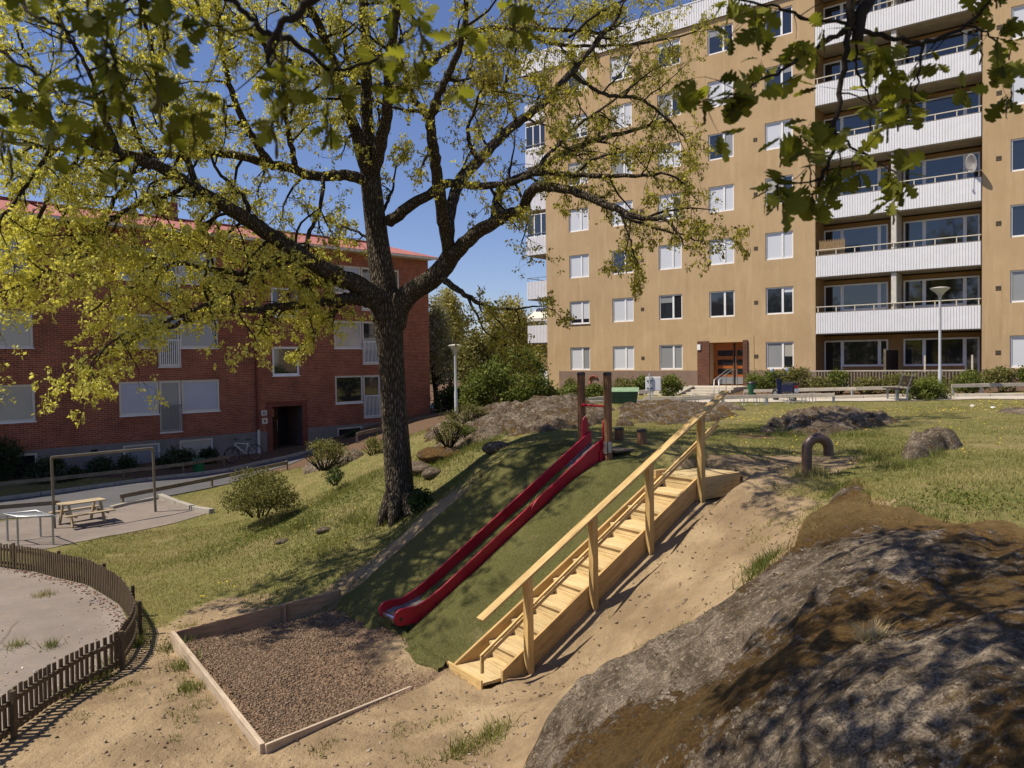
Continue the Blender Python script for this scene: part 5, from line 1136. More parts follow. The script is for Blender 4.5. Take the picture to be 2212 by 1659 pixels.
limb([(935,275,9),(912,235,8),(893,212,8),(880,170,6),(860,120,5)], 16.2, 15.6, 1.12, .3, .5)
limb([(978,553,20),(1010,520,18),(1050,490,17),(1090,468,15),(1130,450,14),(1142,420,13),(1165,405,12),(1205,405,11),(1260,420,10),(1320,447,9),(1380,470,7),(1430,472,5)], 16.3, 13.2, 0.95, .3, RT)
limb([(967,530,15),(975,440,14),(1000,385,13),(1035,345,13),(1080,300,12),(1117,267,11),(1180,217,10),(1237,153,8),(1285,95,6),(1330,45,4)], 16.4, 18.5, 1.09, .3, RT)
limb([(840,480,15),(880,450,14),(937,413,12),(960,398,11),(987,397,10),(1030,400,9),(1080,398,8),(1130,385,7),(1160,375,7),(1240,378,6),(1350,380,5),(1440,374,3)], 17.0, 14.0, 1.09, .3, RT)
limb([(1070,470,13),(1075,430,12),(1090,400,11),(1120,385,10),(1180,355,9),(1240,320,8),(1304,297,6),(1350,287,5),(1437,262,3)], 16.0, 21.0, 1.22, .2, RT)
limb([(838,215,11),(860,190,11),(890,165,11),(930,135,10),(970,103,9),(1020,70,8),(1080,60,7),(1180,62,6),(1290,72,4)], 17.6, 19.5, 1.44, .2, .42)
limb([(1084,60,6),(1140,75,6),(1200,95,5),(1280,98,4),(1400,92,3),(1500,70,2)], 17.2, 20.5, 1.76, .1, .4)
limb([(1237,160,6),(1280,190,5),(1317,207,5),(1377,212,4),(1437,253,3),(1470,290,2)], 18.0, 19.5, 1.50, .1, RT)
limb([(1330,450,5),(1372,478,4),(1440,498,3),(1510,520,2)], 13.7, 13.0, 0.95, .2, RT, .7)
limb([(1340,455,3),(1352,490,2.5),(1368,540,2),(1378,575,1.5)], 13.6, 13.4, 1.12, .3, .25, .45)
limb([(957,600,9),(980,620,8),(1010,640,6),(1050,660,5),(1100,668,3),(1160,660,2)], 16.4, 15.4, 1.09, .3, RT, .75, -.1)
limb([(1010,640,4),(1035,690,3),(1050,720,2)], 15.9, 15.6, 0.95, .3, RT, .6, -.2)
limb([(1117,267,6),(1100,220,5),(1090,180,4),(1110,120,3),(1120,60,2)], 15.6, 11.8, 1.36, .2, RT)
limb([(1035,345,6),(1010,300,5),(1020,250,4),(1040,190,3),(1050,130,2)], 15.0, 11.0, 1.22, .2, RT)
limb([(1150,375,5),(1190,330,5),(1250,270,4),(1310,230,3),(1380,170,2)], 17.0, 21, 1.50, .2, RT)
limb([(1240,378,4),(1290,340,3.5),(1350,330,3),(1430,330,2)], 14.8, 14.0, 1.50, .2, RT)
limb([(1230,80,4),(1290,30,3.5),(1350,0,3),(1420,-30,2)], 17.2, 21, 1.76, .2, .4)
# left side
limb([(832,655,33),(805,636,26),(770,615,24),(735,600,22),(690,575,21),(640,545,20),(590,510,19),(540,478,18),(490,448,17),(440,420,16),(390,385,15),(330,355,14),(260,332,12),(190,308,11),(120,270,10),(60,235,9),(-10,195,8),(-80,160,6)], 17.0, 11.4, 2.56, .22, LT, 1.15)
limb([(806,400,15),(780,385,14),(740,378,13),(700,383,12),(667,377,12),(620,362,11),(567,350,11),(500,333,10),(430,334,9),(367,335,8),(300,335,7),(233,333,7),(133,322,6),(40,308,5),(-60,300,3)], 17.1, 14.4, 2.56, .2, LT, 1.1)
limb([(836,672,26),(805,650,22),(770,645,17),(737,646,14),(693,653,12),(640,660,10),(600,663,9),(550,668,8),(500,670,8),(450,680,7),(417,687,6),(370,705,5),(333,716,4)], 17.0, 13.4, 2.40, .15, .75, .9, .0)
limb([(800,625,15),(770,606,13),(700,610,12),(633,613,10),(600,603,9),(567,596,8),(500,588,7),(433,576,6),(380,566,5),(333,560,5),(267,553,4),(190,545,3),(110,550,2)], 17.0, 12.8, 2.56, .15, .75, .9, .05)
limb([(590,360,10),(560,320,9),(525,255,8),(495,180,7),(480,110,6),(470,30,5),(462,-60,3)], 15.9, 13.5, 2.80, .1, LT)
limb([(430,415,9),(405,350,8),(375,270,7),(345,180,6),(325,90,5),(300,0,4),(285,-60,3)], 14.2, 12.6, 2.80, .1, LT)
limb([(260,333,8),(235,280,7),(212,215,6),(190,150,5),(150,80,4),(110,20,3)], 13.2, 12.0, 2.88, .1, LT)
limb([(738,195,8),(700,165,7),(650,140,6),(600,118,6),(550,80,5),(500,50,4),(440,15,3)], 16.4, 13.8, 2.64, .1, LT)
limb([(640,366,8),(628,310,7),(615,240,6),(598,180,5),(575,120,4),(560,60,3)], 16.2, 14.6, 2.64, .1, LT)
limb([(700,110,6),(660,60,5),(620,20,4),(580,-30,3)], 16.2, 14.4, 2.32, .1, LT)
limb([(400,392,8),(383,415,7),(350,425,7),(317,433,6),(280,450,6),(250,467,5),(215,495,4),(190,540,3),(170,590,2)], 14.0, 12.4, 2.80, .1, .75, .9, -.1)
limb([(620,535,8),(570,580,7),(530,610,6),(480,640,6),(430,665,5),(370,690,4),(310,705,3),(240,740,2.5),(195,790,2)], 15.0, 12.4, 2.64, .15, .8, .8, -.15)
limb([(300,350,7),(255,420,6),(215,480,5),(160,540,5),(100,590,4),(40,620,3),(-30,640,2)], 13.6, 12.4, 2.80, .1, .75, .9, -.05)
limb([(130,275,6),(95,340,5),(60,400,5),(20,450,4),(-30,500,3)], 12.4, 11.8, 2.88, .1, LT, .9)
limb([(190,308,6),(140,380,5),(95,450,5),(60,520,4),(20,560,3)], 12.8, 13.4, 2.88, .1, LT, .9)
limb([(480,445,7),(440,500,6),(400,540,6),(350,590,5),(290,620,4),(220,650,3)], 14.8, 14.2, 2.80, .1, .75, .9, -.05)
limb([(120,270,5),(90,210,4),(70,140,4),(40,80,3),(20,20,2)], 12.5, 12.0, 2.88, .1, LT)
limb([(700,380,6),(690,450,5),(670,500,5),(650,560,4),(640,600,3)], 16.4, 15.4, 2.32, .2, .6, .9, -.05)
limb([(745,640,6),(720,680,5),(690,705,4),(660,740,3)], 16.6, 16.2, 1.44, .3, .8, .6, -.2)
limb([(792,215,7),(760,160,6),(745,100,5),(735,30,4),(730,-40,3)], 17.0, 15.6, 2.56, .1, LT)
limb([(330,355,6),(300,300,5),(280,230,5),(255,150,4),(235,70,3),(220,0,2)], 13.8, 13.4, 2.80, .1, LT)
limb([(540,478,7),(530,430,6),(500,400,5),(470,370,4),(440,300,3),(420,230,2)], 14.8, 14.4, 2.56, .1, LT)
limb([(818,560,5),(800,520,4),(770,500,3),(740,490,2)], 17.0, 17.3, 1.60, .3, .5, .6)
limb([(812,480,5),(835,440,4),(850,400,3),(855,360,2)], 17.1, 17.4, 1.44, .3, .5, .6)
oak = empty('oak_tree', Vector((P(870,1120,16.9).x, 16.9, gz(P(870,1120,16.9).x, 16.9))), 'large oak with rough bark and fresh yellow green leaves left of the slide', 'tree')
# roots flare
bp = P(870,1115,16.9)
for a in (200, 250, 300, 345, 30, 140):
    q = Vector((math.cos(R(a)), math.sin(R(a)), 0)); z0 = gz(bp.x+q.x*.75, bp.y+q.y*.75)
    T1.ch.append(([Vector((bp.x, bp.y, gz(bp.x, bp.y)+.45))+q*.2, Vector((bp.x+q.x*.4, bp.y+q.y*.4, gz(bp.x, bp.y)+.08)), Vector((bp.x+q.x*.58, bp.y+q.y*.58, z0-.08))], [.2, .13, .04]))
thick = [c for c in T1.ch if max(c[1]) > .045]; thin = [c for c in T1.ch if max(c[1]) <= .045]
V, F = tubes_np(thick)
nz = .035*(1-np.abs(fbm(V[:, 0]*3+V[:, 1]*2, V[:, 2]*1.1, 2.0, 500, 3))*2)
link('trunk', npmesh('trunk', V, F, True), M['bark'], oak, True)
V, F = tubes_np(thin); link('twigs', npmesh('twigs', V, F, True), M['bark_dark'], oak, True)
tips = np.array([t[:] for t in T1.tips]); tone = np.array(T1.tr)
tone = tone+.22*fbm(tips[:, 0], tips[:, 2]+tips[:, 1], .5, 510, 3)
print('oak tips', len(tips), 'chains', len(T1.ch))
V1, F1, r1 = leafquads(tips, .060, 7, .030, 1, tone+.12, .4, .62)
# catkins hang straight down below the clusters
rg = np.random.default_rng(3); k_ = np.repeat(tips, 2, 0)+rg.normal(0, .03, (len(tips)*2, 3)); w_ = rg.random((len(k_), 1))*.004+.004; a = rg.random(len(k_))*6.3; u = np.c_[np.cos(a), np.sin(a), 0*a]*w_; ln = (.04+.06*rg.random(len(k_)))
dn = np.c_[rg.normal(0, .012, (len(k_), 2)), -ln]
V2 = np.stack([k_-u, k_+u, k_+u+dn, k_-u+dn], 1).reshape(-1, 3); F2 = np.arange(len(V2)).reshape(-1, 4)+len(V1)
tag(link('leaves', npmesh('leaves', np.r_[V1, V2], np.r_[F1, F2], False, {'rnd': ('FACE', np.r_[r1, np.repeat(tone, 2)*.6+.05])}), M['oakleaf'], oak, True))
# ------------------------------------------------------------------ near oak overhead
def leaf_template():
    st = [(0, .02), (.10, .10), (.18, .20), (.26, .12), (.36, .34), (.44, .36), (.50, .17), (.60, .42), (.68, .40), (.74, .20), (.84, .30), (.92, .22), (1.0, .02)]
    V, F = [], []
    for i, (u, w_) in enumerate(st):
        z = -.18*u*u; V += [(-w_, u, z+.10*w_), (0, u, z), (w_, u+(.03 if i % 2 else -.03), z+.10*w_)]
    for i in range(len(st)-1): a = 3*i; F += [(a, a+1, a+4, a+3), (a+1, a+2, a+5, a+4)]
    return np.array(V), np.array(F)
LTV, LTF = leaf_template()
T2 = Tree(17); lf_pos = []
def nlimb(spec, Z0, Z1, leaf=6, tip=1):
    pts2 = crm([tuple(a) for a in spec], 4); pts, rad = [], []
    for i, (x, y, r) in enumerate(pts2):
        Z = Z0+(Z1-Z0)*i/(len(pts2)-1); pts.append(P(x, y, Z)+T2.rv()*.006); rad.append(r*Z/FOC*.72)
    T2.ch.append((pts, rad))
    for j in range(leaf):
        i = T2.r.randint(len(pts)//3, len(pts)-1); tw, r_, d = T2.grow(pts[i], T2.rv()+Vector((0, 0, -.35)), T2.r.uniform(.06, .2), max(rad[i]*.4, .0018), 4, .3)
        lf_pos.append((tw[-1], d, T2.r.randint(3, 5)))
    for _ in range(tip): lf_pos.append((pts[-1], (pts[-1]-pts[-2]).normalized(), T2.r.randint(3, 6)))
    return pts
nlimb([(1836,-40,15),(1838,20,14),(1834,60,13)], 2.7, 2.7, 1, 0)
nlimb([(1834,60,10),(1826,130,9),(1815,200,8),(1804,267,7),(1797,330,6),(1776,383,5),(1760,420,3)], 2.7, 2.6, 6, 2)
nlimb([(1836,62,9),(1874,73,8),(1935,82,7),(1991,93,7),(2040,75,6),(2081,57,5),(2124,17,4),(2150,-20,3)], 2.7, 2.9, 6, 1)
nlimb([(1832,60,8),(1800,80,7),(1774,93,6),(1735,122,6),(1691,153,5),(1641,177,4),(1588,202,3)], 2.7, 2.5, 5, 3)
nlimb([(1824,50,6),(1780,42,5),(1734,37,5),(1690,20,4),(1640,8,4),(1570,0,3)], 2.7, 2.5, 6, 2)
nlimb([(1806,292,5),(1830,308,4),(1851,323,4),(1875,340,4),(1894,353,3),(1940,372,2.5)], 2.65, 2.55, 5, 2)
nlimb([(1778,383,4),(1745,395,3),(1712,397,2.5),(1680,400,2)], 2.6, 2.5, 4, 2)
nlimb([(1992,94,5),(1988,130,4),(1982,180,3),(1975,220,2)], 2.8, 2.7, 6, 2)
nlimb([(1846,76,5),(1855,110,4),(1846,150,4),(1870,190,3),(1880,230,2)], 2.7, 2.8, 5, 1)
nlimb([(2081,57,4),(2130,70,3),(2160,100,3),(2165,140,2)], 2.8, 2.8, 4, 2)
nlimb([(1800,290,3),(1765,300,2.5),(1730,290,2)], 2.65, 2.5, 3, 2)
nlimb([(1588,202,2.5),(1560,215,2),(1520,215,2)], 2.5, 2.4, 3, 2)
# left cluster, closer
nlimb([(455,-40,8),(500,5,9),(540,40,9),(583,73,10),(625,85,9),(665,115,8),(700,147,7),(740,147,6),(815,128,5)], 1.75, 1.9, 4, 2)
nlimb([(700,-30,14),(660,12,13),(620,45,11),(593,75,10),(582,110,8),(582,135,6),(600,160,4),(612,190,3)], 1.75, 1.75, 4, 2)
nlimb([(33,-30,6),(60,20,6),(110,50,5),(143,63,5),(200,55,5),(260,20,5),(310,-20,5)], 1.9, 1.7, 8, 2)
nlimb([(-30,90,6),(30,130,6),(80,160,5),(125,178,4),(170,190,3),(220,200,3)], 1.9, 1.8, 6, 2)
nlimb([(143,63,4),(165,110,4),(168,160,3),(170,210,2)], 1.8, 1.75, 8, 2)
nlimb([(200,55,4),(230,100,3),(250,150,3),(265,200,2)], 1.75, 1.7, 6, 2)
nlimb([(260,20,5),(300,30,4),(330,50,3),(360,60,2)], 1.75, 1.7, 4, 2)
nlimb([(560,50,4),(510,70,3),(475,60,3),(440,50,2)], 1.7, 1.65, 4, 2)
nlimb([(815,128,4),(850,105,3),(880,70,3),(905,40,2)], 1.9, 2.0, 4, 2)
nlimb([(820,130,4),(835,160,3),(845,190,2)], 1.9, 1.9, 4, 2)
nlimb([(1130,-60,4),(1120,-20,3),(1110,10,2)], 2.1, 2.1, 2, 2)
nlimb([(-20,250,4),(-5,270,3),(10,285,2)], 2.0, 2.0, 2, 2)
# crown above the frame: limbs from the trunk behind the camera and leafy shoots between them
tb0 = Vector((-2.4, -2.6, 0)); tz = gz(tb0.x, tb0.y); tb0.z = tz-.2
def wlimb(pts, r0, r1):
    q = crm([tuple(p) for p in pts], 5); q = [Vector(p)+T2.rv()*.02 for p in q]; T2.ch.append((q, [r0+(r1-r0)*i/(len(q)-1) for i in range(len(q))])); return q
wlimb([tb0, (-2.4,-2.6,3), (-2.3,-2.5,5), (-2.1,-2.2,6.6)], .42, .3)
lim = [wlimb([(-2.1,-2.2,6.4),(-1.6,-.6,7.4),(-1.1,1.2,8.0),(-.7,3.2,8.4),(-.4,5.0,8.5),(-.2,6.6,8.9)], .09, .015), wlimb([(-2.1,-2.2,6.4),(-.6,-.9,7.3),(.4,.6,7.6),(1.0,2.0,7.2),(1.35,2.75,6.6),(1.2,2.7,6.1)], .07, .02),
       wlimb([(-2.1,-2.2,6.2),(-2.6,-.6,7.2),(-2.6,1.2,8.0),(-2.3,3.2,8.6),(-2.0,5.0,9.0)], .08, .015), wlimb([(-1.1,1.2,8.0),(.2,2.6,8.3),(.9,4.0,8.5),(1.5,5.4,8.8)], .045, .01), wlimb([(-2.6,-.2,7.3),(-1.6,.8,6.9),(-1.0,1.4,6.5),(-.7,1.7,6.15)], .06, .018), wlimb([(-1.6,.8,6.9),(-2.0,1.6,6.6),(-2.0,1.9,6.3)], .05, .015)]
for q in (lim[0], lim[2], lim[3]):
    for j in range(230):
        i = T2.r.randint(6, len(q)-1); tw, r_, d = T2.grow(q[i], T2.rv()+Vector((0,0,.12)), T2.r.uniform(.5, 1.3), .012, 6, .3)
        if any((p_.z-EYE)/max(p_.y, .01) < .52 and p_.y > .2 for p_ in tw): T2.ch.pop(); continue
        for m_ in range(4):
            p_ = tw[T2.r.randint(2, len(tw)-1)]+T2.rv()*.06
            if (p_.z-EYE)/max(p_.y, .01) > .54 or p_.y < .3: lf_pos.append((p_, T2.rv(), T2.r.randint(4, 7)))
near = empty('oak_tree', Vector((tb0.x, tb0.y, tz)), 'near oak hanging its lobed green leaves and dark branches over the top of the picture', 'tree')
V, F = tubes_np(T2.ch, lambda r: 5 if r < .01 else 8); link('branches', npmesh('branches', V, F, True), M['bark_dark'], near, True)
LV, LF, LR, n0 = [], [], [], 0; rg = random.Random(4)
for p, d, k in lf_pos:
    for j in range(k):
        s = rg.uniform(.05, .095)*(.66 if p[1] < 2.3 and p[2] < 6.5 else 1); dr = (Vector(d)*.5+Vector((rg.gauss(0, 1), rg.gauss(0, 1), rg.gauss(-.35, .8)))).normalized(); up = Vector((rg.gauss(0, .7), rg.gauss(0, .7), 1)).normalized()
        x = dr.cross(up).normalized(); z = x.cross(dr); curl = rg.uniform(-.6, 1.8)
        m_ = np.array([x, dr, z]); T_ = LTV.copy(); T_[:, 2] *= curl; T_[:, 0] *= rg.uniform(.75, 1.1)
        v_ = T_@m_*s+np.array(p)+np.array(dr)*.01; LV.append(v_); LF.append(LTF+n0); n0 += len(v_); LR += [min(1, max(0, rg.gauss(.45, .2)))]*len(LTF)
print('near leaves', len(LV))
link('leaves', npmesh('leaves', np.concatenate(LV), np.concatenate(LF), False, {'rnd': ('FACE', np.array(LR))}), M['bigleaf'], near, True)
# dangling catkins of the near oak
rgn = np.random.default_rng(8); pc_ = np.array([p[:] for p, d, k in lf_pos if rgn.random() < .5 and p.z/1 < 1e9]); cv, cf_, cr, n0 = [], [], [], 0
cl = []
for p in pc_:
    L_ = .04+.05*rgn.random(); q = Vector(p); pts = [q+Vector((0,0,-L_*t/5))+Vector(rgn.normal(0, .0025, 3)) for t in range(6)]; cl.append((pts, [.003 if i % 2 else .0045 for i in range(6)]))
V, F = tubes_np(cl); tag(link('catkins', npmesh('catkins', V, F, False, {'rnd': ('FACE', np.full(len(F), .05))}), M['oakleaf'], near, True), kind='stuff')
# ------------------------------------------------------------------ shrubs
def ellipsoid_pts(c, rad, n_, rg, lumps=9, fill=.35):
    c = np.array(c); rad = np.array(rad); L = rg.normal(0, 1, (lumps, 3)); L /= np.linalg.norm(L, axis=1)[:, None]; L[:, 2] = np.where(L[:, 2] < -.75, -L[:, 2], L[:, 2]); L = L*rad*.62
    w = rg.integers(0, lumps, n_); d = rg.normal(0, 1, (n_, 3)); d /= np.linalg.norm(d, axis=1)[:, None]
    q = L[w]+d*rad*(.36+.12*rg.random((lumps, 1))[w])*(rg.random((n_, 1))**fill); return c+q
def mkleafmat(nm, a, b, c, t=.35): 
    if nm not in M: M[nm] = leafmat(nm, a, b, c, t)
    return M[nm]
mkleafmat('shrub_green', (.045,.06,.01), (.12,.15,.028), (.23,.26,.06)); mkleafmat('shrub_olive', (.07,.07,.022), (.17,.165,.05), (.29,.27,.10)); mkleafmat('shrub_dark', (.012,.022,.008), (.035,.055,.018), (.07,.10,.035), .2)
mkleafmat('blossom_tree', (.10,.11,.05), (.20,.20,.10), (.42,.42,.30)); mkleafmat('spring_yellow', (.16,.14,.04), (.32,.28,.08), (.48,.43,.15)); mkleafmat('ivy', (.012,.03,.008), (.035,.065,.014), (.09,.13,.03), .2)
SN = [900]
def shrub(label, c, rx, ry, rz, mat, leaves=1800, size=.07, stems=7, lumps=15, name='shrub', group=None, cat='shrub', fill=.35, tone=.5):
    SN[0] += 1; rg = np.random.default_rng(SN[0]); tr = Tree(SN[0]); c = Vector(c)
    e = empty(name, c, label, cat, group)
    q = ellipsoid_pts((c.x, c.y, c.z+rz*.85), (rx, ry, rz*1.05), leaves//4, rg, lumps, fill); q[:, 2] = np.maximum(q[:, 2], c.z+.02)
    V, F, r_ = leafquads(q, size, 4, size*.7, SN[0], tone+.3*fbm(q[:, 0]*1.3, q[:, 2]*1.3+q[:, 1], 1.1, SN[0], 2), .0, .6)
    link('foliage', npmesh('foliage', V, F, False, {'rnd': ('FACE', r_)}), M[mat], e, True)
    for k in range(stems):
        a = tr.r.uniform(0, 6.28); tr.grow(c+Vector((math.cos(a)*rx*.15, math.sin(a)*ry*.15, -.05)), Vector((math.cos(a)*rx*.7, math.sin(a)*ry*.7, rz*1.5)), rz*1.5, .018+.01*rx, 5, .2)
    V, F = tubes_np(tr.ch); link('stems', npmesh('stems', V, F, True), M['bark_dark'], e, True); return e
def sh(label, x0, x1, ytop, ybot, Z, mat, k=1.0, size=.07, cat='shrub', dens=1.0, zdrop=0, **kw):
    """shrub that fills the given photograph box at distance Z"""
    b = P((x0+x1)/2, ybot, Z); rx = (x1-x0)/2*Z/FOC; H_ = (ybot-ytop)*Z/FOC; g = gz(b.x, b.y); base = min(b.z, g+.3) if not zdrop else b.z-zdrop
    H_ += b.z-base
    nl = int(dens*rx*H_*3600/(size/.07)**1.3)+300
    return shrub(label, (b.x, b.y, base), rx*1.1, max(rx*.85*k, .35), H_/2*.98, mat, nl, size, **kw)
# by the red building
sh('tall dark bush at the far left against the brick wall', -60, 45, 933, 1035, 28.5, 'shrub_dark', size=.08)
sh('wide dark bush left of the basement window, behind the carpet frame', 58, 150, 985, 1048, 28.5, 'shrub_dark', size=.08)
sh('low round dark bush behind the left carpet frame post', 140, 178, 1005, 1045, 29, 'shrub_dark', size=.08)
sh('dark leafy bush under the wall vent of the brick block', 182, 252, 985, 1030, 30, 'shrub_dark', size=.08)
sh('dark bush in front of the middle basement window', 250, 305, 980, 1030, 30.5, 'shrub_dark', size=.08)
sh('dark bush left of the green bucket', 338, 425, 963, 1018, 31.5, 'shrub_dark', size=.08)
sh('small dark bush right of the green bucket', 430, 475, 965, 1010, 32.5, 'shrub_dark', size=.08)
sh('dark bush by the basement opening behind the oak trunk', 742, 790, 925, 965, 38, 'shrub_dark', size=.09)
sh('rounded olive green bush on the grass bank left of the oak', 476, 644, 1006, 1112, 20.0, 'shrub_olive', size=.055, dens=1.6, tone=.6)
sh('spindly shrub with dry leaves at its foot beside the brick door', 642, 758, 942, 1012, 24.0, 'shrub_olive', size=.05, dens=.75, lumps=16, stems=22, fill=.8, tone=.55)
sh('small bright bush on the rocks just left of the oak trunk', 780, 838, 940, 985, 23.5, 'shrub_olive', size=.05, dens=.8, fill=.8, tone=.75)
sh('tiny round green bush in the grass left of the oak trunk', 705, 742, 1010, 1045, 20.5, 'ivy', size=.05, tone=.7)
sh('ivy clump growing at the foot of the oak', 885, 955, 1052, 1112, 16.2, 'ivy', size=.06, dens=1.1)
sh('thin prickly shrub on the rocks right of the oak trunk', 930, 1010, 895, 962, 19.5, 'shrub_olive', size=.04, dens=.6, lumps=16, stems=24, fill=.9, tone=.45)
sh('thin spreading shrub around the foot of the left street lamp', 960, 1062, 868, 915, 22.5, 'shrub_olive', size=.045, dens=.8, lumps=14, stems=20, fill=.9, tone=.4)
sh('low green plant between the stones of the ridge', 985, 1030, 915, 945, 20.3, 'shrub_green', size=.045, dens=.9)
# far hedge between the buildings
sh('dark shrub mass at the left foot of the tower', 1000, 1150, 775, 890, 34, 'shrub_green', size=.13, dens=1.5, lumps=16, tone=.6)
sh('tall dark green shrub below the end balconies', 1060, 1178, 738, 868, 38, 'shrub_green', size=.14, dens=1.5, lumps=18, tone=.7)
sh('leafy shrub hiding the lowest end balcony', 1110, 1200, 800, 872, 33, 'shrub_green', size=.11, dens=1.5, lumps=14, tone=.5)
sh('dark low hedge behind the left street lamp', 930, 1050, 830, 893, 44, 'shrub_green', size=.16, dens=1.6, lumps=16, tone=.15)
# in front of the tower
for i_, (x0, x1, yt, yb_, Z, m_, lab) in enumerate([(1185,1262,828,872,33,'shrub_green','round leafy shrub at the left corner of the tower'),(1218,1248,808,868,36,'shrub_olive','narrow upright shrub behind the left slide post'),(1258,1320,828,868,36,'shrub_green','low shrub between the two slide posts'),
    (1316,1372,812,858,37,'shrub_olive','pale green shrub behind the grit bin'),(1365,1405,808,850,37.5,'shrub_green','shrub left of the white cabinet'),(1425,1475,806,858,36.5,'shrub_green','shrub between the white cabinet and the entrance steps'),
    (1612,1690,793,846,36,'shrub_green','leafy shrub right of the entrance door'),(1680,1760,788,846,36.5,'shrub_olive','wide shrub left of the balcony stack'),(1778,1842,798,850,34.5,'shrub_green','round dark shrub below the left patio'),
    (1745,1800,812,852,34,'shrub_olive','low dry shrub behind the moped'),(1836,1895,810,850,34,'shrub_olive','low shrub in front of the patio fence'),(1895,1990,803,850,34,'shrub_olive','broad pale shrub behind the bench'),(1985,2045,805,848,33.5,'shrub_olive','shrub behind the right street lamp'),
    (2060,2132,797,849,32,'shrub_green','rounded clipped shrub right of the street lamp'),(2118,2195,788,849,32.4,'shrub_olive','tall pale shrub at the tower plinth on the right'),(2200,2260,780,846,32,'shrub_green','shrub cut by the right edge of the picture')]):
    sh(lab, x0, x1, yt, yb_, Z, m_, size=.085, dens=1.5, tone=.6)
sh('bright green bush on the lawn edge right of the bench', 1962, 2062, 812, 872, 28.3, 'shrub_green', size=.08, dens=1.6, tone=.62)
# trees behind
def fartree(label, x0, x1, ytop, ybot, Z, mat, nl=5000, size=.16, tone=.5, trunk=.2, name='tree', lumps=22, fill=.6):
    SN[0] += 1; rg = np.random.default_rng(SN[0]); tr = Tree(SN[0]); b = P((x0+x1)/2, ybot, Z); g = gz(b.x, b.y); rx = (x1-x0)/2*Z/FOC; H_ = (ybot-ytop)*Z/FOC
    base = Vector((b.x, b.y, min(b.z, g)-.1)); e = empty(name, base, label, 'tree'); cz = b.z+H_*.55
    q = ellipsoid_pts((b.x, b.y, cz), (rx*1.15, rx, H_*.55), nl//5, rg, lumps, fill)
    V, F, r_ = leafquads(q, size, 5, size*1.0, SN[0], tone+.34+.4*fbm(q[:, 0], q[:, 2]+q[:, 1], .6, SN[0], 3), .0, .6)
    link('crown', npmesh('crown', V, F, False, {'rnd': ('FACE', r_)}), M[mat], e, True)
    p, r_, d = tr.grow(base, Vector((0, 0, 1)), (cz-base.z), trunk, 6, .08)
    for k in range(16):
        i = tr.r.randint(2, 6); a = tr.r.uniform(0, 6.28); t2, r2, d2 = tr.grow(p[i], Vector((math.cos(a)*rx, math.sin(a)*rx, H_*tr.r.uniform(.1, .7))), rx*tr.r.uniform(.8, 1.3), trunk*.4, 6, .22, .03)
        for m_ in range(4): tr.grow(t2[tr.r.randint(2, 6)], tr.rv()+d2, rx*.4, trunk*.12, 4, .3)
    V, F = tubes_np(tr.ch); link('trunk', npmesh('trunk', V, F, True), M['bark_dark'], e, True)
fartree('pale flowering tree right beside the brick corner', 905, 985, 665, 870, 47, 'blossom_tree', 9000, .14, .45)
fartree('tall yellowish tree rising behind the left street lamp', 925, 1010, 640, 800, 60, 'spring_yellow', 8000, .2, .5)
fartree('yellow green tree behind the end balconies', 1050, 1150, 655, 830, 56, 'spring_yellow', 10000, .18, .35, lumps=26)
fartree('brownish green tree close to the lower end balconies', 1110, 1215, 690, 840, 60, 'spring_yellow', 8000, .2, .3)
fartree('dark leafy tree in the gap between the two buildings', 985, 1075, 720, 860, 50, 'shrub_olive', 9000, .16, .35)
fartree('distant tree beside the brick corner', 880, 960, 720, 850, 80, 'shrub_olive', 5000, .26, .3)
# distant wood closing the view
SN[0] += 1; rg = np.random.default_rng(77); q = []
for k in range(60):
    x = -60+k*3.2; q.append(ellipsoid_pts((x, 150+12*math.sin(k*1.7), 2.5+2*math.sin(k*2.1)), (5, 4, 5.5+1.5*math.sin(k)), 300, rg, 8, .5))
q = np.concatenate(q); V, F, r_ = leafquads(q, .8, 2, .5, 4, .3+.3*fbm(q[:, 0], q[:, 2], .2, 88, 2), 0, .7)
tag(link('distant_wood', npmesh('distant_wood', V, F, False, {'rnd': ('FACE', r_)}), M['shrub_olive']), 'band of distant trees seen low in the gap between the buildings', 'wood', kind='stuff')
# ------------------------------------------------------------------ grass
def scatter(n_, x0, x1, y0, y1, seed, th=.45, nz=.5):
    rg = np.random.default_rng(seed); x = x0+(x1-x0)*rg.random(n_); y = y0+(y1-y0)*rg.random(n_)
    px = x/y*FOC+CX; ok = (px > -60) & (px < 2280); x, y = x[ok], y[ok]
    c = cover(x, y); nn = fbm(x, y, 2.2, 640, 3)*.9+fbm(x, y, .7, 650, 2)*.5
    ok = (c[:, 0]+nn > th) & (c[:, 1] < .3) & (c[:, 2] < .55); s, t = toST(x, y)
    ok &= ~((s > -.1) & (s < 3.4) & (t > -.2) & (t < 5.9)) & ~((s > 3.3) & (s < 4.5) & (t > -.2) & (t < 5.4)) & (pdist(x, y, slabpoly) < .05)
    x, y = x[ok], y[ok]; ci = [tuple(p) for p in ic]+[(-16, 8), (-16, 16)]; keep = ~inpoly(x, y, ci)
    cp = [tuple(p) for p in cn]+[tuple(p) for p in cf][::-1]; keep &= ~inpoly(x, y, cp); rp = [tuple(p) for p in near_rd]+[tuple(p) for p in far][::-1]; keep &= ~inpoly(x, y, rp)
    keep &= ~((y > np.interp(x, [p.x for p in gp], [p.y for p in gp])-.15) & (x > 2)) & ~((x < -1) & (y > 34))
    x, y = x[keep], y[keep]
    return np.c_[x, y, gh(x, y)]
near_rd = g4([(-500,1175),(0,1118),(274,1089),(346,1079),(494,1053),(640,1015)], 4.3)
M['grass'] = leafmat('grass_blades', (.12,.145,.035), (.235,.24,.068), (.44,.38,.17), .3)
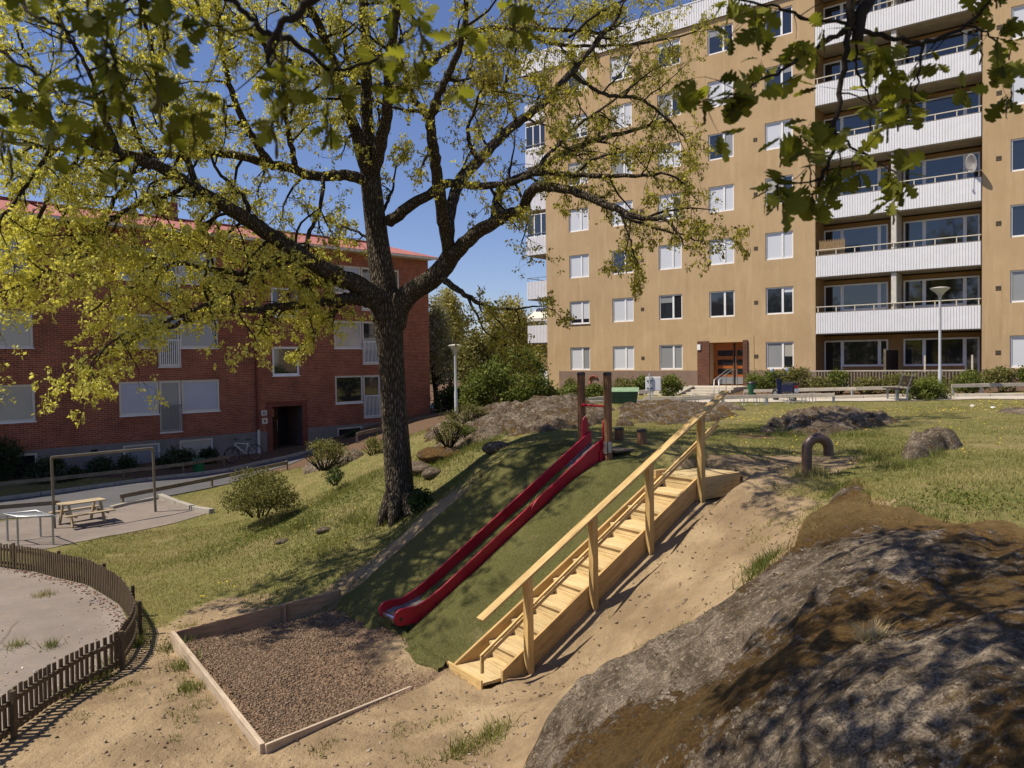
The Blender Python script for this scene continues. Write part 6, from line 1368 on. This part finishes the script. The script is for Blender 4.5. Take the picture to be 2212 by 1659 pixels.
pts = np.concatenate([scatter(40000, 4, 12, 8, 12, 7, .42), scatter(60000, -8, 2, 4, 12, 1, .5), scatter(190000, -11, 9, 10, 21, 2, .42), scatter(150000, -16, 22, 20, 32, 3, .4), scatter(60000, 3, 20, 11, 20, 4, .42)])
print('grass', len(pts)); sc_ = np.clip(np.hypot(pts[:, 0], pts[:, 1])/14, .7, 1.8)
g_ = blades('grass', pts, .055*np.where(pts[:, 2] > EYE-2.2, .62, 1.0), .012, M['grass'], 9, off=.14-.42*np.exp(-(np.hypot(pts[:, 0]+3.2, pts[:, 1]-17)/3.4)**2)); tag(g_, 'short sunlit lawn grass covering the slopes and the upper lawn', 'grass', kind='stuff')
# long tufts
tp_ = []; rg = np.random.default_rng(12)
tufts = [(1060,1600,4.15,.12),(995,1620,4.2,.1),(380,1395,4.38,.14),(395,1440,4.38,.12),(410,1490,4.38,.1),(240,1440,4.4,.12),(262,1400,4.4,.1),(215,1470,4.4,.1),(150,1500,4.4,.1),(290,1390,4.4,.12),(1650,1210,2.4,.12),(1640,1235,2.4,.1),(1500,1075,2.5,.12),(1900,985,1.85,.2),(1880,1000,1.88,.15),
         (1745,1030,1.95,.16),(1760,1022,1.93,.14),(650,1150,3.9,.3),(600,1120,4.0,.3),(720,1080,3.5,.3),(780,1060,3.3,.35),(810,1120,3.4,.25),(930,1030,2.8,.3),(980,1000,2.5,.3),(1030,975,2.2,.25),(1060,965,2.05,.2),(700,1180,3.8,.25),(760,1130,3.6,.25),(1700,935,1.76,.25),(1850,940,1.76,.3),(1950,1010,1.82,.2),(2000,990,1.8,.2),(110,1400,4.4,.08),(95,1290,4.4,.1),(35,1400,4.4,.08)]
for px, py, h, sp in tufts:
    c = G(px, py, h); m_ = int(260*sp/.12); q = np.c_[c.x+rg.normal(0, sp, m_), c.y+rg.normal(0, sp, m_)]; tp_.append(np.c_[q, gh(q[:, 0], q[:, 1])])
tp_ = np.concatenate(tp_); tag(blades('grass_tufts', tp_, .13, .012, M['grass'], 10, lean=.45), 'longer green grass tufts at the fence foot, rocks and oak', 'grass', kind='stuff')
M['straw'] = leafmat('dry_straw', (.45,.34,.17), (.60,.48,.27), (.70,.58,.36), .2)
c = G(1885,1362,1.72); zz = float(slab_z(np.array([c.x]), np.array([c.y]))[0]); q = np.c_[c.x+rg.normal(0, .035, 500), c.y+rg.normal(0, .035, 500)]
tag(blades('straw_tuft', np.c_[q, np.full(500, zz+.0)], .085, .005, M['straw'], 11, lean=.9), 'pale dry straw tuft growing on the foreground rock slab', 'grass tuft')
# clover / broad leaves under the oak
q = []
for px, py, h, sp, m_ in [(700,1180,3.8,.6,500),(640,1140,3.9,.5,300),(800,1080,3.4,.6,400),(960,1010,2.6,.6,400),(560,1160,4.15,.5,200),(2090,1085,1.68,.35,160)]:
    c = G(px, py, h); a = c.x+rg.normal(0, sp, m_); b = c.y+rg.normal(0, sp, m_); z_ = gh(a, b); 
    if px > 1900: z_ = np.maximum(z_, slab_z(a, b))
    q.append(np.c_[a, b, z_+.04])
q = np.concatenate(q); V, F, r_ = leafquads(q, .03, 3, .02, 21, .6, -.2, .8)
tag(link('ground_plants', npmesh('ground_plants', V, F, False, {'rnd': ('FACE', r_)}), M['shrub_green']), 'small broad leaved weeds in the grass round the oak', 'weeds', kind='stuff')
# moss and grass nap on the slab top
a = 2.5+9*rg.random(60000); b = 4+8.5*rg.random(60000); d_ = pdist(a, b, slabpoly); mm_ = slab_moss(a, b)+.5*fbm(a, b, 1.5, 700, 3); ok = (d_ > .1) & (mm_ > .72) & (a/b*FOC+CX < 2280); a, b = a[ok], b[ok]
M['moss'] = leafmat('moss_nap', (.10,.06,.02), (.20,.13,.045), (.33,.25,.10), .2)
xy = np.c_[a, b, slab_z(a, b)-.01]; tag(blades('moss_nap', xy, .035, .01, M['moss'], 13), 'rusty brown moss and dry grass nap on the top of the rock slab', 'moss', kind='stuff')

# trees on the far side of the road, outside the picture: they are what the tower's lower windows mirror
SN[0] += 1; rg = np.random.default_rng(78); q = []
for k in range(22): q.append(ellipsoid_pts((-46+9*math.sin(k*2.3)-k*.2, -26+2.2*k, 6.5+2*math.sin(k*1.9)), (4.2, 4, 6.0), 420, rg, 9, .5))
q = np.concatenate(q); V, F, r_ = leafquads(q, .6, 2, .4, 6, .4+.3*fbm(q[:, 0], q[:, 2], .3, 89, 2), 0, .7)
tag(link('side_wood', npmesh('side_wood', V, F, False, {'rnd': ('FACE', r_)}), M['shrub_olive']), 'green wood standing outside the left of the view', 'wood', kind='stuff')

# pile of the artificial turf
rg = np.random.default_rng(41); GV = np.stack([Vx, Vy, Vz], -1); m_ = 200000; a = rg.random(m_)*(ns_-1.001); b = rg.random(m_)*(nt_-1.001); i0 = a.astype(int); j0 = b.astype(int); fa = (a-i0)[:, None]; fb = (b-j0)[:, None]
Pp = (GV[i0, j0]*(1-fa)+GV[i0+1, j0]*fa)*(1-fb)+(GV[i0, j0+1]*(1-fa)+GV[i0+1, j0+1]*fa)*fb
M['pile'] = leafmat('turf_pile', (.085,.088,.028), (.17,.168,.058), (.28,.26,.10), .15)
tag(blades('turf_pile', Pp, .013, .007, M['pile'], 42, parent=bpy.data.objects['artificial_turf'], lean=.6), kind='stuff')
# thin grass creeping over the top of the slab
a = 4+8*rg.random(50000); b = 8+4*rg.random(50000); d_ = pdist(a, b, slabpoly); ok = (d_ > -.1) & (d_ < 1.0+.8*fbm(a, b, .8, 711, 3)) & (fbm(a, b, 1.6, 712, 3) > -.05) & (a > 4.4); a, b = a[ok], b[ok]
tag(blades('grass', np.c_[a, b, np.maximum(gh(a, b), slab_z(a, b)-.01)], .045, .012, M['grass'], 43), 'thin yellowing grass creeping over the upper edge of the rock slab', 'grass', kind='stuff')
# ================================================================== PROPS
def lamp(label, px, py_top, Z, base_z, Hh, hr=.33, py_b=None):
    t = P(px, py_top, Z); b = Vector((t.x, t.y, base_z)); e = empty('street_lamp', b, label, 'street lamp', 'street lamps')
    mb = MB(); mb.lathe([(.065, 0), (.065, 1.2), (.05, 1.25), (.045, t.z-base_z-.35)], b, 14); mb.build('pole', M['greysteel'], e, True)
    z = t.z; mb = MB(); mb.lathe([(.055, -.42), (.06, -.34), (hr*.45, -.22), (hr*.93, -.075), (hr, -.055), (hr, -.04)], (t.x, t.y, z), 24); mb.build('lamp_shade', basic('lamp_glass_%d' % px, (.42,.44,.42), .25, .6, bump=0), e, True)
    mb = MB(); mb.lathe([(hr, -.038), (hr*.8, -.02), (hr*.4, 0), (.02, .012)], (t.x, t.y, z), 24); mb.build('lamp_cap', M['offwhite'], e, True)
lamp('slim grey street lamp standing on the rocks in the gap between the buildings', 983, 744, 30, EYE-2.35, 4, .28)
lamp('slim grey street lamp in front of the white balconies', 2030.5, 620, 29.5, EYE-1.75, 4.4, .34)
# grit bin
def quadbox(mb, fc, bc): pass
b_ = P(1347, 872, 28.2); bz = gz(b_.x, b_.y); e = empty('grit_bin', (b_.x, b_.y, bz), 'dark green plastic grit bin with a paler sloping lid', 'grit bin', rz=yf.rz+.5)
mb = MB(); mb.add([(-.46,-.3,0),(.46,-.3,0),(.46,.3,0),(-.46,.3,0),(-.53,-.36,.47),(.53,-.36,.47),(.53,.36,.56),(-.53,.36,.56)], [(3,2,1,0),(4,5,6,7),(0,1,5,4),(1,2,6,5),(2,3,7,6),(3,0,4,7)]); mb.box((0,-.338,.27), (.98,.03,.025)); mb.build('body', basic('grit_green', (.05,.10,.055), .5, bump=0), e, bevel=.02)
mb = MB(); mb.add([(-.57,-.40,.475),(.57,-.40,.475),(.57,.40,.575),(-.57,.40,.575),(-.55,-.37,.51),(.55,-.37,.51),(.55,.38,.61),(-.55,.38,.61)], [(3,2,1,0),(4,5,6,7),(0,1,5,4),(1,2,6,5),(2,3,7,6),(3,0,4,7)]); mb.build('lid', basic('grit_lid', (.22,.34,.20), .5, bump=0), e, bevel=.01)
# white cabinet on a pole
t = P(1404, 806, 28.8); g = gz(t.x, t.y); e = empty('sign_back', (t.x, t.y, g), 'white box mounted on a thin grey post near the entrance steps', 'notice box', rz=-.25)
e.name = 'notice_box'
mb = MB(); mb.tube([(0,-.17,-.1),(0,-.17,t.z-g)], .028, 10); mb.build('post', M['greysteel'], e)
mb = MB(); mb.box((.12,.02,t.z-g-.40), (.56,.28,.52)); mb.build('box', M['white'], e, bevel=.015); mb = MB(); mb.box((0,-.135,t.z-g-.28), (.22,.02,.03)); mb.box((0,-.135,t.z-g-.55), (.22,.02,.03)); mb.build('clamp', M['blackplastic'], e)
# trash can
t = P(1624, 853, 34.5); e = empty('litter_bin', (t.x, t.y, t.z), 'small dark green litter bin right of the entrance steps', 'litter bin')
mb = MB(); mb.lathe([(.16,0),(.19,.5)], (0,0,0), 18); mb.build('bin_body', M['greenplastic'], e); mb = MB(); mb.lathe([(.205,.5),(.2,.55),(.12,.6)], (0,0,0), 18); mb.build('lid', M['blackplastic'], e)
# moped seen from behind
MOP = P(1698, 868, 30.5); MOP.z = gz(MOP.x, MOP.y); e = empty('moped', MOP, 'dark blue moped parked behind the bicycle rack rail', 'moped', rz=R(12))
blue = basic('blue_lacquer', (.008,.009,.035), .25, .6, bump=0); red_l = basic('red_lens', (.35,.01,.01), .3, .6, bump=0)
def ring(mb, c, r, rr, ax='x', n=24, m=8):
    vs, fs = [], []
    for i in range(n):
        a = 2*math.pi*i/n
        for j in range(m):
            b = 2*math.pi*j/m; u = r+rr*math.cos(b); w_ = rr*math.sin(b)
            p = (w_, u*math.cos(a), u*math.sin(a)) if ax == 'x' else (u*math.cos(a), w_, u*math.sin(a)); vs.append((c[0]+p[0], c[1]+p[1], c[2]+p[2]))
    for i in range(n):
        for j in range(m): fs.append((i*m+j, i*m+(j+1)%m, ((i+1)%n)*m+(j+1)%m, ((i+1)%n)*m+j))
    mb.add(vs, fs, True)
for y in (-.45, .75): mb = MB(); ring(mb, (0, y, .25), .2, .055); w_ = mb.build('wheel', M['blackplastic'], e); mb = MB(); mb.lathe([(.13, -.03), (.13, .03)], (0,0,0), 14); h_ = mb.build('hub', M['galv'], w_); h_.location = (0, y, .25); h_.rotation_euler = (0, R(90), 0)
mb = MB(); mb.hexa([(-.14,-.6,.38),(.14,-.6,.38),(.16,.1,.34),(-.16,.1,.34),(-.10,-.72,.66),(.10,-.72,.66),(.14,.1,.66),(-.14,.1,.66)]); mb.hexa([(-.12,.38,.25),(.12,.38,.25),(.08,.5,.25),(-.08,.5,.25),(-.12,.5,.88),(.12,.5,.88),(.08,.6,.88),(-.08,.6,.88)]); mb.hexa([(-.14,.0,.2),(.14,.0,.2),(.14,.45,.2),(-.14,.45,.2),(-.14,.0,.28),(.14,.0,.28),(.14,.45,.28),(-.14,.45,.28)]); mb.build('body', blue, e, bevel=.03)
mb = MB(); mb.box((0,-.28,.72), (.26,.75,.11), taper=.85); mb.build('seat', M['blackplastic'], e, bevel=.03)
mb = MB(); mb.tube([(-.34,.42,1.0),(-.15,.5,1.02),(.15,.5,1.02),(.34,.42,1.0)], .018, 8); mb.tube([(0,.52,.3),(0,.5,1.02)], .03, 8); mb.build('handlebar', M['blackplastic'], e)
for s in (-1, 1):
    mb = MB(); mb.tube([(s*.22,.48,1.02),(s*.32,.46,1.2)], .007, 6); mm_ = mb.build('mirror', M['blackplastic'], e); mb = MB(); mb.lathe([(.0,-.012),(.06,-.01),(.06,.01),(.0,.012)], (0,0,0), 14); o = mb.build('mirror_glass', basic('mirror_%d' % s, (.35,.5,.8), .15, .8, .3, bump=0), mm_); o.location = (s*.33,.45,1.23); o.rotation_euler = (R(75), 0, 0)
mb = MB(); mb.box((0,-.735,.60), (.16,.03,.08)); mb.build('tail_light', red_l, e, bevel=.01); mb = MB(); mb.box((0,-.75,.46), (.17,.008,.15)); mb.build('number_plate', M['white'], e)
# bench seen end on
b_ = P(1948, 868, 28.6); bz = gz(b_.x, b_.y); e = empty('park_bench', (b_.x, b_.y, bz), 'dark brown slatted park bench seen from its end beside the bright bush', 'bench', rz=R(-12))
mb = MB()
for j in range(3): mb.box((-.42+j*.16, 0, .43), (.13, 1.5, .035))
mb.build('seat', M['darkwood'], e, bevel=.006); mb = MB()
for j in range(3): mb.box((.10+j*.045, 0, .55+j*.14), (.035, 1.5, .11), Matrix.Rotation(R(16), 3, 'Y'))
mb.build('backrest', M['darkwood'], e, bevel=.006)
for y in (-.6, .6):
    for x, z1 in ((-.34, .42), (.02, .43)): mb = MB(); mb.box((x, y, z1/2), (.06, .06, z1)); mb.build('leg', M['galv'], e)
    mb = MB(); mb.bar((.02, y, .36), (.22, y, .95), .04, .04); mb.build('back_support', M['galv'], e)
# rails before the tower
def rg_(px, py, Z): p = P(px, py, Z); return Vector((p.x, p.y, gz(p.x, p.y)))
def railpx(label, pts, m=M['railwood'], hgt=.5, posts=None, bh=.14, pm=M['greysteel']):
    """beam given by photograph points with depth"""
    bm_ = [P(*p) for p in pts]; e = empty('wooden_rail', (bm_[0].x, bm_[0].y, gz(bm_[0].x, bm_[0].y)), label, 'rail', 'bleached rails before the tower')
    for a, b in zip(bm_, bm_[1:]): lplank('beam', a, b, .06, bh, m, parent=e, bev=.008)
    for p in (posts if posts is not None else bm_):
        p = P(*p) if not isinstance(p, Vector) else p; g = gz(p.x, p.y); mb = MB(); mb.box((p.x, p.y+.05, (g-.1+p.z-.02)/2), (.07, .06, p.z-.02-g+.1)); mb.build('post', pm, e, True)
    return e
railpx('pale wooden rail from the entrance steps to the moped', [(1607,845,34.6),(1678,844,33.8)], posts=[(1609,845,34.6),(1676,844,33.8)])
railpx('long pale wooden rail from the moped to behind the bench', [(1719,842.5,32.8),(1850,839.5,31.8),(1978,836.5,30.8)], posts=[(1842,840,31.8),(1722,842,32.8),(1970,837,30.9)])
railpx('pale wooden rail right of the bright bush running out of the picture', [(2055,834,30.4),(2121,832,30.2),(2330,829,29.6)], posts=[(2121,834,30.2),(2060,834,30.4)])
railpx('lower pale rail in front of the bicycle racks', [(1391,861,29.5),(1474,859.5,29.2),(1562,858,29.0),(1660,856,28.7),(1803,853,28.3)], posts=[(1391,861,29.5),(1474,860,29.2),(1562,858,29.0),(1657,857,28.7),(1802,854,28.3)], bh=.13)
railpx('pale wooden rail behind the slide posts, left of the grit bin', [(1196,873,31),(1244,867,31.5),(1305,859,32),(1345,852,32.6)], posts=[(1300,860,32),(1244,867,31.5)])
railpx('short pale wooden rail between the grit bin and the notice box', [(1379,847.5,31.6),(1412,843,32)], posts=[(1410,844,32)])
# bicycle racks: each hoop its own object
mb = MB()
for s in (-.06, .06): mb.tube([(s, 0, 0), (s, 0, .3), (s+.0, .06, .36), (s, .30, .36), (s, .36, .3), (s, .36, 0)], .011, 6)
mb.tube([(-.06,.18,.02),(.06,.18,.02)], .01, 6); hoop = meshof(mb, M['galv'])
for i_, px in enumerate((1497, 1538, 1557, 1603, 1632, 1652, 1697, 1712, 1735, 1752)):
    p = rg_(px, 866, 29.4-.0035*(px-1497)); o = bpy.data.objects.new('bicycle_rack', hoop); C.objects.link(o); o.location = p; o.rotation_euler = (0, 0, yf.rz+.1*(i_ % 3))
    tag(o, '%s of the ten low wheel holders from the left under the pale rail' % ['leftmost','second','third','fourth','fifth','sixth','seventh','eighth','ninth','last'][i_], 'bicycle rack', 'wheel holders under the pale rail')
# bicycle by the red door
def bike(px, py, Z, rz):
    c = P(px, py, Z); c.z = gz(c.x, c.y); e = empty('bicycle', c, 'white mountain bicycle leaning at the grey plinth left of the brick door', 'bicycle', rz=rz)
    fw = basic('bike_white', (.6,.6,.56), .35, .5, bump=0)
    for x, nm in ((-.54, 'front'), (.54, 'rear')):
        mb = MB(); ring(mb, (x, 0, .34), .32, .022, 'y', 30, 8); w_ = mb.build('wheel', M['blackplastic'], e); mb = MB(); ring(mb, (x, 0, .34), .295, .008, 'y', 30, 5)
        for k in range(12): a = k*math.pi/6; mb.tube([(x, 0, .34), (x+.29*math.cos(a), 0, .34+.29*math.sin(a))], .0025, 4)
        mb.build('rim', M['galv'], w_)
    mb = MB(); hd = (-.38, 0, .82); bb = (.08, 0, .32); sd = (.22, 0, .80)
    mb.tube([hd, (.20, 0, .72)], .02, 8); mb.tube([(-.40, 0, .74), bb], .027, 8); mb.tube([bb, sd], .02, 8); mb.tube([bb, (.54, .0, .34)], .013, 6); mb.tube([(.20, 0, .70), (.54, 0, .34)], .012, 6); mb.tube([hd, (-.42, 0, .68)], .026, 8)
    mb.build('frame', fw, e)
    mb = MB(); mb.tube([(-.42, .05, .70), (-.54, .05, .34)], .014, 6); mb.tube([(-.42, -.05, .70), (-.54, -.05, .34)], .014, 6); mb.tube([hd, (-.36, 0, .95)], .014, 6); mb.tube([(-.34, -.3, .97), (-.37, 0, .96), (-.34, .3, .97)], .013, 6); mb.build('fork_and_bar', M['blackplastic'], e)
    mb = MB(); mb.box((.24, 0, .92), (.27, .13, .05), taper=.7); mb.tube([sd, (.235, 0, .9)], .014, 6); mb.build('saddle', M['blackplastic'], e, bevel=.015)
    mb = MB(); ring(mb, (.08, -.04, .32), .09, .008, 'y', 20, 5); mb.tube([(.08, -.05, .32), (.0, -.06, .17)], .01, 6); mb.box((0, -.1, .165), (.08, .08, .02)); mb.build('crankset', M['blackplastic'], e)
    mb = MB(); mb.tube([(-.36, .0, .98), (-.36, 0, 1.04)], .03, 8); mb.build('bell', M['blackplastic'], e)
bike(527, 999, 33.3, rf.rz+.05)
# an old front wheel lying in a rack left of it
p = P(500, 1003, 32.6); p.z = gz(p.x, p.y); mb = MB(); ring(mb, (0, 0, .34), .30, .02, 'y', 28, 8); me_ = meshof(mb, M['blackplastic']); o = bpy.data.objects.new('loose_tyre', me_); C.objects.link(o); o.location = p; o.rotation_euler = (R(8), 0, rf.rz-.3); tag(o, 'dark loose bicycle tyre beside the front wheel of the white bicycle', 'tyre')
# green bucket in the shrubs
t = P(429, 1000, 30.6); e = empty('garden_sack', (t.x, t.y, gz(t.x, t.y)), 'green tub standing between the dark bushes before the brick wall', 'tub')
e.name = 'green_tub'
mb = MB(); mb.lathe([(.19,0),(.23,.50)], (0,0,0), 20); mb.build('tub_body', basic('tub_green', (.015,.16,.055), .45, bump=0), e); mb = MB(); mb.lathe([(.245,.48),(.25,.53),(.2,.53)], (0,0,0), 20); mb.build('tub_rim', M['greenplastic'], e)
# parked car roof glimpsed behind the rail, by the brick corner
t = P(958, 893, 50); e = empty('parked_car', (t.x, t.y, EYE-4.1), 'light parked car mostly hidden behind the rail beside the brick corner', 'car', rz=R(40))
mb = MB(); mb.hexa([(-2.1,-.85,.3),(2.1,-.85,.3),(2.1,.85,.3),(-2.1,.85,.3),(-2.05,-.82,.85),(2.05,-.82,.85),(2.05,.82,.85),(-2.05,.82,.85)]); mb.hexa([(-1.3,-.78,.85),(1.1,-.78,.85),(1.1,.78,.85),(-1.3,.78,.85),(-.85,-.62,1.42),(.6,-.62,1.42),(.6,.62,1.42),(-.85,.62,1.42)]); mb.build('body', basic('car_silver', (.4,.46,.45), .3, .6, .3, bump=0), e, bevel=.08)
mb = MB(); mb.hexa([(-1.22,-.80,.88),(1.02,-.80,.88),(1.02,.80,.88),(-1.22,.80,.88),(-.86,-.66,1.34),(.6,-.66,1.34),(.6,.66,1.34),(-.86,.66,1.34)]); mb.build('side_windows', M['glass'], e)
for x in (-1.3, 1.3):
    for y in (-.8, .8): mb = MB(); ring(mb, (x, y, .32), .22, .1, 'y', 20, 8); mb.build('wheel', M['blackplastic'], e)
# small green sign board at the ridge
p = rg_(1208, 868, 29); mb = MB(); mb.box((0,0,.2), (.3,.03,.28)); mb.box((0,.03,.05), (.05,.04,.4)); o = mb.build('green_board', basic('lime_board', (.22,.27,.10), .6, bump=0)); o.location = p; o.rotation_euler = (0,0,.2); tag(o, 'small faded lime green board standing behind the pale rock ridge', 'board')
# half-hidden long dark sack behind the slide posts
p = rg_(1278, 872, 30.5); bm = bmesh.new(); bmesh.ops.create_icosphere(bm, subdivisions=4, radius=1); co = np.array([v.co[:] for v in bm.verts]); nn = 1+.2*fbm(co[:, 0]*2, co[:, 1]+co[:, 2], 1.2, 820, 3)
for v, k in zip(bm.verts, nn): v.co = Vector((v.co.x*.75*k, v.co.y*.28*k, v.co.z*.13*k))
me_ = bpy.data.meshes.new('sack'); bm.to_mesh(me_); bm.free(); me_.materials.append(basic('grey_sack', (.06,.065,.05), .7)); [setattr(q, 'use_smooth', True) for q in me_.polygons]
o = bpy.data.objects.new('dark_sack', me_); C.objects.link(o); o.location = (p.x, p.y, p.z+.12); o.rotation_euler = (0, 0, .25); tag(o, 'long dark grey sack lying between the slide posts beyond the ridge', 'sack')
# ------------------------------------------------------------------ loose stuff
rg = np.random.default_rng(31)
def chips(name, xy, size, m, label, cat, zf=gh, flat=.35):
    """little angular pieces: one object"""
    n_ = len(xy); z = zf(xy[:, 0], xy[:, 1]); c = np.c_[xy, z+size*.1]; s = size*(.4+rg.random(n_)**2*1.4)
    d = rg.normal(0, 1, (n_, 3)); d[:, 2] *= flat; d /= np.linalg.norm(d, axis=1)[:, None]; u = np.cross(d, rg.normal(0, .35, (n_, 3))+[0, 0, 1]); u /= np.linalg.norm(u, axis=1)[:, None]; w_ = np.cross(d, u)
    a, b, h = d*s[:, None]*.5, u*s[:, None]*.28, w_*s[:, None]*.10
    V = np.stack([c-a-b-h, c+a-b-h, c+a+b-h, c-a+b-h, c-a*.8-b*.8+h, c+a*.8-b*.8+h, c+a*.8+b*.8+h, c-a*.8+b*.8+h], 1).reshape(-1, 3)
    f = np.array([(3,2,1,0),(4,5,6,7),(0,1,5,4),(1,2,6,5),(2,3,7,6),(3,0,4,7)]); F = (np.arange(n_)[:, None, None]*8+f[None]).reshape(-1, 4)
    return tag(link(name, npmesh(name, V, F, False, {'rnd': ('FACE', np.repeat(rg.random(n_), 6))}), m), label, cat, kind='stuff')
def rmat(nm, a, b, c, rough=.9): n = N(nm); return n.fin(n.ramp(n.attr('rnd'), [(0, a), (.5, b), (1, c)]), rough, .1)
pitp = [(A_.x, A_.y), (B_.x, B_.y), (-.95, 10.62), (-2.95, 13.4)]
q = np.c_[-5.4+5*rg.random(60000), 8.8+5*rg.random(60000)]; d_ = pdist(q[:, 0], q[:, 1], pitp); wr = np.hypot(q[:, 0]+1.4, q[:, 1]-11.3)+.8*fbm(q[:, 0], q[:, 1], .9, 900, 3); q = q[(d_ > .04) & (rg.random(len(q)) < sstep(.5, 2.0, wr)*.95+.05)]
chips('bark_mulch', q, .023, rmat('bark_chips', (.10,.068,.045), (.185,.13,.088), (.30,.225,.16)), 'brown bark mulch filling the timber edged pit under the slide', 'bark mulch')
q = np.c_[-9+14*rg.random(5200), 5.5+9*rg.random(5200)]; c_ = cover(q[:, 0], q[:, 1]); q = q[(c_[:, 0] < .5) & (c_[:, 1] < .3) & (pdist(q[:, 0], q[:, 1], slabpoly) < 0)]
s_, t_ = toST(q[:, 0], q[:, 1]); q = q[~((s_ > -.1) & (s_ < 4.4) & (t_ > -.2))]
chips('pebbles', q, .035, rmat('pebble_stone', (.10,.07,.05), (.22,.16,.11), (.36,.29,.22)), 'small stones and twigs strewn over the bare sand', 'pebbles', flat=.6)
# leaf litter along the fence on the play circle
li = []
for k in range(len(pf)-1):
    a, b = pf[k], pf[k+1]; m_ = int((b-a).length*70) if k < 11 else 6
    nrm = Vector((-(b-a).y, (b-a).x, 0)).normalized(); 
    if (Vector((ctr.x, ctr.y, 0))-a).dot(nrm) < 0: nrm = -nrm
    for j in range(m_): p = a.lerp(b, rg.random())+nrm*(.06+abs(rg.normal(0, .14))); li.append((p.x, p.y))
chips('dry_leaves', np.array(li), .035, rmat('dry_leaf', (.12,.07,.045), (.22,.12,.075), (.36,.23,.15)), 'rusty dry leaves gathered inside the curved picket fence', 'dry leaves', zf=lambda x, y: gh(x, y)+.03)
q = np.c_[-9+6*rg.random(500), 8+10*rg.random(500)]; q = q[inpoly(q[:, 0], q[:, 1], [tuple(p) for p in ic]+[(-16, 8), (-16, 16)])]
chips('litter', q, .035, M['earth'] if False else rmat('court_litter', (.08,.06,.05), (.3,.22,.17), (.6,.55,.48)), 'twigs and crumbs lying on the play circle', 'litter', zf=lambda x, y: gh(x, y)+.03)
# dandelions and daisies
q = np.c_[6+12*rg.random(900), 20+7*rg.random(900)]; k_ = fbm(q[:, 0], q[:, 1], .35, 940, 2); q = q[(k_ > .0) & (q[:, 0]/q[:, 1]*FOC+CX < 2230)]; q = np.r_[q, np.c_[-6+8*rg.random(40), 14+8*rg.random(40)], np.c_[4+8*rg.random(50), 13+7*rg.random(50)]]
z = gh(q[:, 0], q[:, 1])+.05; Vd = np.stack([np.c_[q[:, 0]+.022*math.cos(a), q[:, 1]+.022*math.sin(a), z+.01*(i % 2)] for i, a in enumerate(np.linspace(0, 6.283, 7)[:-1])], 1).reshape(-1, 3)
V = []; me_ = bpy.data.meshes.new('dandelions'); me_.from_pydata(Vd.tolist(), [], [tuple(range(i*6, i*6+6)) for i in range(len(q))]); me_.update()
tag(link('dandelions', me_, basic('dandelion_yellow', (.75,.55,.02), .7, bump=0)), 'yellow dandelion heads scattered over the far lawn', 'flowers', kind='stuff')
# white litter on the lawn
for px, py, Z, lab in ((2195-95, 880, 0, 'crumpled white paper on the far lawn near the right edge'), (2145, 884, 0, 'small white scrap on the far lawn left of the flat rock')):
    p = G(px, py, 1.66); p.z = gz(p.x, p.y); bm = bmesh.new(); bmesh.ops.create_icosphere(bm, subdivisions=3, radius=.06)
    for v in bm.verts: v.co *= 1+random.uniform(-.35, .2)
    for v in bm.verts: v.co.z *= .6
    me_ = bpy.data.meshes.new('paper'); bm.to_mesh(me_); bm.free(); me_.materials.append(M['white']); o = bpy.data.objects.new('crumpled_paper', me_); C.objects.link(o); o.location = p+Vector((0,0,.04)); tag(o, lab, 'paper')
